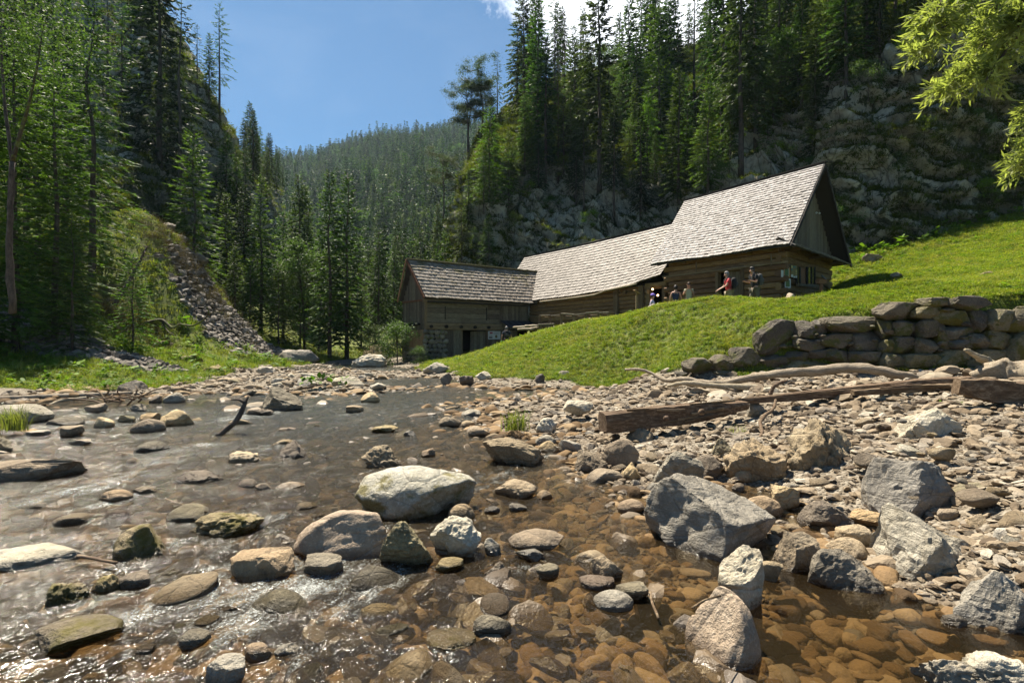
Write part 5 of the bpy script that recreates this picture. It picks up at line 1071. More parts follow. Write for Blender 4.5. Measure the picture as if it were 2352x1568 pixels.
c = q1p(1139.8, 772.5, .115); v, f = ico(2); o = obj('round_picture', mesh_np('round_picture', v * np.array([.095, .008, .11]), f, [M_BROWNP], True), ib); o.location = c - ib.location; o.rotation_euler = (0, 0, math.atan2(u1.y, u1.x))
def pl3(x, y, off): return on_plane(x, y, WF1 + ng * (.17 + off), ng)
def notice(name, label, cat, x0, x1, y0, y1, parts):
    t_ = thing(name, label, cat, tuple(pl3((x0 + x1) / 2, (y0 + y1) / 2, .02)))
    for nm, a, b_, c, d, off, mt in parts: sheet(t_, nm, pl3, a, b_, c, d, off, mt, .008, (b_ - a) * .06, (b_ - a) * .03)
notice('notice', 'narrow white paper at the very corner of the big house', 'notice', 1796, 1800, 620, 635, [('sheet', 1794.5, 1800, 620, 636, .03, M_PAPER)])
notice('framed_picture', 'wooden framed dark green picture on the gable wall', 'picture', 1800, 1816, 614, 637, [('frame', 1800.6, 1815.2, 613.5, 637.5, .05, M_FRAMEW), ('mount', 1802.6, 1812.2, 616.2, 633, .065, M_PAPER), ('picture', 1803.4, 1811.6, 617, 632, .08, M_GREENP)])
notice('map_poster', 'pale green map poster hanging below the framed picture', 'poster', 1803, 1817, 640, 661, [('sheet', 1803, 1816.2, 639.5, 661, .03, M_PAPER), ('map', 1805, 1814, 643, 658, .042, M_MAPP)])
pp_ = [('board', 1817, 1831, 609, 637, .02, M_BROWNP)]
for i, (x, y, w, h, mt) in enumerate(((1817.5, 609.5, 3.5, 6, M_YELLOWP), (1822, 611, 5.5, 4, M_TEAL), (1817.5, 617, 3.4, 4, M_TEAL), (1817.5, 630, 4.5, 6, M_PAPER), (1823, 634, 3.5, 4, M_PAPER), (1828, 620, 2.8, 6, M_YELLOWP), (1828, 627, 2.8, 4, M_YELLOWP), (1827.8, 633, 3, 5, M_PAPER))):
    pp_.append(('card', x, x + w, y, y + h, .03 + .002 * i, mt))
notice('card_board', 'board pinned with many small cards between picture and window', 'notice board', 1817, 1831, 609, 637, pp_)
# little house-shaped box on a red post with a slanting shelf
q = pl3(1886, 646, .9); t_ = thing('money_box', 'little red brown box with grey roof on a post by the house corner', 'box', (q.x, q.y, 3.2)); zt = q.z
timber('post', V3(q.x, q.y, 2.9), V3(q.x, q.y, zt - .1), .11, .11, M_REDWOOD, t_, up=(1, 0, 0), nst=2); timber('body', V3(q.x - .17, q.y, zt), V3(q.x + .2, q.y + .05, zt), .2, .2, M_REDWOOD, t_, nst=2)
M_SLATE = plain('grey_roof_felt', (.17, .18, .21), .6); slab(t_, 'roof', V3(q.x - .05, q.y - .16, zt + .26), V3(q.x + .12, q.y - .2, zt + .07), V3(q.x + .3, q.y + .1, zt + .08), V3(q.x + .1, q.y + .16, zt + .27), .03, M_SLATE)
slab(t_, 'shelf', V3(q.x + .1, q.y - .2, zt - .17), V3(q.x + .42, q.y - .2, zt - .42), V3(q.x + .5, q.y + .1, zt - .42), V3(q.x + .18, q.y + .1, zt - .17), .03, M_BOARD)
# sloping reading board on a post in front of the middle building
q = P(1462, 700, 25.2); t_ = thing('reading_board', 'small slanting board on a thin post in front of the middle building', 'sign', (q.x, q.y, 2.6)); timber('post', V3(q.x, q.y, 2.5), V3(q.x, q.y, P(0, 674, 25.2).z), .08, .08, M_BOARD_NEW, t_, up=(1, 0, 0), nst=2)
zz = P(0, 671, 25.2).z; slab(t_, 'panel', V3(q.x - .1, q.y - .2, zz + .1), V3(q.x + .17, q.y - .2, zz - .06), V3(q.x + .17, q.y + .25, zz - .02), V3(q.x - .1, q.y + .25, zz + .14), .03, M_BOARD_NEW)
for x, y in ((1875.5, 489), (1882.5, 490)):
    q = on_plane(x, y, WF1 + ng * .17, ng); v, f = ico(1); tag(obj('insulator', mesh_np('insulator', v * .05, f, [M_PAPER], True), loc=tuple(q)), 'left of two white knobs on the gable' if x < 1880 else 'right of two white knobs on the gable', 'knob')

# ------------------------------------------------------------------ dry stone wall (each stone its own piece), measured in the photo
W = thing('stone_wall', 'ruined wall of big mossy blocks along the foot of the meadow', 'wall', (8, 12, .8))
M_WALL = rock_mat('wall_block', (.06, .048, .034), (.125, .102, .073), (.27, .24, .185), moss=.42, moss_col=(.05, .052, .012), wet=False, pit=.6, spread=.2); M_WALLM = rock_mat('mossy_wall_block', (.10, .085, .05), (.18, .15, .09), (.27, .24, .16), moss=.5, moss_col=(.06, .056, .010), wet=False)
def c1_(x, y, d): return P(1378 + x / 2.415, 625 + y / 2.415, d)
blk = [(890,1100,265,460,0),(1100,1225,268,370,0),(1203,1280,262,342,0),(1270,1600,245,335,0),(1560,1785,165,262,0),(1780,1910,192,262,1),(1840,1975,137,205,1),(1985,2195,128,215,0),(1905,1995,195,225,1),
 (1103,1260,368,440,0),(1255,1425,340,425,0),(1420,1580,325,440,0),(1580,1665,262,380,1),(1650,1800,262,358,0),(1795,1912,262,362,0),(1905,2115,212,296,1),(1955,2115,292,375,0),(2095,2190,212,335,0),(1225,1265,338,372,0),
 (915,1062,460,530,0),(1062,1172,440,500,0),(1170,1290,425,480,0),(1280,1430,425,510,0),(1425,1592,440,520,0),(1575,1660,375,455,1),(1650,1782,358,450,0),(1778,1900,365,460,0),(1900,1978,296,430,1),(1975,2095,373,430,0),(2090,2200,338,432,0),
 (750,915,420,545,0),(640,752,460,550,0),(482,645,478,560,0),(1060,1285,480,548,1),(1590,1742,448,545,1),(1740,1965,455,548,1),(1900,2105,430,552,1),(2100,2300,430,545,1),(2190,2330,205,330,1),(2190,2330,325,435,1),(2320,2480,190,330,1),(2300,2480,330,545,1),(440,500,555,580,0),(650,760,548,580,1),(1284,1600,515,560,1)]
for i, (x0, x1, y0, y1, mo) in enumerate(blk):
    xa, xb, ya, yb = 1378 + x0 / 2.415, 1378 + x1 / 2.415, 625 + y0 / 2.415, 625 + y1 / 2.415; d = 13.3 + (x0 + x1 - 964) / 2 * (-2.2 / 1700); d += (.12 if y0 > 430 else .22 if y0 > 330 else .35) * 0.6 - .2
    A_ = P(xa, yb, d); B_ = P(xb, ya, d); w = B_.x - A_.x; h = B_.z - A_.z; v, f = rock_shape(3000 + i * 3, 4, cuts=16, soft=.03, rough=.045, lump=.03, boxy=True)
    o = obj('stone', mesh_np('stone', v * np.array([w * .53, .30, h * .545]), f, [M_WALLM if mo else M_WALL], False), W); o.location = V3((A_.x + B_.x) / 2, d + .28, (A_.z + B_.z) / 2) - W.location
    if mo and y0 < 210: o['label'] = 'block covered in yellow green moss'
for i in range(60):   # small wedging stones in the joints
    t = br.uniform(0, 1); xx = 500 + t * 1750; ytop = np.interp(xx, [500, 760, 890, 1560, 1980, 2300], [500, 470, 330, 300, 240, 240]); d = 13.3 + (xx - 482) * (-2.2 / 1700) * 1.0 + .02
    p = c1_(xx, br.uniform(ytop, 550), d); v, f = rock_shape(5000 + i, 2, cuts=8, soft=.04, rough=.03, lump=.05); s_ = br.uniform(.05, .11); o = obj('stone', mesh_np('stone', v * np.array([s_, s_, s_ * .6]), f, [M_WALL], False), W); o.location = p - W.location
mb = MB()
for i in range(8):   # earth fill behind the blocks
    xx = 6.1 + i * 1.2; d = 13.3 + (482 + i * 240 - 482) * (-2.2 / 1700) + .55; mb.box((xx, d, .3), (1.25, -.15, 0), (0, .6, 0), (0, 0, .95 + min(i, 4) * .1))
obj('earth_fill', mb.mesh('earth_fill', plain('dark_earth', (.035, .026, .017), .95), origin=W.location), W)

# ------------------------------------------------------------------ driftwood and old beams
def wood_tube(name, pts, rad, mat, label, cat='log', seg=12, rough=.25, seed=1, n=40, parts=None):
    pp = smooth_pts(pts, n); rr = np.interp(np.linspace(0, 1, n), np.linspace(0, 1, len(rad)), rad); v, f = tube(pp, list(rr), seg, rough, seed)
    # ridges of weathered grain
    o = obj(name, mesh_np(name, v, f, [mat], True)); tag(o, label, cat); return o
def c1(x, y, d): return P(1378 + x / 2.415, 625 + y / 2.415, d)
wood_tube('driftwood', [c1(140,540,13.2), c1(210,538,13.0), c1(290,562,12.8), c1(370,600,12.4), c1(470,592,12.0), c1(560,612,11.8), c1(700,612,11.5), c1(800,595,11.4), c1(950,568,11.2), c1(1200,548,11), c1(1400,532,10.8), c1(1560,548,10.6), c1(1700,578,10.4), c1(1790,595,10.4)],
          [.03, .035, .04, .05, .065, .065, .07, .08, .09, .10, .105, .10, .09, .06], M_LOGDRIFT, 'long curved bleached driftwood trunk lying before the stone wall', rough=.3, seed=3, n=70)
wood_tube('driftwood', [c1(375,632,12), c1(480,615,11.6), c1(600,628,11.4), c1(900,640,11), c1(1160,652,10.6)], [.03, .06, .065, .07, .06], M_LOGDRIFT, 'straight pale pole lying under the curved driftwood trunk', rough=.3, seed=5)
wood_tube('branch', [c1(945,680,9.6), c1(965,635,9.6), c1(1000,612,9.6), c1(1040,600,9.7)], [.045, .035, .028, .015], M_ROT, 'short dark branch sticking up from the old beams', 'branch', 8)
wood_tube('branch', [c1(885,925,6.6), c1(900,880,6.8), c1(890,830,7.1), c1(920,790,7.4), c1(960,760,7.6), c1(975,708,8.0)], [.02, .022, .026, .026, .024, .02], M_ROT, 'thin crooked stick leaning across the pebbles below the old beam', 'branch', 7)
def old_beam(pts, w, h, mat, label, seed, split=0.0):
    t_ = thing('old_beam', label, 'beam', tuple(pts[0])); pp = smooth_pts(pts, 22); r = np.random.default_rng(seed)
    sec = [(-1,-.8),(-.8,-1),(.2,-1.05),(.8,-1),(1,-.7),(1,.1),(.95,.7),(.7,1),(.1,.93),(-.4,1.04),(-.9,.9),(-1.03,.2)]; n = len(sec); v = []
    for i, p in enumerate(pp):
        t = Vector(pp[min(i+1, 21)] - pp[max(i-1, 0)]).normalized(); s_ = Vector((0, 0, 1)).cross(t).normalized(); u = t.cross(s_); ww = np.interp(i / 21, np.linspace(0, 1, len(w)), w); hh = np.interp(i / 21, np.linspace(0, 1, len(h)), h)
        for k, (a, b_) in enumerate(sec): v.append(Vector(p) + s_ * (a * ww / 2 * (1 + .09 * math.sin(k * 7 + i * .3) + r.normal() * .05)) + u * (b_ * hh / 2 * (1 + .07 * math.sin(k * 5 + i * .2) + r.normal() * .05)))
    f = [(i*n+k, i*n+(k+1) % n, (i+1)*n+(k+1) % n, (i+1)*n+k) for i in range(21) for k in range(n)]
    for e, b0 in ((0, 0), (1, 21*n)):
        ci = len(v); v.append(Vector(pp[-1 if e else 0]))
        for k in range(0, n, 2): q = (b0+k, b0+(k+1) % n, b0+(k+2) % n, ci); f.append(q if e else q[::-1])
    v = np.array([tuple(x) for x in v]); obj('trunk', mesh_np('trunk', v - np.array(t_.location), np.array(f), [mat], False), t_)
    for k in range(int(split)):   # long splinters and loose strips
        i0 = int(r.integers(0, 14)); i1 = i0 + int(r.integers(4, 8)); A_, B_ = Vector(pp[i0]), Vector(pp[min(i1, 21)]); off = V3(0, -w[0] * .5 * r.uniform(.6, 1.1), h[0] * r.uniform(-.5, .6)); timber('splinter', A_ + off, B_ + off + V3(0, r.normal() * .02, r.normal() * .03), .025, .035, mat, t_, nst=3)
    return t_
B_a = old_beam([c1(12, 832, 7.35), c1(300, 800, 7.55), c1(560, 772, 7.8), c1(800, 735, 8.1)], [.28, .28, .26, .18], [.27, .29, .26, .12], M_LOGDRIFT if False else M_ROT, 'thick old squared beam with knots lying on the gravel', 4, 16)
for (x, y) in ((100, 838), (362, 808), (555, 772)):
    q = c1(x, y, 7.4); v, f = rock_shape(int(x), 2, cuts=3, soft=.2); o = obj('knot', mesh_np('knot', v * .045, f, [M_ROT], True), B_a); o.location = q + V3(0, -.05, 0) - B_a.location
old_beam([c1(760, 715, 8.2), c1(1050, 690, 8.5), c1(1400, 655, 8.7), c1(1750, 622, 8.5), c1(2060, 598, 8.3)], [.12, .2, .25, .25, .2], [.06, .12, .14, .16, .12], M_ROT, 'long rotten splintered timber reaching right from the squared beam', 6, 40)
old_beam([c1(1400, 668, 8.2), c1(1700, 648, 8.1), c1(2000, 632, 7.9)], [.12, .16, .12], [.08, .10, .10], M_ROT, 'reddish rotten strip leaning along the long timber', 7, 10)
old_beam([c1(1975, 632, 6.9), c1(2150, 655, 6.8), c1(2350, 680, 6.7), c1(2700, 720, 6.5)], [.2, .28, .3, .3], [.2, .30, .32, .32], M_ROT, 'big broken brown log at the right edge above the pebbles', 8, 14)
wood_tube('driftwood', [c1(2060, 575, 8.4), c1(2150, 558, 8.3), c1(2250, 548, 8.2), c1(2420, 560, 8.0), c1(2650, 600, 7.8)], [.05, .12, .17, .17, .15], M_LOGDRIFT, 'thick weathered grey trunk at the right edge behind the broken log', rough=.45, seed=8)
wood_tube('stump_root', [c1(2195, 530, 8.7), c1(2130, 488, 8.6), c1(2070, 452, 8.5), c1(2028, 428, 8.4)], [.08, .075, .05, .025], M_LOGDRIFT, 'broken root pointing up to the left before the wall', 'root', rough=.5, seed=9)
def c5(x, y, z=.05, dz=0.): p = PZ(x / 2.735 * .91875, 781 + y / 2.977, z); p.z += dz; return p
def c5(x, y, z=.05, dz=0.): p = PZ(x / 2.977, 781 + y / 2.977, z); p.z += dz; return p
wood_tube('fallen_log', [P(-10, 916, 13.6), P(100, 911, 13.5), P(200, 907, 13.5), P(304, 902, 13.5)], [.075, .07, .06, .04], M_LOGDRIFT, 'straight bleached log lying on the left bank under the plants', rough=.12, seed=12)
wood_tube('branch', [P(112, 930, 12.2), P(140, 920, 12.6), P(198, 913, 12.9)], [.03, .04, .045], M_LOGDRIFT, 'short bleached branch leaning against the bank log', 'branch', 7)
for k in range(16):   # driftwood heap
    x = 240 + br.uniform(0, 85); y = 922 + br.uniform(-14, 12); p = PZ(x, min(y, 930), .1); q = p + V3(br.normal() * .5, br.normal() * .25, br.uniform(.02, .3)); 
    v, f = tube(smooth_pts([p, (p + q) / 2 + V3(br.normal() * .06, 0, .03), q], 6), [.022, .018, .010], 6, .4, k); o = obj('twig', mesh_np('twig', v, f, [M_ROT], True)); tag(o, 'dead twig in the driftwood heap on the left bank', 'twig', 'twigs of the driftwood heap')
# bare branch standing in the rapids
t_ = thing('dead_branch', 'bare crooked branch sticking up out of the rapids', 'branch', tuple(PZ(505, 1000, -.05)))
def tb(parent, name, pts, rad, mat, seg=8, rough=.3, seed=1, n=14):
    pp = smooth_pts(pts, n); rr = np.interp(np.linspace(0, 1, n), np.linspace(0, 1, len(rad)), rad); v, f = tube(pp, list(rr), seg, rough, seed); return obj(name, mesh_np(name, v - np.array(parent.location), f, [mat], True), parent)
M_BARK = Mat('rough_bark'); co = M_BARK.coord('Object', scale=(1, 1, .3)); n_ = M_BARK.noise(co, 14, 5, .7); M_BARK.set(M_BARK.mix(M_BARK.rng(n_, .35, .65), (.035, .025, .018), (.13, .095, .07)), .92, M_BARK.bump(n_, .8, .03)); M_BARK = M_BARK.m
tb(t_, 'stem', [P(500, 1003, 8.2), P(520, 985, 8.3), P(545, 962, 8.4), P(560, 932, 8.5), P(571, 908, 8.6)], [.045, .05, .045, .04, .015], M_BARK, seed=3); tb(t_, 'twig', [P(560, 925, 8.5), P(548, 917, 8.5), P(530, 918, 8.5)], [.025, .02, .008], M_BARK, n=6)
for k, (pts, rad, lab) in enumerate((([(380, 1146), (420, 1158), (455, 1170), (475, 1175)], .008, 'thin bare twig lying across the water left of centre'), ([(178, 1276), (215, 1282), (266, 1292)], .012, 'reddish twig caught on the blocky mossy boulder'),
                              ([(1590, 1395), (1620, 1376), (1655, 1368)], .005, 'dark twig lying on the large warm tan boulder'), ([(1492, 1360), (1500, 1390), (1512, 1420)], .008, 'pale forked twig caught by the wet slab'), ([(2010, 1232), (2024, 1280), (2015, 1325)], .012, 'stick standing between the dark pointed rock and the lined boulder'))):
    zz = [.04, .05, .30, .03, .25][k]; pts3 = [PZ(x, y, zz) for x, y in pts]
    if k == 4: pts3 = [P(x, y, 3.75) for x, y in pts]
    v, f = tube(smooth_pts(pts3, 8), rad, 6, .4, k); tag(obj('twig', mesh_np('twig', v, f, [M_ROT], True)), lab, 'twig')
# leaning dead tree on the left slope
t_ = thing('dead_tree', 'leaning dead tree with bare twigs on the left slope', 'tree', tuple(P(262, 698, 25)))
stem = [P(262, 700, 25), P(285, 665, 25.3), P(312, 618, 25.7), P(338, 565, 26)]; tb(t_, 'trunk', stem, [.11, .10, .075, .03], M_BARK)
for k in range(46):
    u = br.uniform(.05, 1); i = min(int(u * 3), 2); p = stem[i].lerp(stem[i+1], u * 3 - i); d = V3(br.normal() * .9 - .5, br.normal() * .5, br.normal() * .35 + .1) * br.uniform(.5, 1.5)
    tb(t_, 'twig', [p, p + d * .5 + V3(0, 0, br.normal() * .1), p + d], [.018, .011, .004], M_BARK, 4, .2, k, 5)
# mossy crooked bough over the left meadow with a leafy tip
t_ = thing('crooked_bough', 'crooked mossy fallen bough arching over the left meadow with a leafy tip', 'branch', tuple(P(330, 740, 24.5))); M_MOSSBARK = rock_mat('moss_bark', (.05, .035, .02), (.09, .065, .03), (.14, .12, .05), moss=.5, wet=False)
bough = [P(335, 742, 24.5), P(370, 735, 24.3), P(395, 752, 24.2), P(415, 745, 24), P(440, 748, 23.8), P(462, 738, 23.6), P(478, 722, 23.5), P(476, 706, 23.4), P(470, 690, 23.4)]; tb(t_, 'bough', bough, [.09, .08, .06, .05, .045, .04, .03, .02, .012], M_MOSSBARK, n=30)
tb(t_, 'side_branch', [bough[1], P(385, 760, 24), P(402, 770, 23.8)], [.04, .03, .012], M_MOSSBARK); tb(t_, 'side_branch', [P(478, 722, 23.5), P(498, 716, 23.4), P(530, 722, 23.3)], [.02, .014, .006], M_MOSSBARK)
# ================================================================== TREES
tr_ = np.random.default_rng(21)
def needle_mat(name, dark, light, trans=.35, tipcol=None):
    m = Mat(name); r = m.attr('rnd'); t = m.attr('tip'); col = m.mix(r, dark, light); col = m.mix(m.rng(t, .55, 1, 0, .55), col, tipcol or tuple(min(1, q * 1.7) for q in light))
    o = m.rand(); col = m.hsv(col, m.rng(o, 0, 1, .482, .512), m.rng(o, 0, 1, .85, 1.1), m.rng(o, 0, 1, .75, 1.25)); return m.leafy(col, trans, .6, .25).m
N_DARK = needle_mat('spruce_needles_dark', (.010, .024, .010), (.036, .064, .020))
N_MID = needle_mat('spruce_needles', (.016, .038, .012), (.060, .102, .026))
N_LIGHT = needle_mat('spruce_needles_young', (.026, .055, .013), (.095, .150, .030))
N_PINE = needle_mat('pine_needles', (.022, .040, .018), (.065, .092, .035))
N_LEAF = needle_mat('broad_leaves', (.028, .058, .016), (.085, .14, .04), .35)
N_LIME = needle_mat('lime_leaves', (.07, .12, .015), (.19, .26, .035), .45)
N_WILLOW = needle_mat('willow_leaves', (.15, .22, .05), (.34, .42, .12), .55)
N_DEAD = needle_mat('dead_needles', (.05, .035, .022), (.11, .085, .06), .1)
M_TRUNK = Mat('spruce_bark'); co = M_TRUNK.coord('Object', scale=(1, 1, .35)); n_ = M_TRUNK.noise(co, 7, 5, .7); M_TRUNK.set(M_TRUNK.mix(M_TRUNK.rng(n_, .35, .65), (.03, .022, .016), (.12, .09, .068)), .92, M_TRUNK.bump(n_, .7, .04)); M_TRUNK = M_TRUNK.m
M_TRUNKR = plain('reddish_pine_bark', (.17, .085, .045), .9)
def rhombi(o, d, l, w, roll, rnd, tip, mat, name):
    """narrow leaf-like blades: o origin, d direction, l length, w half width"""
    n = len(o); up = np.tile([0., 0, 1], (n, 1)); s = np.cross(d, up); s /= np.linalg.norm(s, axis=1, keepdims=True) + 1e-6; u = np.cross(s, d)
    sd = s * np.cos(roll)[:, None] + u * np.sin(roll)[:, None]; mid = o + d * (l * .45)[:, None]
    v = np.stack([o, mid + sd * w[:, None], o + d * l[:, None], mid - sd * w[:, None]], 1).reshape(-1, 3)
    f = np.arange(4 * n).reshape(-1, 4)
    return mesh_np(name, v, f, [mat], False, {'rnd': ('POINT', 'FLOAT', np.repeat(rnd, 4)), 'tip': ('POINT', 'FLOAT', np.repeat(tip, 4))})
def spruce_mesh(seed, H=12., Rr=2.3, whorl=.30, per=6, tw=.16, tl=.42, twid=.045, lo=.06, shape=.85, gaps=.12, droop=1., mat=None, hang=.35):
    r = np.random.default_rng(seed); O, D, Ln, Wd, Ro, Rn, Tp = [], [], [], [], [], [], []
    z = H * lo; side = r.uniform(0, 6.28)
    while z < H * .985:
        f = (z / H - lo) / (1 - lo); L0 = Rr * (1 - f) ** shape * (1 if f > .12 else .65 + f * 2.9); k = max(3, int(per * (1 - f * .35) + r.normal() * .6))
        for j in range(k):
            if r.random() < gaps: continue
            a = 6.283 * j / k + r.normal() * .25 + z * 2.1; lop = 1 + .18 * math.cos(a - side); L = L0 * r.uniform(.68, 1.12) * lop + .10; n = max(3, int(L / tw) * 2)
            t = r.uniform(.12, 1, n) ** .8; up = .10 + .55 * f ** 2; dr = (.42 - .3 * f) * droop
            ca, sa = math.cos(a), math.sin(a); zz = z + L * (up * t - dr * t * t + .10 * np.clip(t - .75, 0, 1)); pr_ = L * t * (1 - .05 * t)
            o = np.stack([ca * pr_, sa * pr_, zz], 1); o += r.normal(0, .02, o.shape); sg = np.where(r.random(n) < .5, 1., -1.); an = a + sg * r.uniform(.35, 1.15, n) * (1 - .35 * t)
            d = np.stack([np.cos(an), np.sin(an), -r.uniform(.0, hang * 2, n) * (1 - .5 * f) + up * .4], 1); d /= np.linalg.norm(d, axis=1, keepdims=True)
            O.append(o); D.append(d); Ln.append((tl * (.55 + .75 * (1 - t)) * r.uniform(.6, 1.25, n)).clip(.05, .30 * L + .12)); Wd.append(twid * r.uniform(.7, 1.4, n)); Ro.append(r.normal(0, .7, n)); Rn.append(np.clip(r.random(n) * .75 + r.random() * .25, 0, 1)); Tp.append(t)
            # the bough itself, needled along its length
            tt = np.linspace(.05, .98, max(3, int(L / .22))); zz = z + L * (up * tt - dr * tt * tt + .10 * np.clip(tt - .75, 0, 1)); o2 = np.stack([ca * L * tt, sa * L * tt, zz], 1)
            d2 = np.tile([ca, sa, up - dr], (len(tt), 1)); d2 = d2 / np.linalg.norm(d2, axis=1, keepdims=True); m_ = len(tt)
            O.append(o2); D.append(d2); Ln.append(np.full(m_, .34)); Wd.append(np.full(m_, twid * .9)); Ro.append(r.normal(0, .9, m_)); Rn.append(r.random(m_) * .5); Tp.append(tt)
        z += whorl * r.uniform(.75, 1.25) * (1 - .35 * f)
    return rhombi(*[np.concatenate(q) for q in (O, D)], *[np.concatenate(q) for q in (Ln, Wd, Ro, Rn, Tp)], mat, 'crown')
def trunk_mesh(seed, H, r0, mat, bend=.1, dead=14, Rr=1.):
    r = np.random.default_rng(seed); ps = [(r.normal() * bend * (i / 6) , r.normal() * bend * (i / 6), H * i / 6 - (.8 if i == 0 else 0)) for i in range(7)]
    v, f = tube(smooth_pts(ps, 14), list(r0 * (1 - np.linspace(0, 1, 14) * .93)), 7, .15, seed); V, Fs = [v], [f]; off = len(v)
    for k in range(dead):
        z = H * r.uniform(.05, .5); a = r.uniform(0, 6.28); L = Rr * r.uniform(.35, .8); d = V3(math.cos(a), math.sin(a), r.uniform(-.35, .1)); p = V3(0, 0, z)
        v, f = tube([p, p + d * L * .5, p + d * L + V3(0, 0, -.1)], [.022, .015, .005], 4, 0, k, cap=False); V.append(v); Fs.append(f + off); off += len(v)
    return mesh_np('trunk', np.concatenate(V), np.concatenate(Fs), [mat], True)
SP = {}     # kind -> list of (trunk, crown, height)
def add_kind(k, items): SP[k] = items
add_kind('near', [(trunk_mesh(s, 12, .14, M_TRUNK), spruce_mesh(s, 12, 2.2, .27, 6, .075, .30, .024, mat=m_, gaps=.10), 12) for s, m_ in ((1, N_LIGHT), (2, N_LIGHT), (3, N_MID))])
add_kind('young', [(trunk_mesh(s + 10, 8, .09, M_TRUNK), spruce_mesh(s + 10, 8, 1.9, .26, 6, .10, .32, .03, mat=N_LIGHT, gaps=.08), 8) for s in (1, 2)])
add_kind('dark', [(trunk_mesh(s + 20, 18, .22, M_TRUNK), spruce_mesh(s + 20, 18, 2.7, .34, 6, .13, .45, .062, mat=m_, lo=l_, gaps=.14, droop=1.25, shape=.7, hang=.6), 18) for s, m_, l_ in ((1, N_DARK, .12), (2, N_MID, .18), (3, N_DARK, .25))])
add_kind('mid', [(trunk_mesh(s + 30, 15, .18, M_TRUNK), spruce_mesh(s + 30, 15, 2.4, .33, 6, .13, .42, .058, mat=m_, lo=.1, gaps=.12), 15) for s, m_ in ((1, N_MID), (2, N_LIGHT), (3, N_MID))])
add_kind('sparse', [(trunk_mesh(s + 40, 18, .2, M_TRUNK, dead=50, Rr=1.4), spruce_mesh(s + 40, 18, 2.1, .5, 5, .16, .45, .045, mat=m_, lo=.3, gaps=.3, droop=1.2, shape=.55, hang=.5), 18) for s, m_ in ((1, N_DARK), (2, N_PINE), (3, N_MID))])
def clump_tree(seed, H, Rr, base, n_limb, leaves, lw, ll, mat, bark, flatten=.7, umbrella=False, r0=.16, spread=.5, lean=.6):
    """branching crown: limbs that fork, leaves clustered around the tips"""
    r = np.random.default_rng(seed); V, Fs, off = [], [], 0; tips = []
    top = V3(r.normal() * lean, r.normal() * lean, H * .92); ps = smooth_pts([V3(0, 0, -.8), V3(r.normal() * .2, r.normal() * .2, H * .35), V3(*(top * .6)[:2], H * .65), top], 14)
    v, f = tube(ps, list(r0 * (1 - np.linspace(0, 1, 14) * .8)), 8, .2, seed); V.append(v); Fs.append(f); off += len(v)
    for k in range(n_limb):
        t = base + (1 - base) * (k + r.random()) / n_limb; i = min(int(t * 13), 12); p = Vector(ps[i]); a = k * 2.4 + r.normal() * .3; L = Rr * (r.uniform(.7, 1.1)) * (math.sin(math.pi * min(1, (t - base) / (1 - base) * .75 + .25)) if not umbrella else .55 + .5 * t)
        d = V3(math.cos(a), math.sin(a), r.uniform(.15, .7) if not umbrella else r.uniform(.0, .5)); q = p + d * L; mid = p + d * L * .5 + V3(r.normal(), r.normal(), r.normal()) * .12 * L
        v, f = tube(smooth_pts([p, mid, q], 6), [r0 * .35, r0 * .22, r0 * .08], 5, .2, k, cap=False); V.append(v); Fs.append(f + off); off += len(v); tips += [q, mid.lerp(q, .6)]
        for _ in range(3):
            e = mid.lerp(q, r.random()); w_ = e + V3(r.normal(), r.normal(), r.normal() * .5 + .2) * L * .28; v, f = tube([e, w_], [r0 * .1, r0 * .04], 4, 0, 1, cap=False); V.append(v); Fs.append(f + off); off += len(v); tips.append(w_)
    tips.append(top); T = np.array([tuple(t) for t in tips]); k = r.integers(0, len(T), leaves); sc = Rr * .20 * spread / .5
    o = T[k] + r.normal(0, 1, (leaves, 3)) * np.array([sc, sc, sc * flatten]) * r.random((leaves, 1)) ** .4; d = r.normal(0, 1, (leaves, 3)); d[:, 2] = d[:, 2] * .5 - .1; d /= np.linalg.norm(d, axis=1, keepdims=True)
    cr = rhombi(o, d, ll * r.uniform(.6, 1.3, leaves), lw * r.uniform(.6, 1.3, leaves), r.normal(0, .8, leaves), r.random(leaves) * .7 + (k * 7919 % 13) / 13 * .3, r.random(leaves), mat, 'crown')
    return mesh_np('trunk', np.concatenate(V), np.concatenate(Fs), [bark], True), cr, H
add_kind('pine', [clump_tree(s, 10, 2.4, .45, 9, 9000, .028, .22, N_PINE, M_TRUNK, .45, True, .14) for s in (51, 52, 53)])
add_kind('leaf', [clump_tree(s, 8, 2.3, .25, 14, 9000, .045, .13, m_, M_TRUNK, .8, r0=.1) for s, m_ in ((61, N_LEAF), (62, N_LEAF))])
add_kind('lime', [clump_tree(66, 8, 2.0, .25, 14, 7000, .055, .15, N_LIME, M_TRUNK, .8, r0=.1)])
add_kind('bush', [clump_tree(s, 2.4, 1.3, .05, 12, 3500, .035, .10, m_, M_TRUNK, .8, r0=.03, lean=.2) for s, m_ in ((71, N_LEAF), (72, N_LIME), (73, N_LEAF))])
add_kind('deadspruce', [(trunk_mesh(81, 15, .16, M_TRUNK, dead=110, Rr=2.), spruce_mesh(81, 15, 1.7, .5, 5, .2, .35, .02, mat=N_DEAD, lo=.25, gaps=.35), 15)])
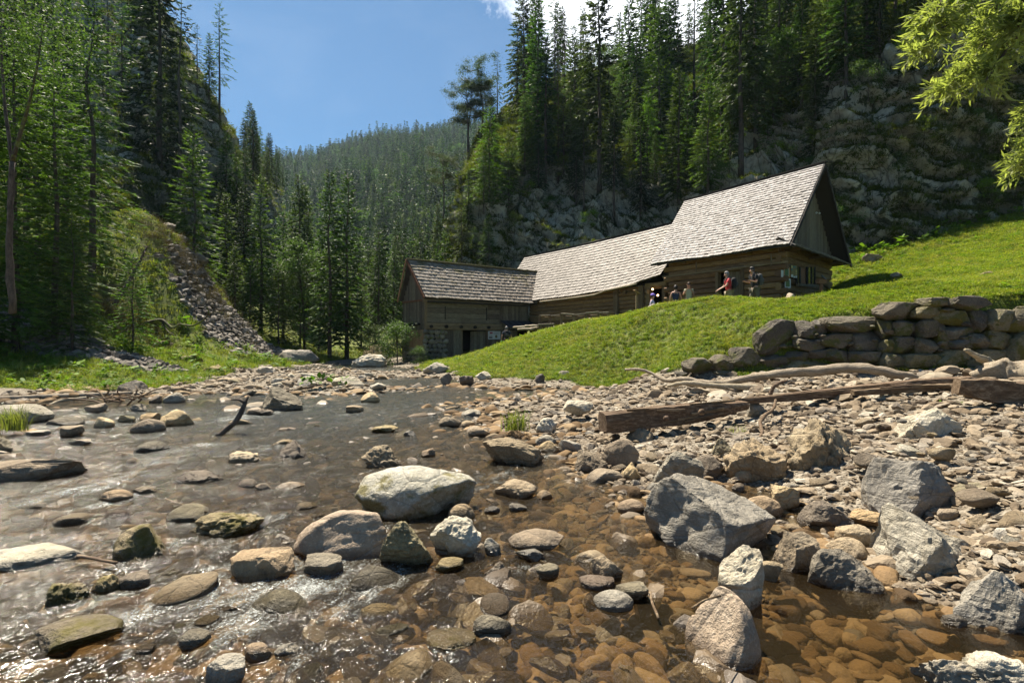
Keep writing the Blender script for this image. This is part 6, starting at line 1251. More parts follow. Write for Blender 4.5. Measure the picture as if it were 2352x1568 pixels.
def raw_tree(kind, p, h, label, cat='tree', group=None, name=None, vi=None, wide=1., lean=None):
    it = SP[kind]; tk, cr, H = it[(vi if vi is not None else int(tr_.integers(99))) % len(it)]; s = h / H
    root = thing(name or ('spruce_tree' if kind in ('near', 'young', 'dark', 'mid', 'sparse', 'deadspruce') else 'pine_tree' if kind == 'pine' else 'bush' if kind == 'bush' else 'broadleaf_tree'), label, cat, tuple(p), group, tr_.uniform(0, 6.28))
    root.scale = (s * wide, s * wide, s)
    if lean: root.rotation_euler = (lean[1], lean[0], root.rotation_euler[2]); root.rotation_mode = 'XYZ'
    obj('trunk', tk, root); obj('crown', cr, root); return root
def tree(x, yb, yt, d, kind, label, group=None, **k):
    p = P(x, yb, d); h = max((yb - yt) / F * d, .6); return raw_tree(kind, p, h, label, group=group, **k)
def surf_at(V, x, y):
    pr_ = V.reshape(-1, 3); u = 1176 + pr_[:, 0] / pr_[:, 1] * F; v = 784 - (pr_[:, 2] - CAM_Z) / pr_[:, 1] * F; e = (u - x) ** 2 + (v - y) ** 2; k = np.argsort(e)[:6]; k = k[np.argmin(pr_[k, 1])]; return Vector(pr_[k])
def ptree(V, x, yb, yt, kind, label, group=None, back=0., **k):
    p = surf_at(V, x, yb); d = p.y + back; h = (yb - yt) / F * d; return raw_tree(kind, p + Vector((0, 0, -.3)), h + .3, label, group=group, **k)

# -------- right cliff edge and forest
ptree(VR, 1104, 304, 127, 'pine', 'tall crooked flat crowned pine on the very edge of the right cliff', vi=0, back=-1)
ptree(VR, 1068, 372, 188, 'pine', 'leftmost of the thin pines on the cliff edge, leaning left', vi=1)
ptree(VR, 1078, 352, 180, 'pine', 'thin pine between the leftmost one and the tall crooked one', vi=2)
ptree(VR, 1118, 300, 190, 'pine', 'low many stemmed pine growing out from the mossy cliff top', vi=1)
ptree(VR, 1143, 282, 118, 'sparse', 'narrow spruce standing right of the crooked cliff edge pine', vi=1)
tree(1018, 500, 350, 60, 'pine', 'gnarled lone pine before the far wooded mountain, left of the cliff', vi=2)
for i, (x, yb, yt, k, lab) in enumerate(((1187, 262, 36, 'sparse', 'airy spruce under the left end of the white cloud'), (1220, 262, 34, 'mid', 'slender spruce right of the airy one under the cloud'), (1277, 250, -12, 'sparse', 'very tall bare stemmed larch like tree against the cloud'),
        (1297, 250, 24, 'deadspruce', 'half dead brownish spruce beside the very tall bare stemmed one'), (1378, 425, -70, 'dark', 'giant dark spruce with the stoutest black trunk in the middle of the right forest'), (1443, 300, -20, 'mid', 'tall spruce right of the giant dark one'),
        (1490, 280, -40, 'dark', 'dark spruce at the right part of the cloud'), (1535, 270, -30, 'dark', 'dark spruce left of the last gap of sky'), (1598, 230, -70, 'sparse', 'thin topped tree standing in the last gap of sky'), (1251, 400, 80, 'dark', 'dark spruce at the left part of the cliff top'),
        (1279, 400, 165, 'mid', 'sunlit light green spruce below the cloud'), (1205, 410, 215, 'mid', 'bushy spruce on the left cliff shoulder'), (1558, 478, 150, 'mid', 'sunlit spruce rising behind the left gable of the big roof'), (1625, 440, 170, 'mid', 'broad sunlit spruce above the ridge of the big house'),
        (1167, 455, 300, 'young', 'small sunlit spruce clinging to the left cliff face'), (1315, 450, 290, 'dark', 'shaded spruce above the grey cliff behind the middle roof'), (1340, 470, 260, 'sparse', 'bare trunked spruce in the dark middle of the forest'), (1410, 480, 230, 'dark', 'dark drooping spruce right of the stoutest trunk'),
        (1470, 500, 240, 'dark', 'dark drooping spruce in the deep shade over the middle roof'), (1700, 372, -160, 'dark', 'huge drooping spruce left of the mossy knoll'), (1660, 340, -120, 'dark', 'huge spruce at the right end of the sky gap'), (1735, 330, -160, 'sparse', 'tall spruce with long bare trunk by the mossy knoll'),
        (1790, 262, -120, 'dark', 'big dark spruce rising behind the mossy knoll'), (1875, 262, 60, 'mid', 'sunlit drooping spruce on the right of the mossy knoll'), (1840, 240, -40, 'dark', 'dark spruce over the mossy knoll'), (1937, 220, -160, 'dark', 'big spruce at the left edge of the pale cliff'),
        (2055, 88, -260, 'sparse', 'thick trunk standing on top of the pale cliff'), (1990, 130, -200, 'dark', 'dark spruce above the left side of the pale cliff'), (2120, 60, -200, 'dark', 'dark spruce above the pale cliff behind the willow'), (2200, 20, -240, 'dark', 'topmost dark spruce over the pale cliff'),
        (1090, 640, 520, 'young', 'young spruce at the foot of the left cliff'), (1120, 620, 500, 'young', 'second young spruce at the cliff foot behind the left building'), (1060, 610, 455, 'mid', 'middling spruce at the left foot of the cliff'), (1035, 640, 470, 'mid', 'spruce standing left of the cliff foot'),
        (990, 640, 470, 'mid', 'layered spruce directly over the roof of the left building'), (1110, 470, 330, 'young', 'small spruce on the shoulder of the left cliff'), (1140, 420, 300, 'mid', 'light spruce just below the mossy cliff top'), (1075, 520, 390, 'mid', 'spruce on the steep left edge of the cliff'))):
    ptree(VR, x, yb, yt, k, lab, vi=i)
ptree(VR, 1512, 300, 110, 'lime', 'yellow green broadleaf tree glowing in the middle of the right forest'); ptree(VR, 1482, 370, 235, 'leaf', 'pale green broadleaf tree below the yellow green one', vi=0)
TREF = [(1095,215,'the crooked cliff edge pines'),(1190,150,'the white cloud\'s left end'),(1278,120,'the very tall larch like tree'),(1378,180,'the giant dark spruce'),(1445,130,'the spruce right of the giant one'),(1512,200,'the yellow green broadleaf tree'),(1482,300,'the pale broadleaf tree'),(1558,310,'the sunlit spruce at the roof gable'),(1600,60,'the last gap of sky'),
 (1625,300,'the sunlit spruce above the big ridge'),(1700,120,'the huge drooping spruces'),(1830,280,'the mossy knoll'),(1940,100,'the left edge of the pale cliff'),(2060,220,'the pale cliff pillar'),(2150,40,'the cliff top behind the willow'),(2250,330,'the cliff under the willow'),(1200,520,'the grey cliff behind the middle roof'),(1350,500,'the cliff shade above the middle roof'),
 (1090,450,'the steep left edge of the right cliff'),(2000,480,'the cliff beside the big gable'),(1250,330,'the cliff shoulder under the cloud'),(370,180,'the dark towering spruce'),(500,120,'the leaning larch'),(210,150,'the reddish trunked tree'),(60,120,'the mossy forked tree'),(490,300,'the grey crag face'),(590,330,'the lower shoulder of the left crag'),(445,440,'the young spruce on the spur'),
 (540,470,'the foot of the grey crag'),(250,400,'the right side of the left group'),(600,560,'the black trunked valley spruce'),(640,420,'the end of the left crag line')]
def slopes(V, nshape, v0, v1, n, seed, kinds, hmin, hmax, label, group, xr=(980, 2352), yr=(-400, 800), tooclose=60, mind=0):
    r = np.random.default_rng(seed); g = V.reshape(nshape[0], nshape[1], 3); got = []; tries = 0
    while len(got) < n and tries < n * 60:
        tries += 1; i = int(r.uniform(v0, v1) * (nshape[0] - 1)); j = int(r.integers(0, nshape[1])); p = g[i, j]; u = 1176 + p[0] / p[1] * F; v = 784 - (p[2] - CAM_Z) / p[1] * F
        if not (xr[0] < u < xr[1] and yr[0] < v < yr[1]) or p[1] < mind: continue
        if any((p[0] - a) ** 2 + (p[1] - b_) ** 2 + (p[2] - c) ** 2 < 5.5 for a, b_, c in got): continue
        kd = kinds[int(r.integers(len(kinds)))]; hh = r.uniform(hmin, hmax); q = (hh - hmin) / (hmax - hmin + 1e-6); wd = {'dark': 'dark spruce', 'mid': 'green spruce', 'sparse': 'sparse spruce', 'young': 'young spruce', 'leaf': 'broadleaf tree', 'lime': 'bright broadleaf tree', 'bush': 'bush'}[kd]
        lb = '%s %s %s' % ('low' if q < .33 else 'middling' if q < .66 else 'tall', wd, relate(u, v - hh / p[1] * F * .5, TREF))
        got.append(p); raw_tree(kd, Vector(p) + Vector((0, 0, -.3)), hh, lb, group=group, vi=int(r.integers(9)), wide=r.uniform(.85, 1.15))
slopes(VR, NR, .50, .82, 70, 5, ['dark', 'mid', 'sparse', 'mid', 'dark'], 7, 20, 'dark spruce among its like in the forest over the right cliff', 'spruces of the forest over the right cliff', xr=(1175, 2352), yr=(-330, 460))
slopes(VR, NR, .45, .75, 8, 6, ['leaf', 'lime'], 5, 9, 'x', 'broadleaf trees of the right forest', xr=(1200, 1900), yr=(180, 460))
slopes(VR, NR, .34, .52, 26, 8, ['dark', 'young', 'mid'], 5, 10, 'small spruce rooted on the ledges of the right cliff', 'small spruces on the cliff ledges', xr=(1100, 1900), yr=(200, 560))
slopes(VR, NR, .10, .50, 26, 9, ['bush'], .9, 2.2, 'green bush growing from a crack of the cliff', 'bushes on the right cliff', xr=(1040, 2400), yr=(100, 640))
# -------- left crag and slope
def k_near(kind, x): return kind == 'near' and x < 300
def gtree(x, yb, yt, d, kind, label, **k):
    d = d + 3 if k_near(kind, x) else d
    p = P(x, yb, d); p.z = gz(p.x, p.y) if d < 50 else p.z; h = (CAM_Z - (yt - 784) / F * d) - p.z; return raw_tree(kind, p - Vector((0, 0, .1)), max(h, 1.), label, **k)
for i, (x, yb, yt, d, k, lab) in enumerate(((35, 700, 40, 18, 'near', 'tall near spruce second from the left edge of the picture'), (128, 690, 130, 19, 'near', 'near spruce with bright fronds right of the mossy forked tree'), (212, 645, -30, 24, 'near', 'tall reddish trunked tree in the left group'),
        (-30, 700, 60, 17, 'near', 'spruce cut by the left edge of the picture'), (85, 660, 20, 23, 'near', 'spruce behind the mossy forked tree'),
        (305, 745, 575, 23, 'young', 'small spruce with two thin stems beside the crooked bough'), (165, 745, 480, 21, 'young', 'little spruce at the foot of the left group'), (445, 575, 300, 37, 'young', 'sunlit young spruce on the crest of the left spur'),
        (368, 500, -150, 47, 'dark', 'tall dark spruce towering at the left of the sky'), (415, 500, -10, 45, 'sparse', 'thin dark spruce at the edge of the sky'),
        (600, 745, 400, 40, 'mid', 'tall spruce with a black trunk left of the valley opening'), (757, 818, 385, 36, 'mid', 'left of the two tall spruces in the middle of the valley'), (797, 808, 392, 37, 'mid', 'right of the two tall spruces in the middle of the valley'), (870, 808, 525, 42, 'dark', 'shaded spruce standing left of the left building'),
        (650, 800, 480, 42, 'mid', 'spruce behind the bare stemmed valley tree'), (560, 700, 420, 41, 'dark', 'dark spruce beside the crag foot'), (520, 690, 440, 40, 'mid', 'spruce between the crag foot and the spur'), (640, 800, 600, 38, 'young', 'young spruce at the valley edge'), (690, 810, 620, 40, 'young', 'little spruce under the broadleaf tree'),
        (830, 815, 600, 45, 'mid', 'spruce behind the two tall valley spruces'), (540, 760, 560, 37, 'young', 'low bright spruce behind the scree spur'), (575, 780, 590, 38, 'young', 'second low bright spruce behind the scree spur'), (905, 800, 560, 48, 'dark', 'dark spruce close to the gable of the left building'),
        (60, 620, 10, 29, 'dark', 'dark spruce deep in the left forest'), (150, 590, -20, 31, 'mid', 'high spruce deep in the left forest'), (-60, 640, -40, 26, 'dark', 'high dark spruce at the left edge'), (20, 560, -60, 33, 'dark', 'highest spruce at the upper left corner'))):
    gtree(x, yb, yt, d, k, lab, vi=i)
gtree(700, 812, 540, 40, 'leaf', 'pale broadleaf tree between the valley spruces', vi=1); gtree(730, 815, 560, 41, 'leaf', 'second broadleaf tree behind the left tall valley spruce', vi=0); gtree(912, 828, 735, 35, 'bush', 'pale leafy bush at the left wall of the left building', vi=0); gtree(915, 825, 740, 33.5, 'bush', 'low leafy bush by the stream below the left building', vi=2)
gtree(860, 815, 745, 37, 'bush', 'green bush on the far bank of the stream', vi=2); gtree(965, 832, 790, 31.3, 'bush', 'slim weed growing at the stone base of the left building', vi=0)
ptree(VL, 505, 262, 4, 'sparse', 'tall larch leaning out against the sky on the left crag', vi=2, lean=(0, 0)); ptree(VL, 455, 215, 55, 'sparse', 'smaller tree left of the leaning larch', vi=1); ptree(VL, 480, 235, 75, 'mid', 'spruce on the crag edge below the leaning larch', vi=1)
ptree(VL, 582, 425, 250, 'dark', 'spruce on the lower shoulder of the left crag', vi=0); ptree(VL, 560, 400, 270, 'mid', 'slim spruce left of the lower shoulder spruce', vi=2); ptree(VL, 610, 460, 340, 'mid', 'spruce at the end of the left crag line', vi=1); ptree(VL, 545, 500, 330, 'mid', 'spruce before the foot of the grey crag', vi=0)
slopes(VL, NL, .2, .95, 24, 12, ['dark', 'mid', 'dark', 'sparse'], 7, 14, 'spruce among its like on the steep left crag', 'spruces of the left crag', xr=(-200, 340), yr=(-200, 600))
slopes(VL, NL, .02, .35, 6, 13, ['mid', 'young', 'dark'], 6, 10, 'spruce at the foot of the left crag', 'spruces at the crag foot', xr=(500, 650), yr=(480, 760))
slopes(VL, NL, .7, .98, 12, 14, ['mid', 'dark'], 6, 11, 'spruce on the crest line of the left crag', 'spruces on the crag crest', xr=(560, 700), yr=(330, 560))
VREF = [(600,560,'the black trunked valley spruce'),(700,640,'the pale valley broadleaf tree'),(757,600,'the left one of the tall spruce pair'),(797,620,'the right one of the tall spruce pair'),(870,680,'the shaded spruce by the left building'),(950,560,'the spruce over the left roof'),(520,600,'the scree spur'),(1020,560,'the foot of the right cliff')]
r = np.random.default_rng(77); got = []
while len(got) < 34:    # valley floor behind the stream
    Y = r.uniform(44, 90); x = r.uniform(490, 1040); X = (x - 1176) / F * Y
    if any((X - a) ** 2 + (Y - b_) ** 2 < 6 for a, b_ in got): continue
    got.append((X, Y)); z = gz(X, Y) if Y < 80 else 3.; vk = int(r.integers(5)); vh = r.uniform(8, 15); raw_tree(['mid', 'dark', 'mid', 'dark', 'dark'][vk], Vector((X, Y, z - .2)), vh, '%s %s valley tree ' % ('low' if vh < 10.5 else 'middling' if vh < 13 else 'tall', 'dark' if vk in (1, 3, 4) else 'green') + relate(x, 784 - 7 / Y * F, VREF), group='trees of the valley wood', vi=int(r.integers(9)))
# mossy forked tree at the left
t_ = thing('forked_tree', 'dark forked leaning tree with mossy trunk near the left edge', 'tree', tuple(P(30, 690, 16.5)))
fk = P(28, 372, 16.5)
tb(t_, 'trunk', [P(30, 720, 16.5), P(22, 600, 16.5), P(24, 480, 16.5), fk], [.10, .09, .08, .07], M_BARK); tb(t_, 'limb', [fk, P(52, 290, 16.4), P(66, 240, 16.3), P(86, 150, 16.2), P(100, 60, 16.2)], [.06, .05, .04, .03, .015], M_MOSSBARK); tb(t_, 'limb', [fk, P(12, 250, 16.6), P(2, 100, 16.7), P(2, -60, 16.8)], [.05, .045, .035, .02], M_TRUNK)
r = np.random.default_rng(31); n = 5200; cen = [P(120, 60, 16), P(60, 120, 16.4), P(20, 40, 16.8), P(100, 130, 16.2), P(60, -20, 16.5)]; k = r.integers(0, 5, n); o = np.array([tuple(c) for c in cen])[k] + r.normal(0, .75, (n, 3)) - np.array(t_.location); d = r.normal(0, 1, (n, 3)); d /= np.linalg.norm(d, axis=1, keepdims=True)
obj('crown', rhombi(o, d, r.uniform(.05, .12, n), r.uniform(.015, .035, n), r.normal(0, .8, n), r.random(n), r.random(n), N_LEAF, 'crown'), t_)

# -------- forest of the far mountain: a mass nobody could count
far_pro = [spruce_mesh(s + 90, 17, 2.6, 1.0, 6, .55, 1.3, .26, mat=m_, lo=.05, gaps=.1) for s, m_ in ((1, N_DARK), (2, N_MID), (3, N_DARK))] + [clump_tree(95, 13, 3.6, .2, 12, 900, .30, .55, N_LEAF, M_TRUNK)[1]]
farc = proto_coll('far_tree', far_pro); r = np.random.default_rng(41); n = 10000
iu = r.uniform(0, NF[0] - 1.01, n); iv = r.uniform(0, NF[1] - 1.01, n); i0, j0 = iu.astype(int), iv.astype(int); fu, fv = (iu - i0)[:, None], (iv - j0)[:, None]
A_ = VF[i0, j0]; p = A_ + (VF[i0 + 1, j0] - A_) * fu + (VF[i0, j0 + 1] - A_) * fv; k = (p[:, 1] > 84); p = p[k]; n = len(p); s = r.uniform(.8, 1.8, n) * np.clip(p[:, 1] / 260, .55, 1.15); rt = np.stack([r.normal(0, .03, n), r.normal(0, .03, n), r.uniform(0, 6.28, n)], 1)
scatter('forest', p, rt, np.stack([s * 1.15, s * 1.15, s * r.uniform(.8, 1.25, n)], 1), r.choice([0, 1, 2, 3], n, p=[.36, .30, .22, .12]), farc, label='dense spruce forest covering the far mountain')

# -------- willow hanging in from the right, its trunk outside the picture
t_ = thing('willow_tree', 'willow boughs with narrow bright leaves hanging in at the upper right corner', 'tree', (10.2, 7.6, 1.3))
tb(t_, 'trunk', [V3(10.2, 7.6, .6), V3(9.9, 7.4, 2.5), V3(9.3, 7.2, 4.6), V3(8.9, 7.0, 6.6)], [.22, .19, .15, .10], M_BARK, 10)
bo = []
def wb(pts, r0):
    tb(t_, 'bough', pts, [r0, r0 * .7, r0 * .3], M_BARK, 6, n=12); bo.append(smooth_pts(pts, 60))
wb([V3(9.3, 7.2, 4.6), P(2330, 80, 6.9), P(2230, 150, 6.6), P(2170, 205, 6.5)], .05); wb([V3(9.1, 7.1, 5.4), P(2280, 10, 6.8), P(2170, 60, 6.4), P(2105, 130, 6.2)], .05); wb([V3(9.0, 7.0, 6.2), P(2250, -80, 6.6), P(2180, -20, 6.3), P(2135, 50, 6.2)], .05)
wb([V3(9.3, 7.2, 4.6), P(2370, 60, 6.4), P(2310, 120, 6.2), P(2262, 190, 6.1)], .04); wb([V3(9.3, 7.2, 4.4), P(2420, 200, 6.6), P(2370, 320, 6.3), P(2345, 380, 6.2)], .035); wb([V3(9, 7, 6), P(2340, -60, 7), P(2290, 20, 6.9), P(2240, 100, 6.9)], .04); wb([V3(9, 7, 6.4), P(2400, -60, 6.2), P(2350, 10, 6.0), P(2335, 90, 6.0)], .04)
r = np.random.default_rng(3); O, D, L_, Rn = [], [], [], []
for b_ in bo:
    for q in range(95):
        tt = int(59 * r.uniform(.3, 1)); p = Vector(b_[tt]); a = r.uniform(0, 6.28); d = V3(math.cos(a) * .8 - .2, math.sin(a) * .8, r.uniform(-.9, .4)).normalized(); L = r.uniform(.12, .38); m_ = 17
        for j in range(m_):
            e = p + d * L * j / m_ + V3(0, 0, -.25 * (j / m_) ** 2 * L); ld = (d * .8 + V3(r.normal(), r.normal(), r.normal() - .2) * .55).normalized(); O.append(tuple(e - t_.location)); D.append(tuple(ld)); L_.append(r.uniform(.08, .15)); Rn.append(r.random())
n = len(O); obj('leaves', rhombi(np.array(O), np.array(D), np.array(L_), np.full(n, .011), r.normal(0, .8, n), np.array(Rn), r.random(n), N_WILLOW, 'leaves'), t_)

# ================================================================== GRASS AND HERBS
def herb_mat(name, a, b, dry=None):
    m = Mat(name); r = m.rand(); col = m.mix(r, a, b); n = m.noise(m.pos(), .8, 4, .6)
    col = m.mix(m.rng(n, .42, .68, 0, .65), col, dry or tuple(q * .6 for q in a)); col = m.hsv(col, .5, 1, m.rng(m.attr('rnd'), 0, 1, .65, 1.3)); return m.leafy(col, .4, .62, .18).m
G_MEADOW = herb_mat('meadow_grass', (.14, .195, .018), (.31, .34, .045), (.32, .28, .08)); G_HERB = herb_mat('clover_leaf', (.075, .15, .014), (.20, .28, .03)); G_LUSH = herb_mat('lush_leaf', (.07, .15, .015), (.17, .27, .035)); G_TALL = herb_mat('tall_grass', (.10, .17, .025), (.24, .29, .06), (.25, .23, .09))
def tuft(seed, n, h, w, spread, mat, curl=.5):
    r = np.random.default_rng(seed); V, Fc = [], []
    for i in range(n):
        a = r.uniform(0, 6.28); o = np.array([r.normal() * spread, r.normal() * spread, -.02]); L = h * r.uniform(.5, 1.1); d = np.array([math.cos(a), math.sin(a), 0]) * curl * r.uniform(.3, 1.2); s = np.array([-math.sin(a), math.cos(a), 0]) * w
        p1 = o + np.array([0, 0, L * .55]) + d * L * .25; p2 = o + np.array([0, 0, L * .95]) + d * L * .8; k = len(V); V += [o - s, o + s, p1 + s * .8, p1 - s * .8, p2 + s * .1, p2 - s * .1]; Fc += [(k, k+1, k+2, k+3), (k+3, k+2, k+4, k+5)]
    return mesh_np('tuft', np.array(V), np.array(Fc), [mat], False, {'rnd': ('POINT', 'FLOAT', np.repeat(r.random(n), 6))})
def rosette(seed, n, R_, h, lw, mat):
    r = np.random.default_rng(seed); V, Fc = [], []
    for i in range(n):
        a = r.uniform(0, 6.28); q = R_ * math.sqrt(r.random()); c = np.array([math.cos(a) * q, math.sin(a) * q, h * r.uniform(.4, 1)]); s = lw * r.uniform(.6, 1.3); t = r.normal(size=3); t[2] = t[2] * .35; t /= np.linalg.norm(t); b_ = np.cross(t, [0, 0, 1.]); b_ /= np.linalg.norm(b_); k = len(V)
        V += [c - t * s, c + b_ * s * .75, c + t * s, c - b_ * s * .75]; Fc.append((k, k+1, k+2, k+3))
    return mesh_np('herb', np.array(V), np.array(Fc), [mat], False, {'rnd': ('POINT', 'FLOAT', np.repeat(r.random(n), 4))})
turf_c = proto_coll('turf_plant', [tuft(1, 16, .16, .006, .07, G_MEADOW), tuft(2, 14, .22, .006, .06, G_MEADOW, .8), rosette(3, 22, .15, .10, .028, G_HERB), rosette(4, 18, .13, .07, .034, G_HERB), tuft(5, 18, .12, .007, .09, G_MEADOW), rosette(6, 26, .16, .12, .022, G_MEADOW)])
tall_c = proto_coll('bank_plant', [tuft(7, 22, .5, .009, .12, G_TALL, .7), tuft(8, 18, .38, .009, .10, G_TALL), rosette(9, 12, .30, .42, .12, G_LUSH), rosette(10, 16, .28, .30, .08, G_LUSH), tuft(11, 26, .6, .008, .16, G_TALL, .9)])
def plant(name, n, xr, yr, coll, idxs, smin, smax, seed, label, ok, bias=1.):
    r = np.random.default_rng(seed); Y = yr[0] * (yr[1] / yr[0]) ** (r.random(n) ** bias); X = r.uniform(-1, 1, n) * (Y * 1.1 + 5); k = (X > xr[0]) & (X < xr[1]); X, Y = X[k], Y[k]; k = ok(X, Y); X, Y = X[k], Y[k]; Z = ground(X, Y); n = len(X); s = r.uniform(smin, smax, n) * np.clip(Y / 20, .8, 1.5)
    scatter(name, np.stack([X, Y, Z], 1), np.stack([r.normal(0, .15, n), r.normal(0, .15, n), r.uniform(0, 6.28, n)], 1), np.stack([s, s, s * r.uniform(.7, 1.3, n)], 1), r.choice(idxs, n), coll, label=label)
def house_free(X, Y):
    q = np.zeros(X.shape, bool)
    for poly in ([(8.0, 25.9), (11.2, 21.6), (15.9, 25.8), (12.7, 30.2)], [(-.6, 40.5), (8.1, 27.4), (11.4, 29.6), (2.6, 42.8)], [(-5.5, 32.7), (1.1, 36.4), (-.8, 38.6), (-7.4, 34.9)]): q |= inpoly(X, Y, poly)
    return ~q
plant('meadow_grass', 240000, (-7, 40), (8.5, 36), turf_c, [0, 1, 2, 3, 4, 5, 2, 5], .5, .95, 51, 'short grass and clover of the meadow', lambda X, Y: (cover(X, Y)[0] > .5) & house_free(X, Y) & (X > -6.5))
plant('bank_grass', 90000, (-40, -6), (13, 44), turf_c, [0, 1, 2, 3, 5], .5, 1.0, 52, 'grass of the left slope', lambda X, Y: (cover(X, Y)[0] > .5))
def on_sheet(name, V, nshape, r0, r1, n, upmin, coll, idxs, s0, s1, seed, label, xr=(900, 2500)):
    G_ = V.reshape(nshape[0], nshape[1], 3); du = np.gradient(G_, axis=0); dv = np.gradient(G_, axis=1); N_ = np.cross(dv, du); N_ /= np.linalg.norm(N_, axis=-1, keepdims=True) + 1e-9; N_ *= np.sign(N_[..., 2:3]); r = np.random.default_rng(seed)
    i = (r.uniform(r0, r1, n) * (nshape[0] - 2)).astype(int); j = r.integers(0, nshape[1] - 1, n); a, b_ = r.random((n, 1)), r.random((n, 1)); p = G_[i, j] + (G_[i + 1, j] - G_[i, j]) * a + (G_[i, j + 1] - G_[i, j]) * b_; up = N_[i, j, 2] + .18 * vnoise(p * .35, seed)
    u = 1176 + p[:, 0] / p[:, 1] * F; k = (up > upmin) & (u > xr[0]) & (u < xr[1]); p = p[k]; n = len(p); s = r.uniform(s0, s1, n); scatter(name, p, np.stack([r.normal(0, .4, n), r.normal(0, .4, n), r.uniform(0, 6.28, n)], 1), np.stack([s, s, s], 1), r.choice(idxs, n), coll, label=label)
G_MOSS = herb_mat('ledge_grass', (.035, .06, .010), (.12, .15, .022), (.10, .09, .03)); ledge_c = proto_coll('ledge_plant', [tuft(31, 20, .30, .016, .10, G_MOSS, 1.4), rosette(32, 22, .25, .12, .05, G_MOSS), tuft(33, 16, .22, .02, .14, G_MOSS, 1.6)])
on_sheet('ledge_grass', VR, NR, .04, .56, 38000, .64, ledge_c, [0, 1, 2], .7, 1.5, 61, 'grass and moss on the ledges of the right cliff', xr=(1180, 2500))
on_sheet('cliff_edge_grass', VR, NR, .1, .62, 24000, .42, ledge_c, [0, 1, 2], .8, 1.9, 64, 'grass and moss on the left edge of the right cliff', xr=(1000, 1180))
on_sheet('forest_undergrowth', VR, NR, .5, .86, 30000, .1, ledge_c, [0, 1], 1.2, 3.0, 62, 'undergrowth of the forest over the right cliff')
on_sheet('crag_grass', VL, NL, .02, .9, 20000, .66, ledge_c, [0, 1, 2], 1.0, 2.4, 63, 'grass on the ledges of the left crag', xr=(-200, 700))
G_BRUSH = herb_mat('dead_brush', (.05, .038, .024), (.13, .10, .065)); brush_c = proto_coll('brush_piece', [tuft(41, 26, .7, .006, .3, G_BRUSH, 1.6), tuft(42, 22, .5, .007, .25, G_BRUSH, 1.9)]); r = np.random.default_rng(9); n = 420
bx = np.concatenate([r.normal(P(430, 600, 32).x, 1.5, n), r.normal(P(290, 640, 26).x, 1.0, n // 2)]); by = np.concatenate([r.normal(32, 1.0, n), r.normal(26, .8, n // 2)]); n = len(bx)
scatter('dead_brush', np.stack([bx, by, ground(bx, by)], 1), np.stack([r.normal(0, .5, n), r.normal(0, .5, n), r.uniform(0, 6.28, n)], 1), np.tile(r.uniform(.4, .9, n)[:, None], (1, 3)), r.integers(0, 2, n), brush_c, label='dead brown brushwood on the left spur')
plant('bank_herbs', 9000, (-40, -7), (13.5, 36), tall_c, [0, 1, 2, 3, 4], .4, .85, 53, 'tall grass and big leaved herbs on the left bank', lambda X, Y: (cover(X, Y)[0] > .5) & (ground_raw(X, Y) < 2.3 + vnoise(np.stack([X * .4, Y * .4, X * 0], 1), 3) * 1.5))
plant('meadow_weeds', 5200, (-6, 30), (11, 34), tall_c, [3, 2, 1], .16, .38, 57, 'broad leaved weeds dotted over the meadow', lambda X, Y: (cover(X, Y)[0] > .5) & house_free(X, Y) & (fbm(np.stack([X * .7, Y * .7, X * 0], 1), 12, 3) > -.02))
plant('upper_meadow_herbs', 1500, (14, 40), (24, 33), tall_c, [3, 2, 1], .6, 1.1, 54, 'taller herbs below the right cliff', lambda X, Y: (cover(X, Y)[0] > .5) & house_free(X, Y) & (Y > 29 - X * .0))
plant('foot_meadow_herbs', 2200, (-6, 14), (12, 27), tall_c, [3, 1, 0], .35, .6, 55, 'coarser weeds at the lower rim of the meadow', lambda X, Y: (cover(X, Y)[0] > .5) & (ground_raw(X, Y) < .9))
def grass_clump(name, x, y, z, s, label, kinds=(7, 8), n=5):
    p = PZ(x, y, z); t_ = thing(name, label, 'grass', tuple(p))
    for k in range(n): me = tuft(200 + k + int(x), 26, .42, .006, .06, G_TALL, .8); o = obj('blades', me, t_); o.location = (tr_.normal() * .09 * s * 2, tr_.normal() * .05, 0); o.scale = (s,) * 3
grass_clump('grass_tuft', 1182, 986, .1, .85, 'fresh green grass tuft at the water edge of the gravel bar'); grass_clump('grass_tuft', 20, 985, .08, 1.0, 'long green grass hanging over the water beside the grey bank boulder', n=7)
grass_clump('grass_tuft', 1980, 940, .4, .5, 'small grass tuft before the long timber', n=3); grass_clump('grass_tuft', 2135, 935, .42, .6, 'grass tuft right of the long low pale rock', n=3); grass_clump('grass_tuft', 1695, 1000, .2, .4, 'tiny grass tuft on the pebbles', n=2)
t_ = thing('leafy_weed', 'round leaved green weed among the pebbles under the broken log', 'plant', tuple(P(2195, 938, 7.2)))
for k in range(4): o = obj('leaves', rosette(300 + k, 8, .12, .14, .038, G_LUSH), t_); o.location = (tr_.normal() * .14, tr_.normal() * .08, -.04)
t_ = thing('leafy_weed', 'big leaved weed on the stone island in the upper stream', 'plant', tuple(PZ(738, 892, .1)))
for k in range(5): o = obj('leaves', rosette(310 + k, 14, .25, .4, .09, G_LUSH), t_); o.location = (tr_.normal() * .3, tr_.normal() * .2, 0)
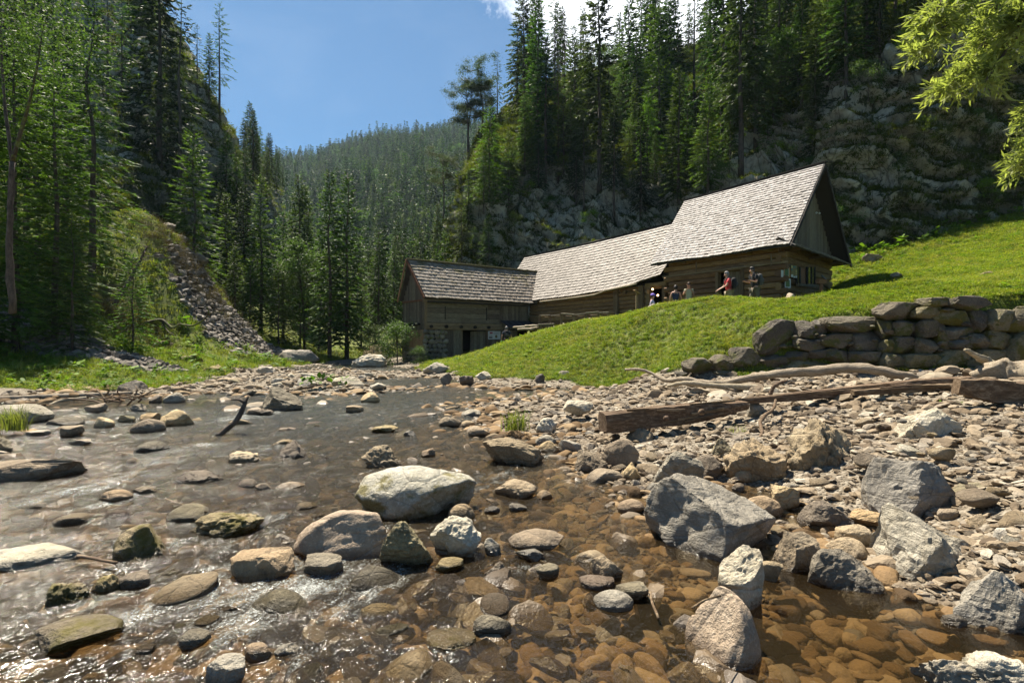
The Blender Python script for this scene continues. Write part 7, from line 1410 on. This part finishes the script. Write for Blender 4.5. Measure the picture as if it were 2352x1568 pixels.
# ================================================================== PEOPLE
M_SKIN = plain('skin', (.50, .27, .18), .55); M_HAIRD = plain('dark_hair', (.02, .015, .012), .6); M_HAIRB = plain('brown_hair', (.07, .035, .02), .6); M_HAIRG = plain('grey_hair', (.22, .21, .20), .6); M_EYE = plain('eye', (.02, .02, .02), .2)
CL = dict(black=plain('black_cotton', (.014, .014, .016), .85), red=plain('red_jersey', (.48, .02, .03), .7), navy=plain('navy_cotton', (.018, .03, .07), .85), yellow=plain('pale_yellow_cotton', (.45, .43, .30), .85), khaki=plain('khaki_cloth', (.30, .25, .17), .85), olive=plain('grey_olive_cloth', (.12, .105, .075), .85),
          jeans=plain('blue_denim', (.10, .16, .26), .85), lilac=plain('lilac_cotton', (.42, .40, .55), .8), cap=plain('violet_cap', (.22, .14, .60), .7), grey=plain('grey_cloth', (.07, .07, .072), .85), teal=plain('teal_bottle', (.02, .40, .30), .4), shoe=plain('shoe', (.04, .035, .03), .8), tee=plain('dark_blue_tee', (.02, .035, .06), .85))
def skin(name, verts, edges, mat, parent, root=0, sub=2):
    """one continuous surface grown over a skeleton: verts = [(x, y, z, rx, ry)]"""
    me = bpy.data.meshes.new(name); me.from_pydata([v[:3] for v in verts], edges, []); me.materials.append(mat); o = obj(name, me, parent)
    md = o.modifiers.new('skin', 'SKIN'); md.use_smooth_shade = True
    for i, v in enumerate(verts): me.skin_vertices[0].data[i].radius = (v[3], v[4] if len(v) > 4 else v[3]); me.skin_vertices[0].data[i].use_root = (i == root)
    sb = o.modifiers.new('sub', 'SUBSURF'); sb.levels = sb.render_levels = sub; return o
def person(x, d, yhead, H, yaw, label, top, legs, hair, armL, armR, sleeve=.5, pack=None, shorts=False, bend=0., sit=False, tone=None, cap=None, woman=False, item=None, stride=.0, sleeveless=False, headturn=(0, 0)):
    """arms: (elbow, wrist) offsets from the shoulder in body space (x right, y forward, z up) for a 1.75 m body"""
    zt = CAM_Z - (yhead - 784) / F * d; X = (x - 1176) / F * d; s = H / 1.75; zb = zt - H if not sit else zt - .88 * s
    root = thing('person', label, 'person', (X, d, zb), rz=yaw); root.scale = (s, s, s); V = Vector; hw = .165 if woman else .195
    pel = V((0, 0, .95)) if not sit else V((0, 0, .16)); sp = pel + V((0, bend * .12, .2)); ch = pel + V((0, bend * .3, .42)); nk = pel + V((0, bend * .42, .57)); hd = nk + V((headturn[0] * .03, .03 + bend * .1, .10)); ht = hd + V((headturn[0] * .02, .02, .09))
    vs, es = [], []
    def a(p, r, par=None, ry=None):
        vs.append((p[0], p[1], p[2], r, ry or r)); i = len(vs) - 1
        if par is not None: es.append((par, i))
        return i
    P0 = a(pel, .13, None, .10); P1 = a(sp, .115, P0, .09); P2 = a(ch, .14, P1, .10); P3 = a(nk, .055, P2); P4 = a(hd, .078, P3, .085); P5 = a(ht, .080, P4, .088); a(hd + V((0, .095, .02)), .014, P4)
    arms, legsj = [], []
    for sg, arm in ((-1, armL), (1, armR)):
        sh = ch + V((sg * hw, 0, .06)); el = sh + V(arm[0]); wr = el + V(arm[1]); i = a(sh, .055, P2); j = a(el, .040, i); k = a(wr, .025, j); hv = (wr - el).normalized(); pm = wr + hv * .055; h_ = a(pm, .030, k, .016); side = hv.cross(V((0, 0, 1))); side = side.normalized() if side.length > .1 else V((1, 0, 0)); arms.append((sh, el, wr))
        for q, ln in enumerate((.062, .072, .068, .052)):
            f0 = pm + side * (-.024 + .016 * q) + hv * .02; b1 = a(f0, .009, h_); b2_ = a(f0 + hv * ln * .55 + V((0, 0, -.008)), .008, b1); a(f0 + hv * ln + V((0, 0, -.02)), .006, b2_)
        tb_ = a(wr + hv * .02 + side * -.03, .010, h_); a(wr + hv * .055 + side * -.05, .008, tb_)
    for sg in (-1, 1):
        hp = pel + V((sg * .095, 0, -.05))
        if sit: kn = hp + V((sg * .06, .42, .22)); an = kn + V((0, .12, -.38)); to = an + V((0, .14, -.03))
        else: kn = V((sg * .10, sg * stride * .22 + .03, .50)); an = V((sg * .10, sg * stride * .36 - .04, .09)); to = an + V((0, .15, -.05))
        i = a(hp, .088, P0); j = a(kn, .055, i); k = a(an, .038, j); a(to, .030, k); legsj.append((hp, kn, an, to))
    obj_b = skin('body', vs, es, M_SKIN, root)
    # clothes follow the same bones a little outside the skin
    g = .022; cv, ce = [], []
    def c(p, r, par=None, ry=None):
        cv.append((p[0], p[1], p[2], r, ry or r)); i = len(cv) - 1
        if par is not None: ce.append((par, i))
        return i
    i0 = c(pel + V((0, 0, -.02)), .14 + g, None, .11 + g); i1 = c(sp, .125 + g, i0, .10 + g); i2 = c(ch + V((0, 0, .02)), .15 + g * .6, i1, .115 + g); c(nk + V((0, 0, -.05)), .07, i2)
    for sh, el, wr in arms:
        j = c(sh, .066 + g * .3, i2)
        if not sleeveless: c(sh.lerp(el, sleeve * 1.3), .058 + g * .3, j)
    skin('shirt', cv, ce, CL[top], root)
    cv, ce = [], []; i0 = c(pel + V((0, 0, .0)), .135 + g, None, .105 + g)
    for hp, kn, an, to in legsj:
        j = c(hp, .098 + g * .4, i0); k = c(kn + V((0, 0, .02)), .066 + g * .4, j)
        if not shorts: c(an + V((0, 0, .03)), .055 + g * .3, k)
    skin('trousers', cv, ce, CL[legs], root)
    for hp, kn, an, to in legsj:
        cv, ce = [], []; j = c(an + V((0, -.03, -.03)), .05); c(to, .042, j); skin('shoe', cv, ce, CL['shoe'], root, sub=1)
    v, f = ico(3); hc = (hd + ht) / 2; q = v.copy(); keep = ~((q[:, 1] > .25) & (q[:, 2] < .45)); q = q * np.array([.092, .108, .118]); q[~keep] *= .72
    if woman: low = q[:, 2] < 0; q[low & (v[:, 1] < 0)] *= 1.12
    o = obj('hair', mesh_np('hair', q + np.array(hc) + np.array([0, -.012, .022]), f, [hair], True), root)
    for sg in (-1, 1):
        obj('eye', mesh_np('eye', ico(1)[0] * .011 + np.array(hc) + np.array([sg * .032, .088, .005]), ico(1)[1], [M_EYE], True), root); obj('ear', mesh_np('ear', ico(1)[0] * np.array([.012, .02, .03]) + np.array(hc) + np.array([sg * .088, 0, -.005]), ico(1)[1], [M_SKIN], True), root)
    obj('mouth', mesh_np('mouth', ico(1)[0] * np.array([.022, .006, .006]) + np.array(hc) + np.array([0, .088, -.052]), ico(1)[1], [CL['red']], True), root)
    if cap:
        q = v.copy(); q[:, 2] = np.maximum(q[:, 2], -.05); q = q * np.array([.102, .118, .115]); obj('cap', mesh_np('cap', q + np.array(hc) + np.array([0, 0, .045]), f, [CL[cap]], True), root)
        b = MB(); b.box((-.07, .08, hc.z + .045), (.14, 0, 0), (0, .09, -.015), (0, 0, .012)); o = obj('brim', b.mesh('brim', CL[cap]), root); o.location = (hc.x, hc.y, 0)
    if pack:
        v2, f2 = rock_shape(4242, 3, cuts=0, soft=.02, rough=0, lump=.04); v2 = np.sign(v2) * np.abs(v2) ** .65
        bp_ = thing('backpack', pack[1], 'backpack', (0, 0, 0)); R3 = Matrix.Rotation(yaw, 4, 'Z'); cpos = Vector((X, d, zb)) + (R3 @ (V((0, -.22, 0)) + V((0, ch.y - bend * .1, ch.z - .07)))) * s; bp_.location = cpos; bp_.rotation_euler = (bend * -.35, 0, yaw); bp_.scale = (s, s, s)
        obj('bag', mesh_np('bag', v2 * np.array([.145, .10, .235]), f2, [CL[pack[0]]], True), bp_); obj('pocket', mesh_np('pocket', v2 * np.array([.11, .04, .11]) + np.array([0, -.115, -.06]), f2, [CL['grey']], True), bp_)
        for sg in (-1, 1):
            v3, f3 = tube(smooth_pts([V((sg * .10, .08, .22)), V((sg * .12, .24, .26)), V((sg * .13, .36, .05)), V((sg * .13, .14, -.2))], 10), .018, 6); obj('strap', mesh_np('strap', v3, f3, [CL['grey']], True), bp_)
    if item:
        R3 = Matrix.Rotation(yaw, 4, 'Z'); hpos = arms[0 if item[3] < 0 else 1][2] + V((0, 0, -.1)); o = tag(obj(item[0], None), item[1], item[2]) if False else None
        v4, f4 = tube([(0, 0, -.12), (0, 0, .06), (0, 0, .10)], [.035, .035, .018], 10); o = obj(item[0], mesh_np(item[0], v4, f4, [CL['teal']], True)); o.location = Vector((X, d, zb)) + (R3 @ hpos) * s; tag(o, item[1], item[2])
    return root
AD = ((.06, .0, -.27), (.03, .06, -.25))
person(1163.5, 33, 750.5, 1.8, R(8), 'man in dark tee shirt with a black backpack seen from behind before the information board', 'tee', 'black', M_HAIRG, ((-.10, -.04, -.26), (-.03, .06, -.24)), ((.10, -.04, -.26), (.03, .06, -.24)), pack=('black', 'black backpack with pale straps on the man by the information board'), item=('bottle', 'green bottle in the left hand of the man by the information board', 'bottle', -1))
person(1497.5, 22.6, 680.5, 1.6, R(-100), 'person in lilac shirt and violet cap sitting left of the dark doorway', 'lilac', 'grey', M_HAIRB, ((-.04, .12, -.24), (.02, .2, -.1)), ((.04, .12, -.24), (-.02, .2, -.1)), sit=True, cap='cap')
person(1552, 24.2, 656.5, 1.68, R(-15), 'woman in sleeveless navy top seen from behind beside the doorway', 'navy', 'black', M_HAIRD, ((-.09, -.03, -.25), (-.03, .05, -.23)), ((.09, -.03, -.25), (.04, .07, -.22)), woman=True, sleeveless=True)
person(1582, 23.8, 650.5, 1.68, R(160), 'woman in pale yellow shirt and jeans holding both hands to her mouth', 'yellow', 'jeans', M_HAIRB, ((-.08, .05, -.25), (.12, .16, .20)), ((.08, .05, -.25), (-.12, .16, .20)), woman=True, sleeve=.35)
person(1674, 21.6, 625.5, 1.78, R(82), 'grey bearded man in red and black jersey with khaki trousers walking left', 'red', 'khaki', M_HAIRG, ((-.05, .12, -.25), (.04, .22, -.12)), ((.05, .10, -.25), (-.02, .22, -.12)), pack=('black', 'big black backpack of the man in the red jersey'), bend=.12, stride=.3)
person(1734, 20.3, 615.5, 1.78, R(95), 'young man in black tee shirt and grey olive shorts bending slightly left', 'black', 'olive', M_HAIRD, ((-.05, .02, -.26), (.03, .2, .05)), ((.05, -.02, -.26), (-.02, .22, .06)), pack=('grey', 'dark grey backpack of the young man in black'), bend=.18, shorts=True, stride=.5)
bk = Mat('grey_blanket'); bn = bk.noise(bk.coord('Object'), 9, 4, .7); bk.set(bk.ramp(bn, [(.4, (.05, .04, .04)), (.5, (.22, .18, .16)), (.6, (.40, .36, .33))]), .9); M_BLANKET = bk.m
t_ = thing('blanket', 'crumpled grey blanket spread on the grass before the doorway', 'blanket', tuple(P(1515, 692, 21.8)))
v, f = ico(4); q = v.copy(); q[:, 2] = np.clip(q[:, 2], -.2, 1) * (.5 + 1.6 * np.clip(ridged(v * 3.1, 5, 4) - .5, 0, 1) * 2); q[:, :2] *= (1 + .25 * vnoise(v * 3, 8))[:, None]; t_.location.z = gz(t_.location.x, t_.location.y) + .03; obj('cloth', mesh_np('cloth', q * np.array([.46, .38, .13]), f, [M_BLANKET], True), t_)
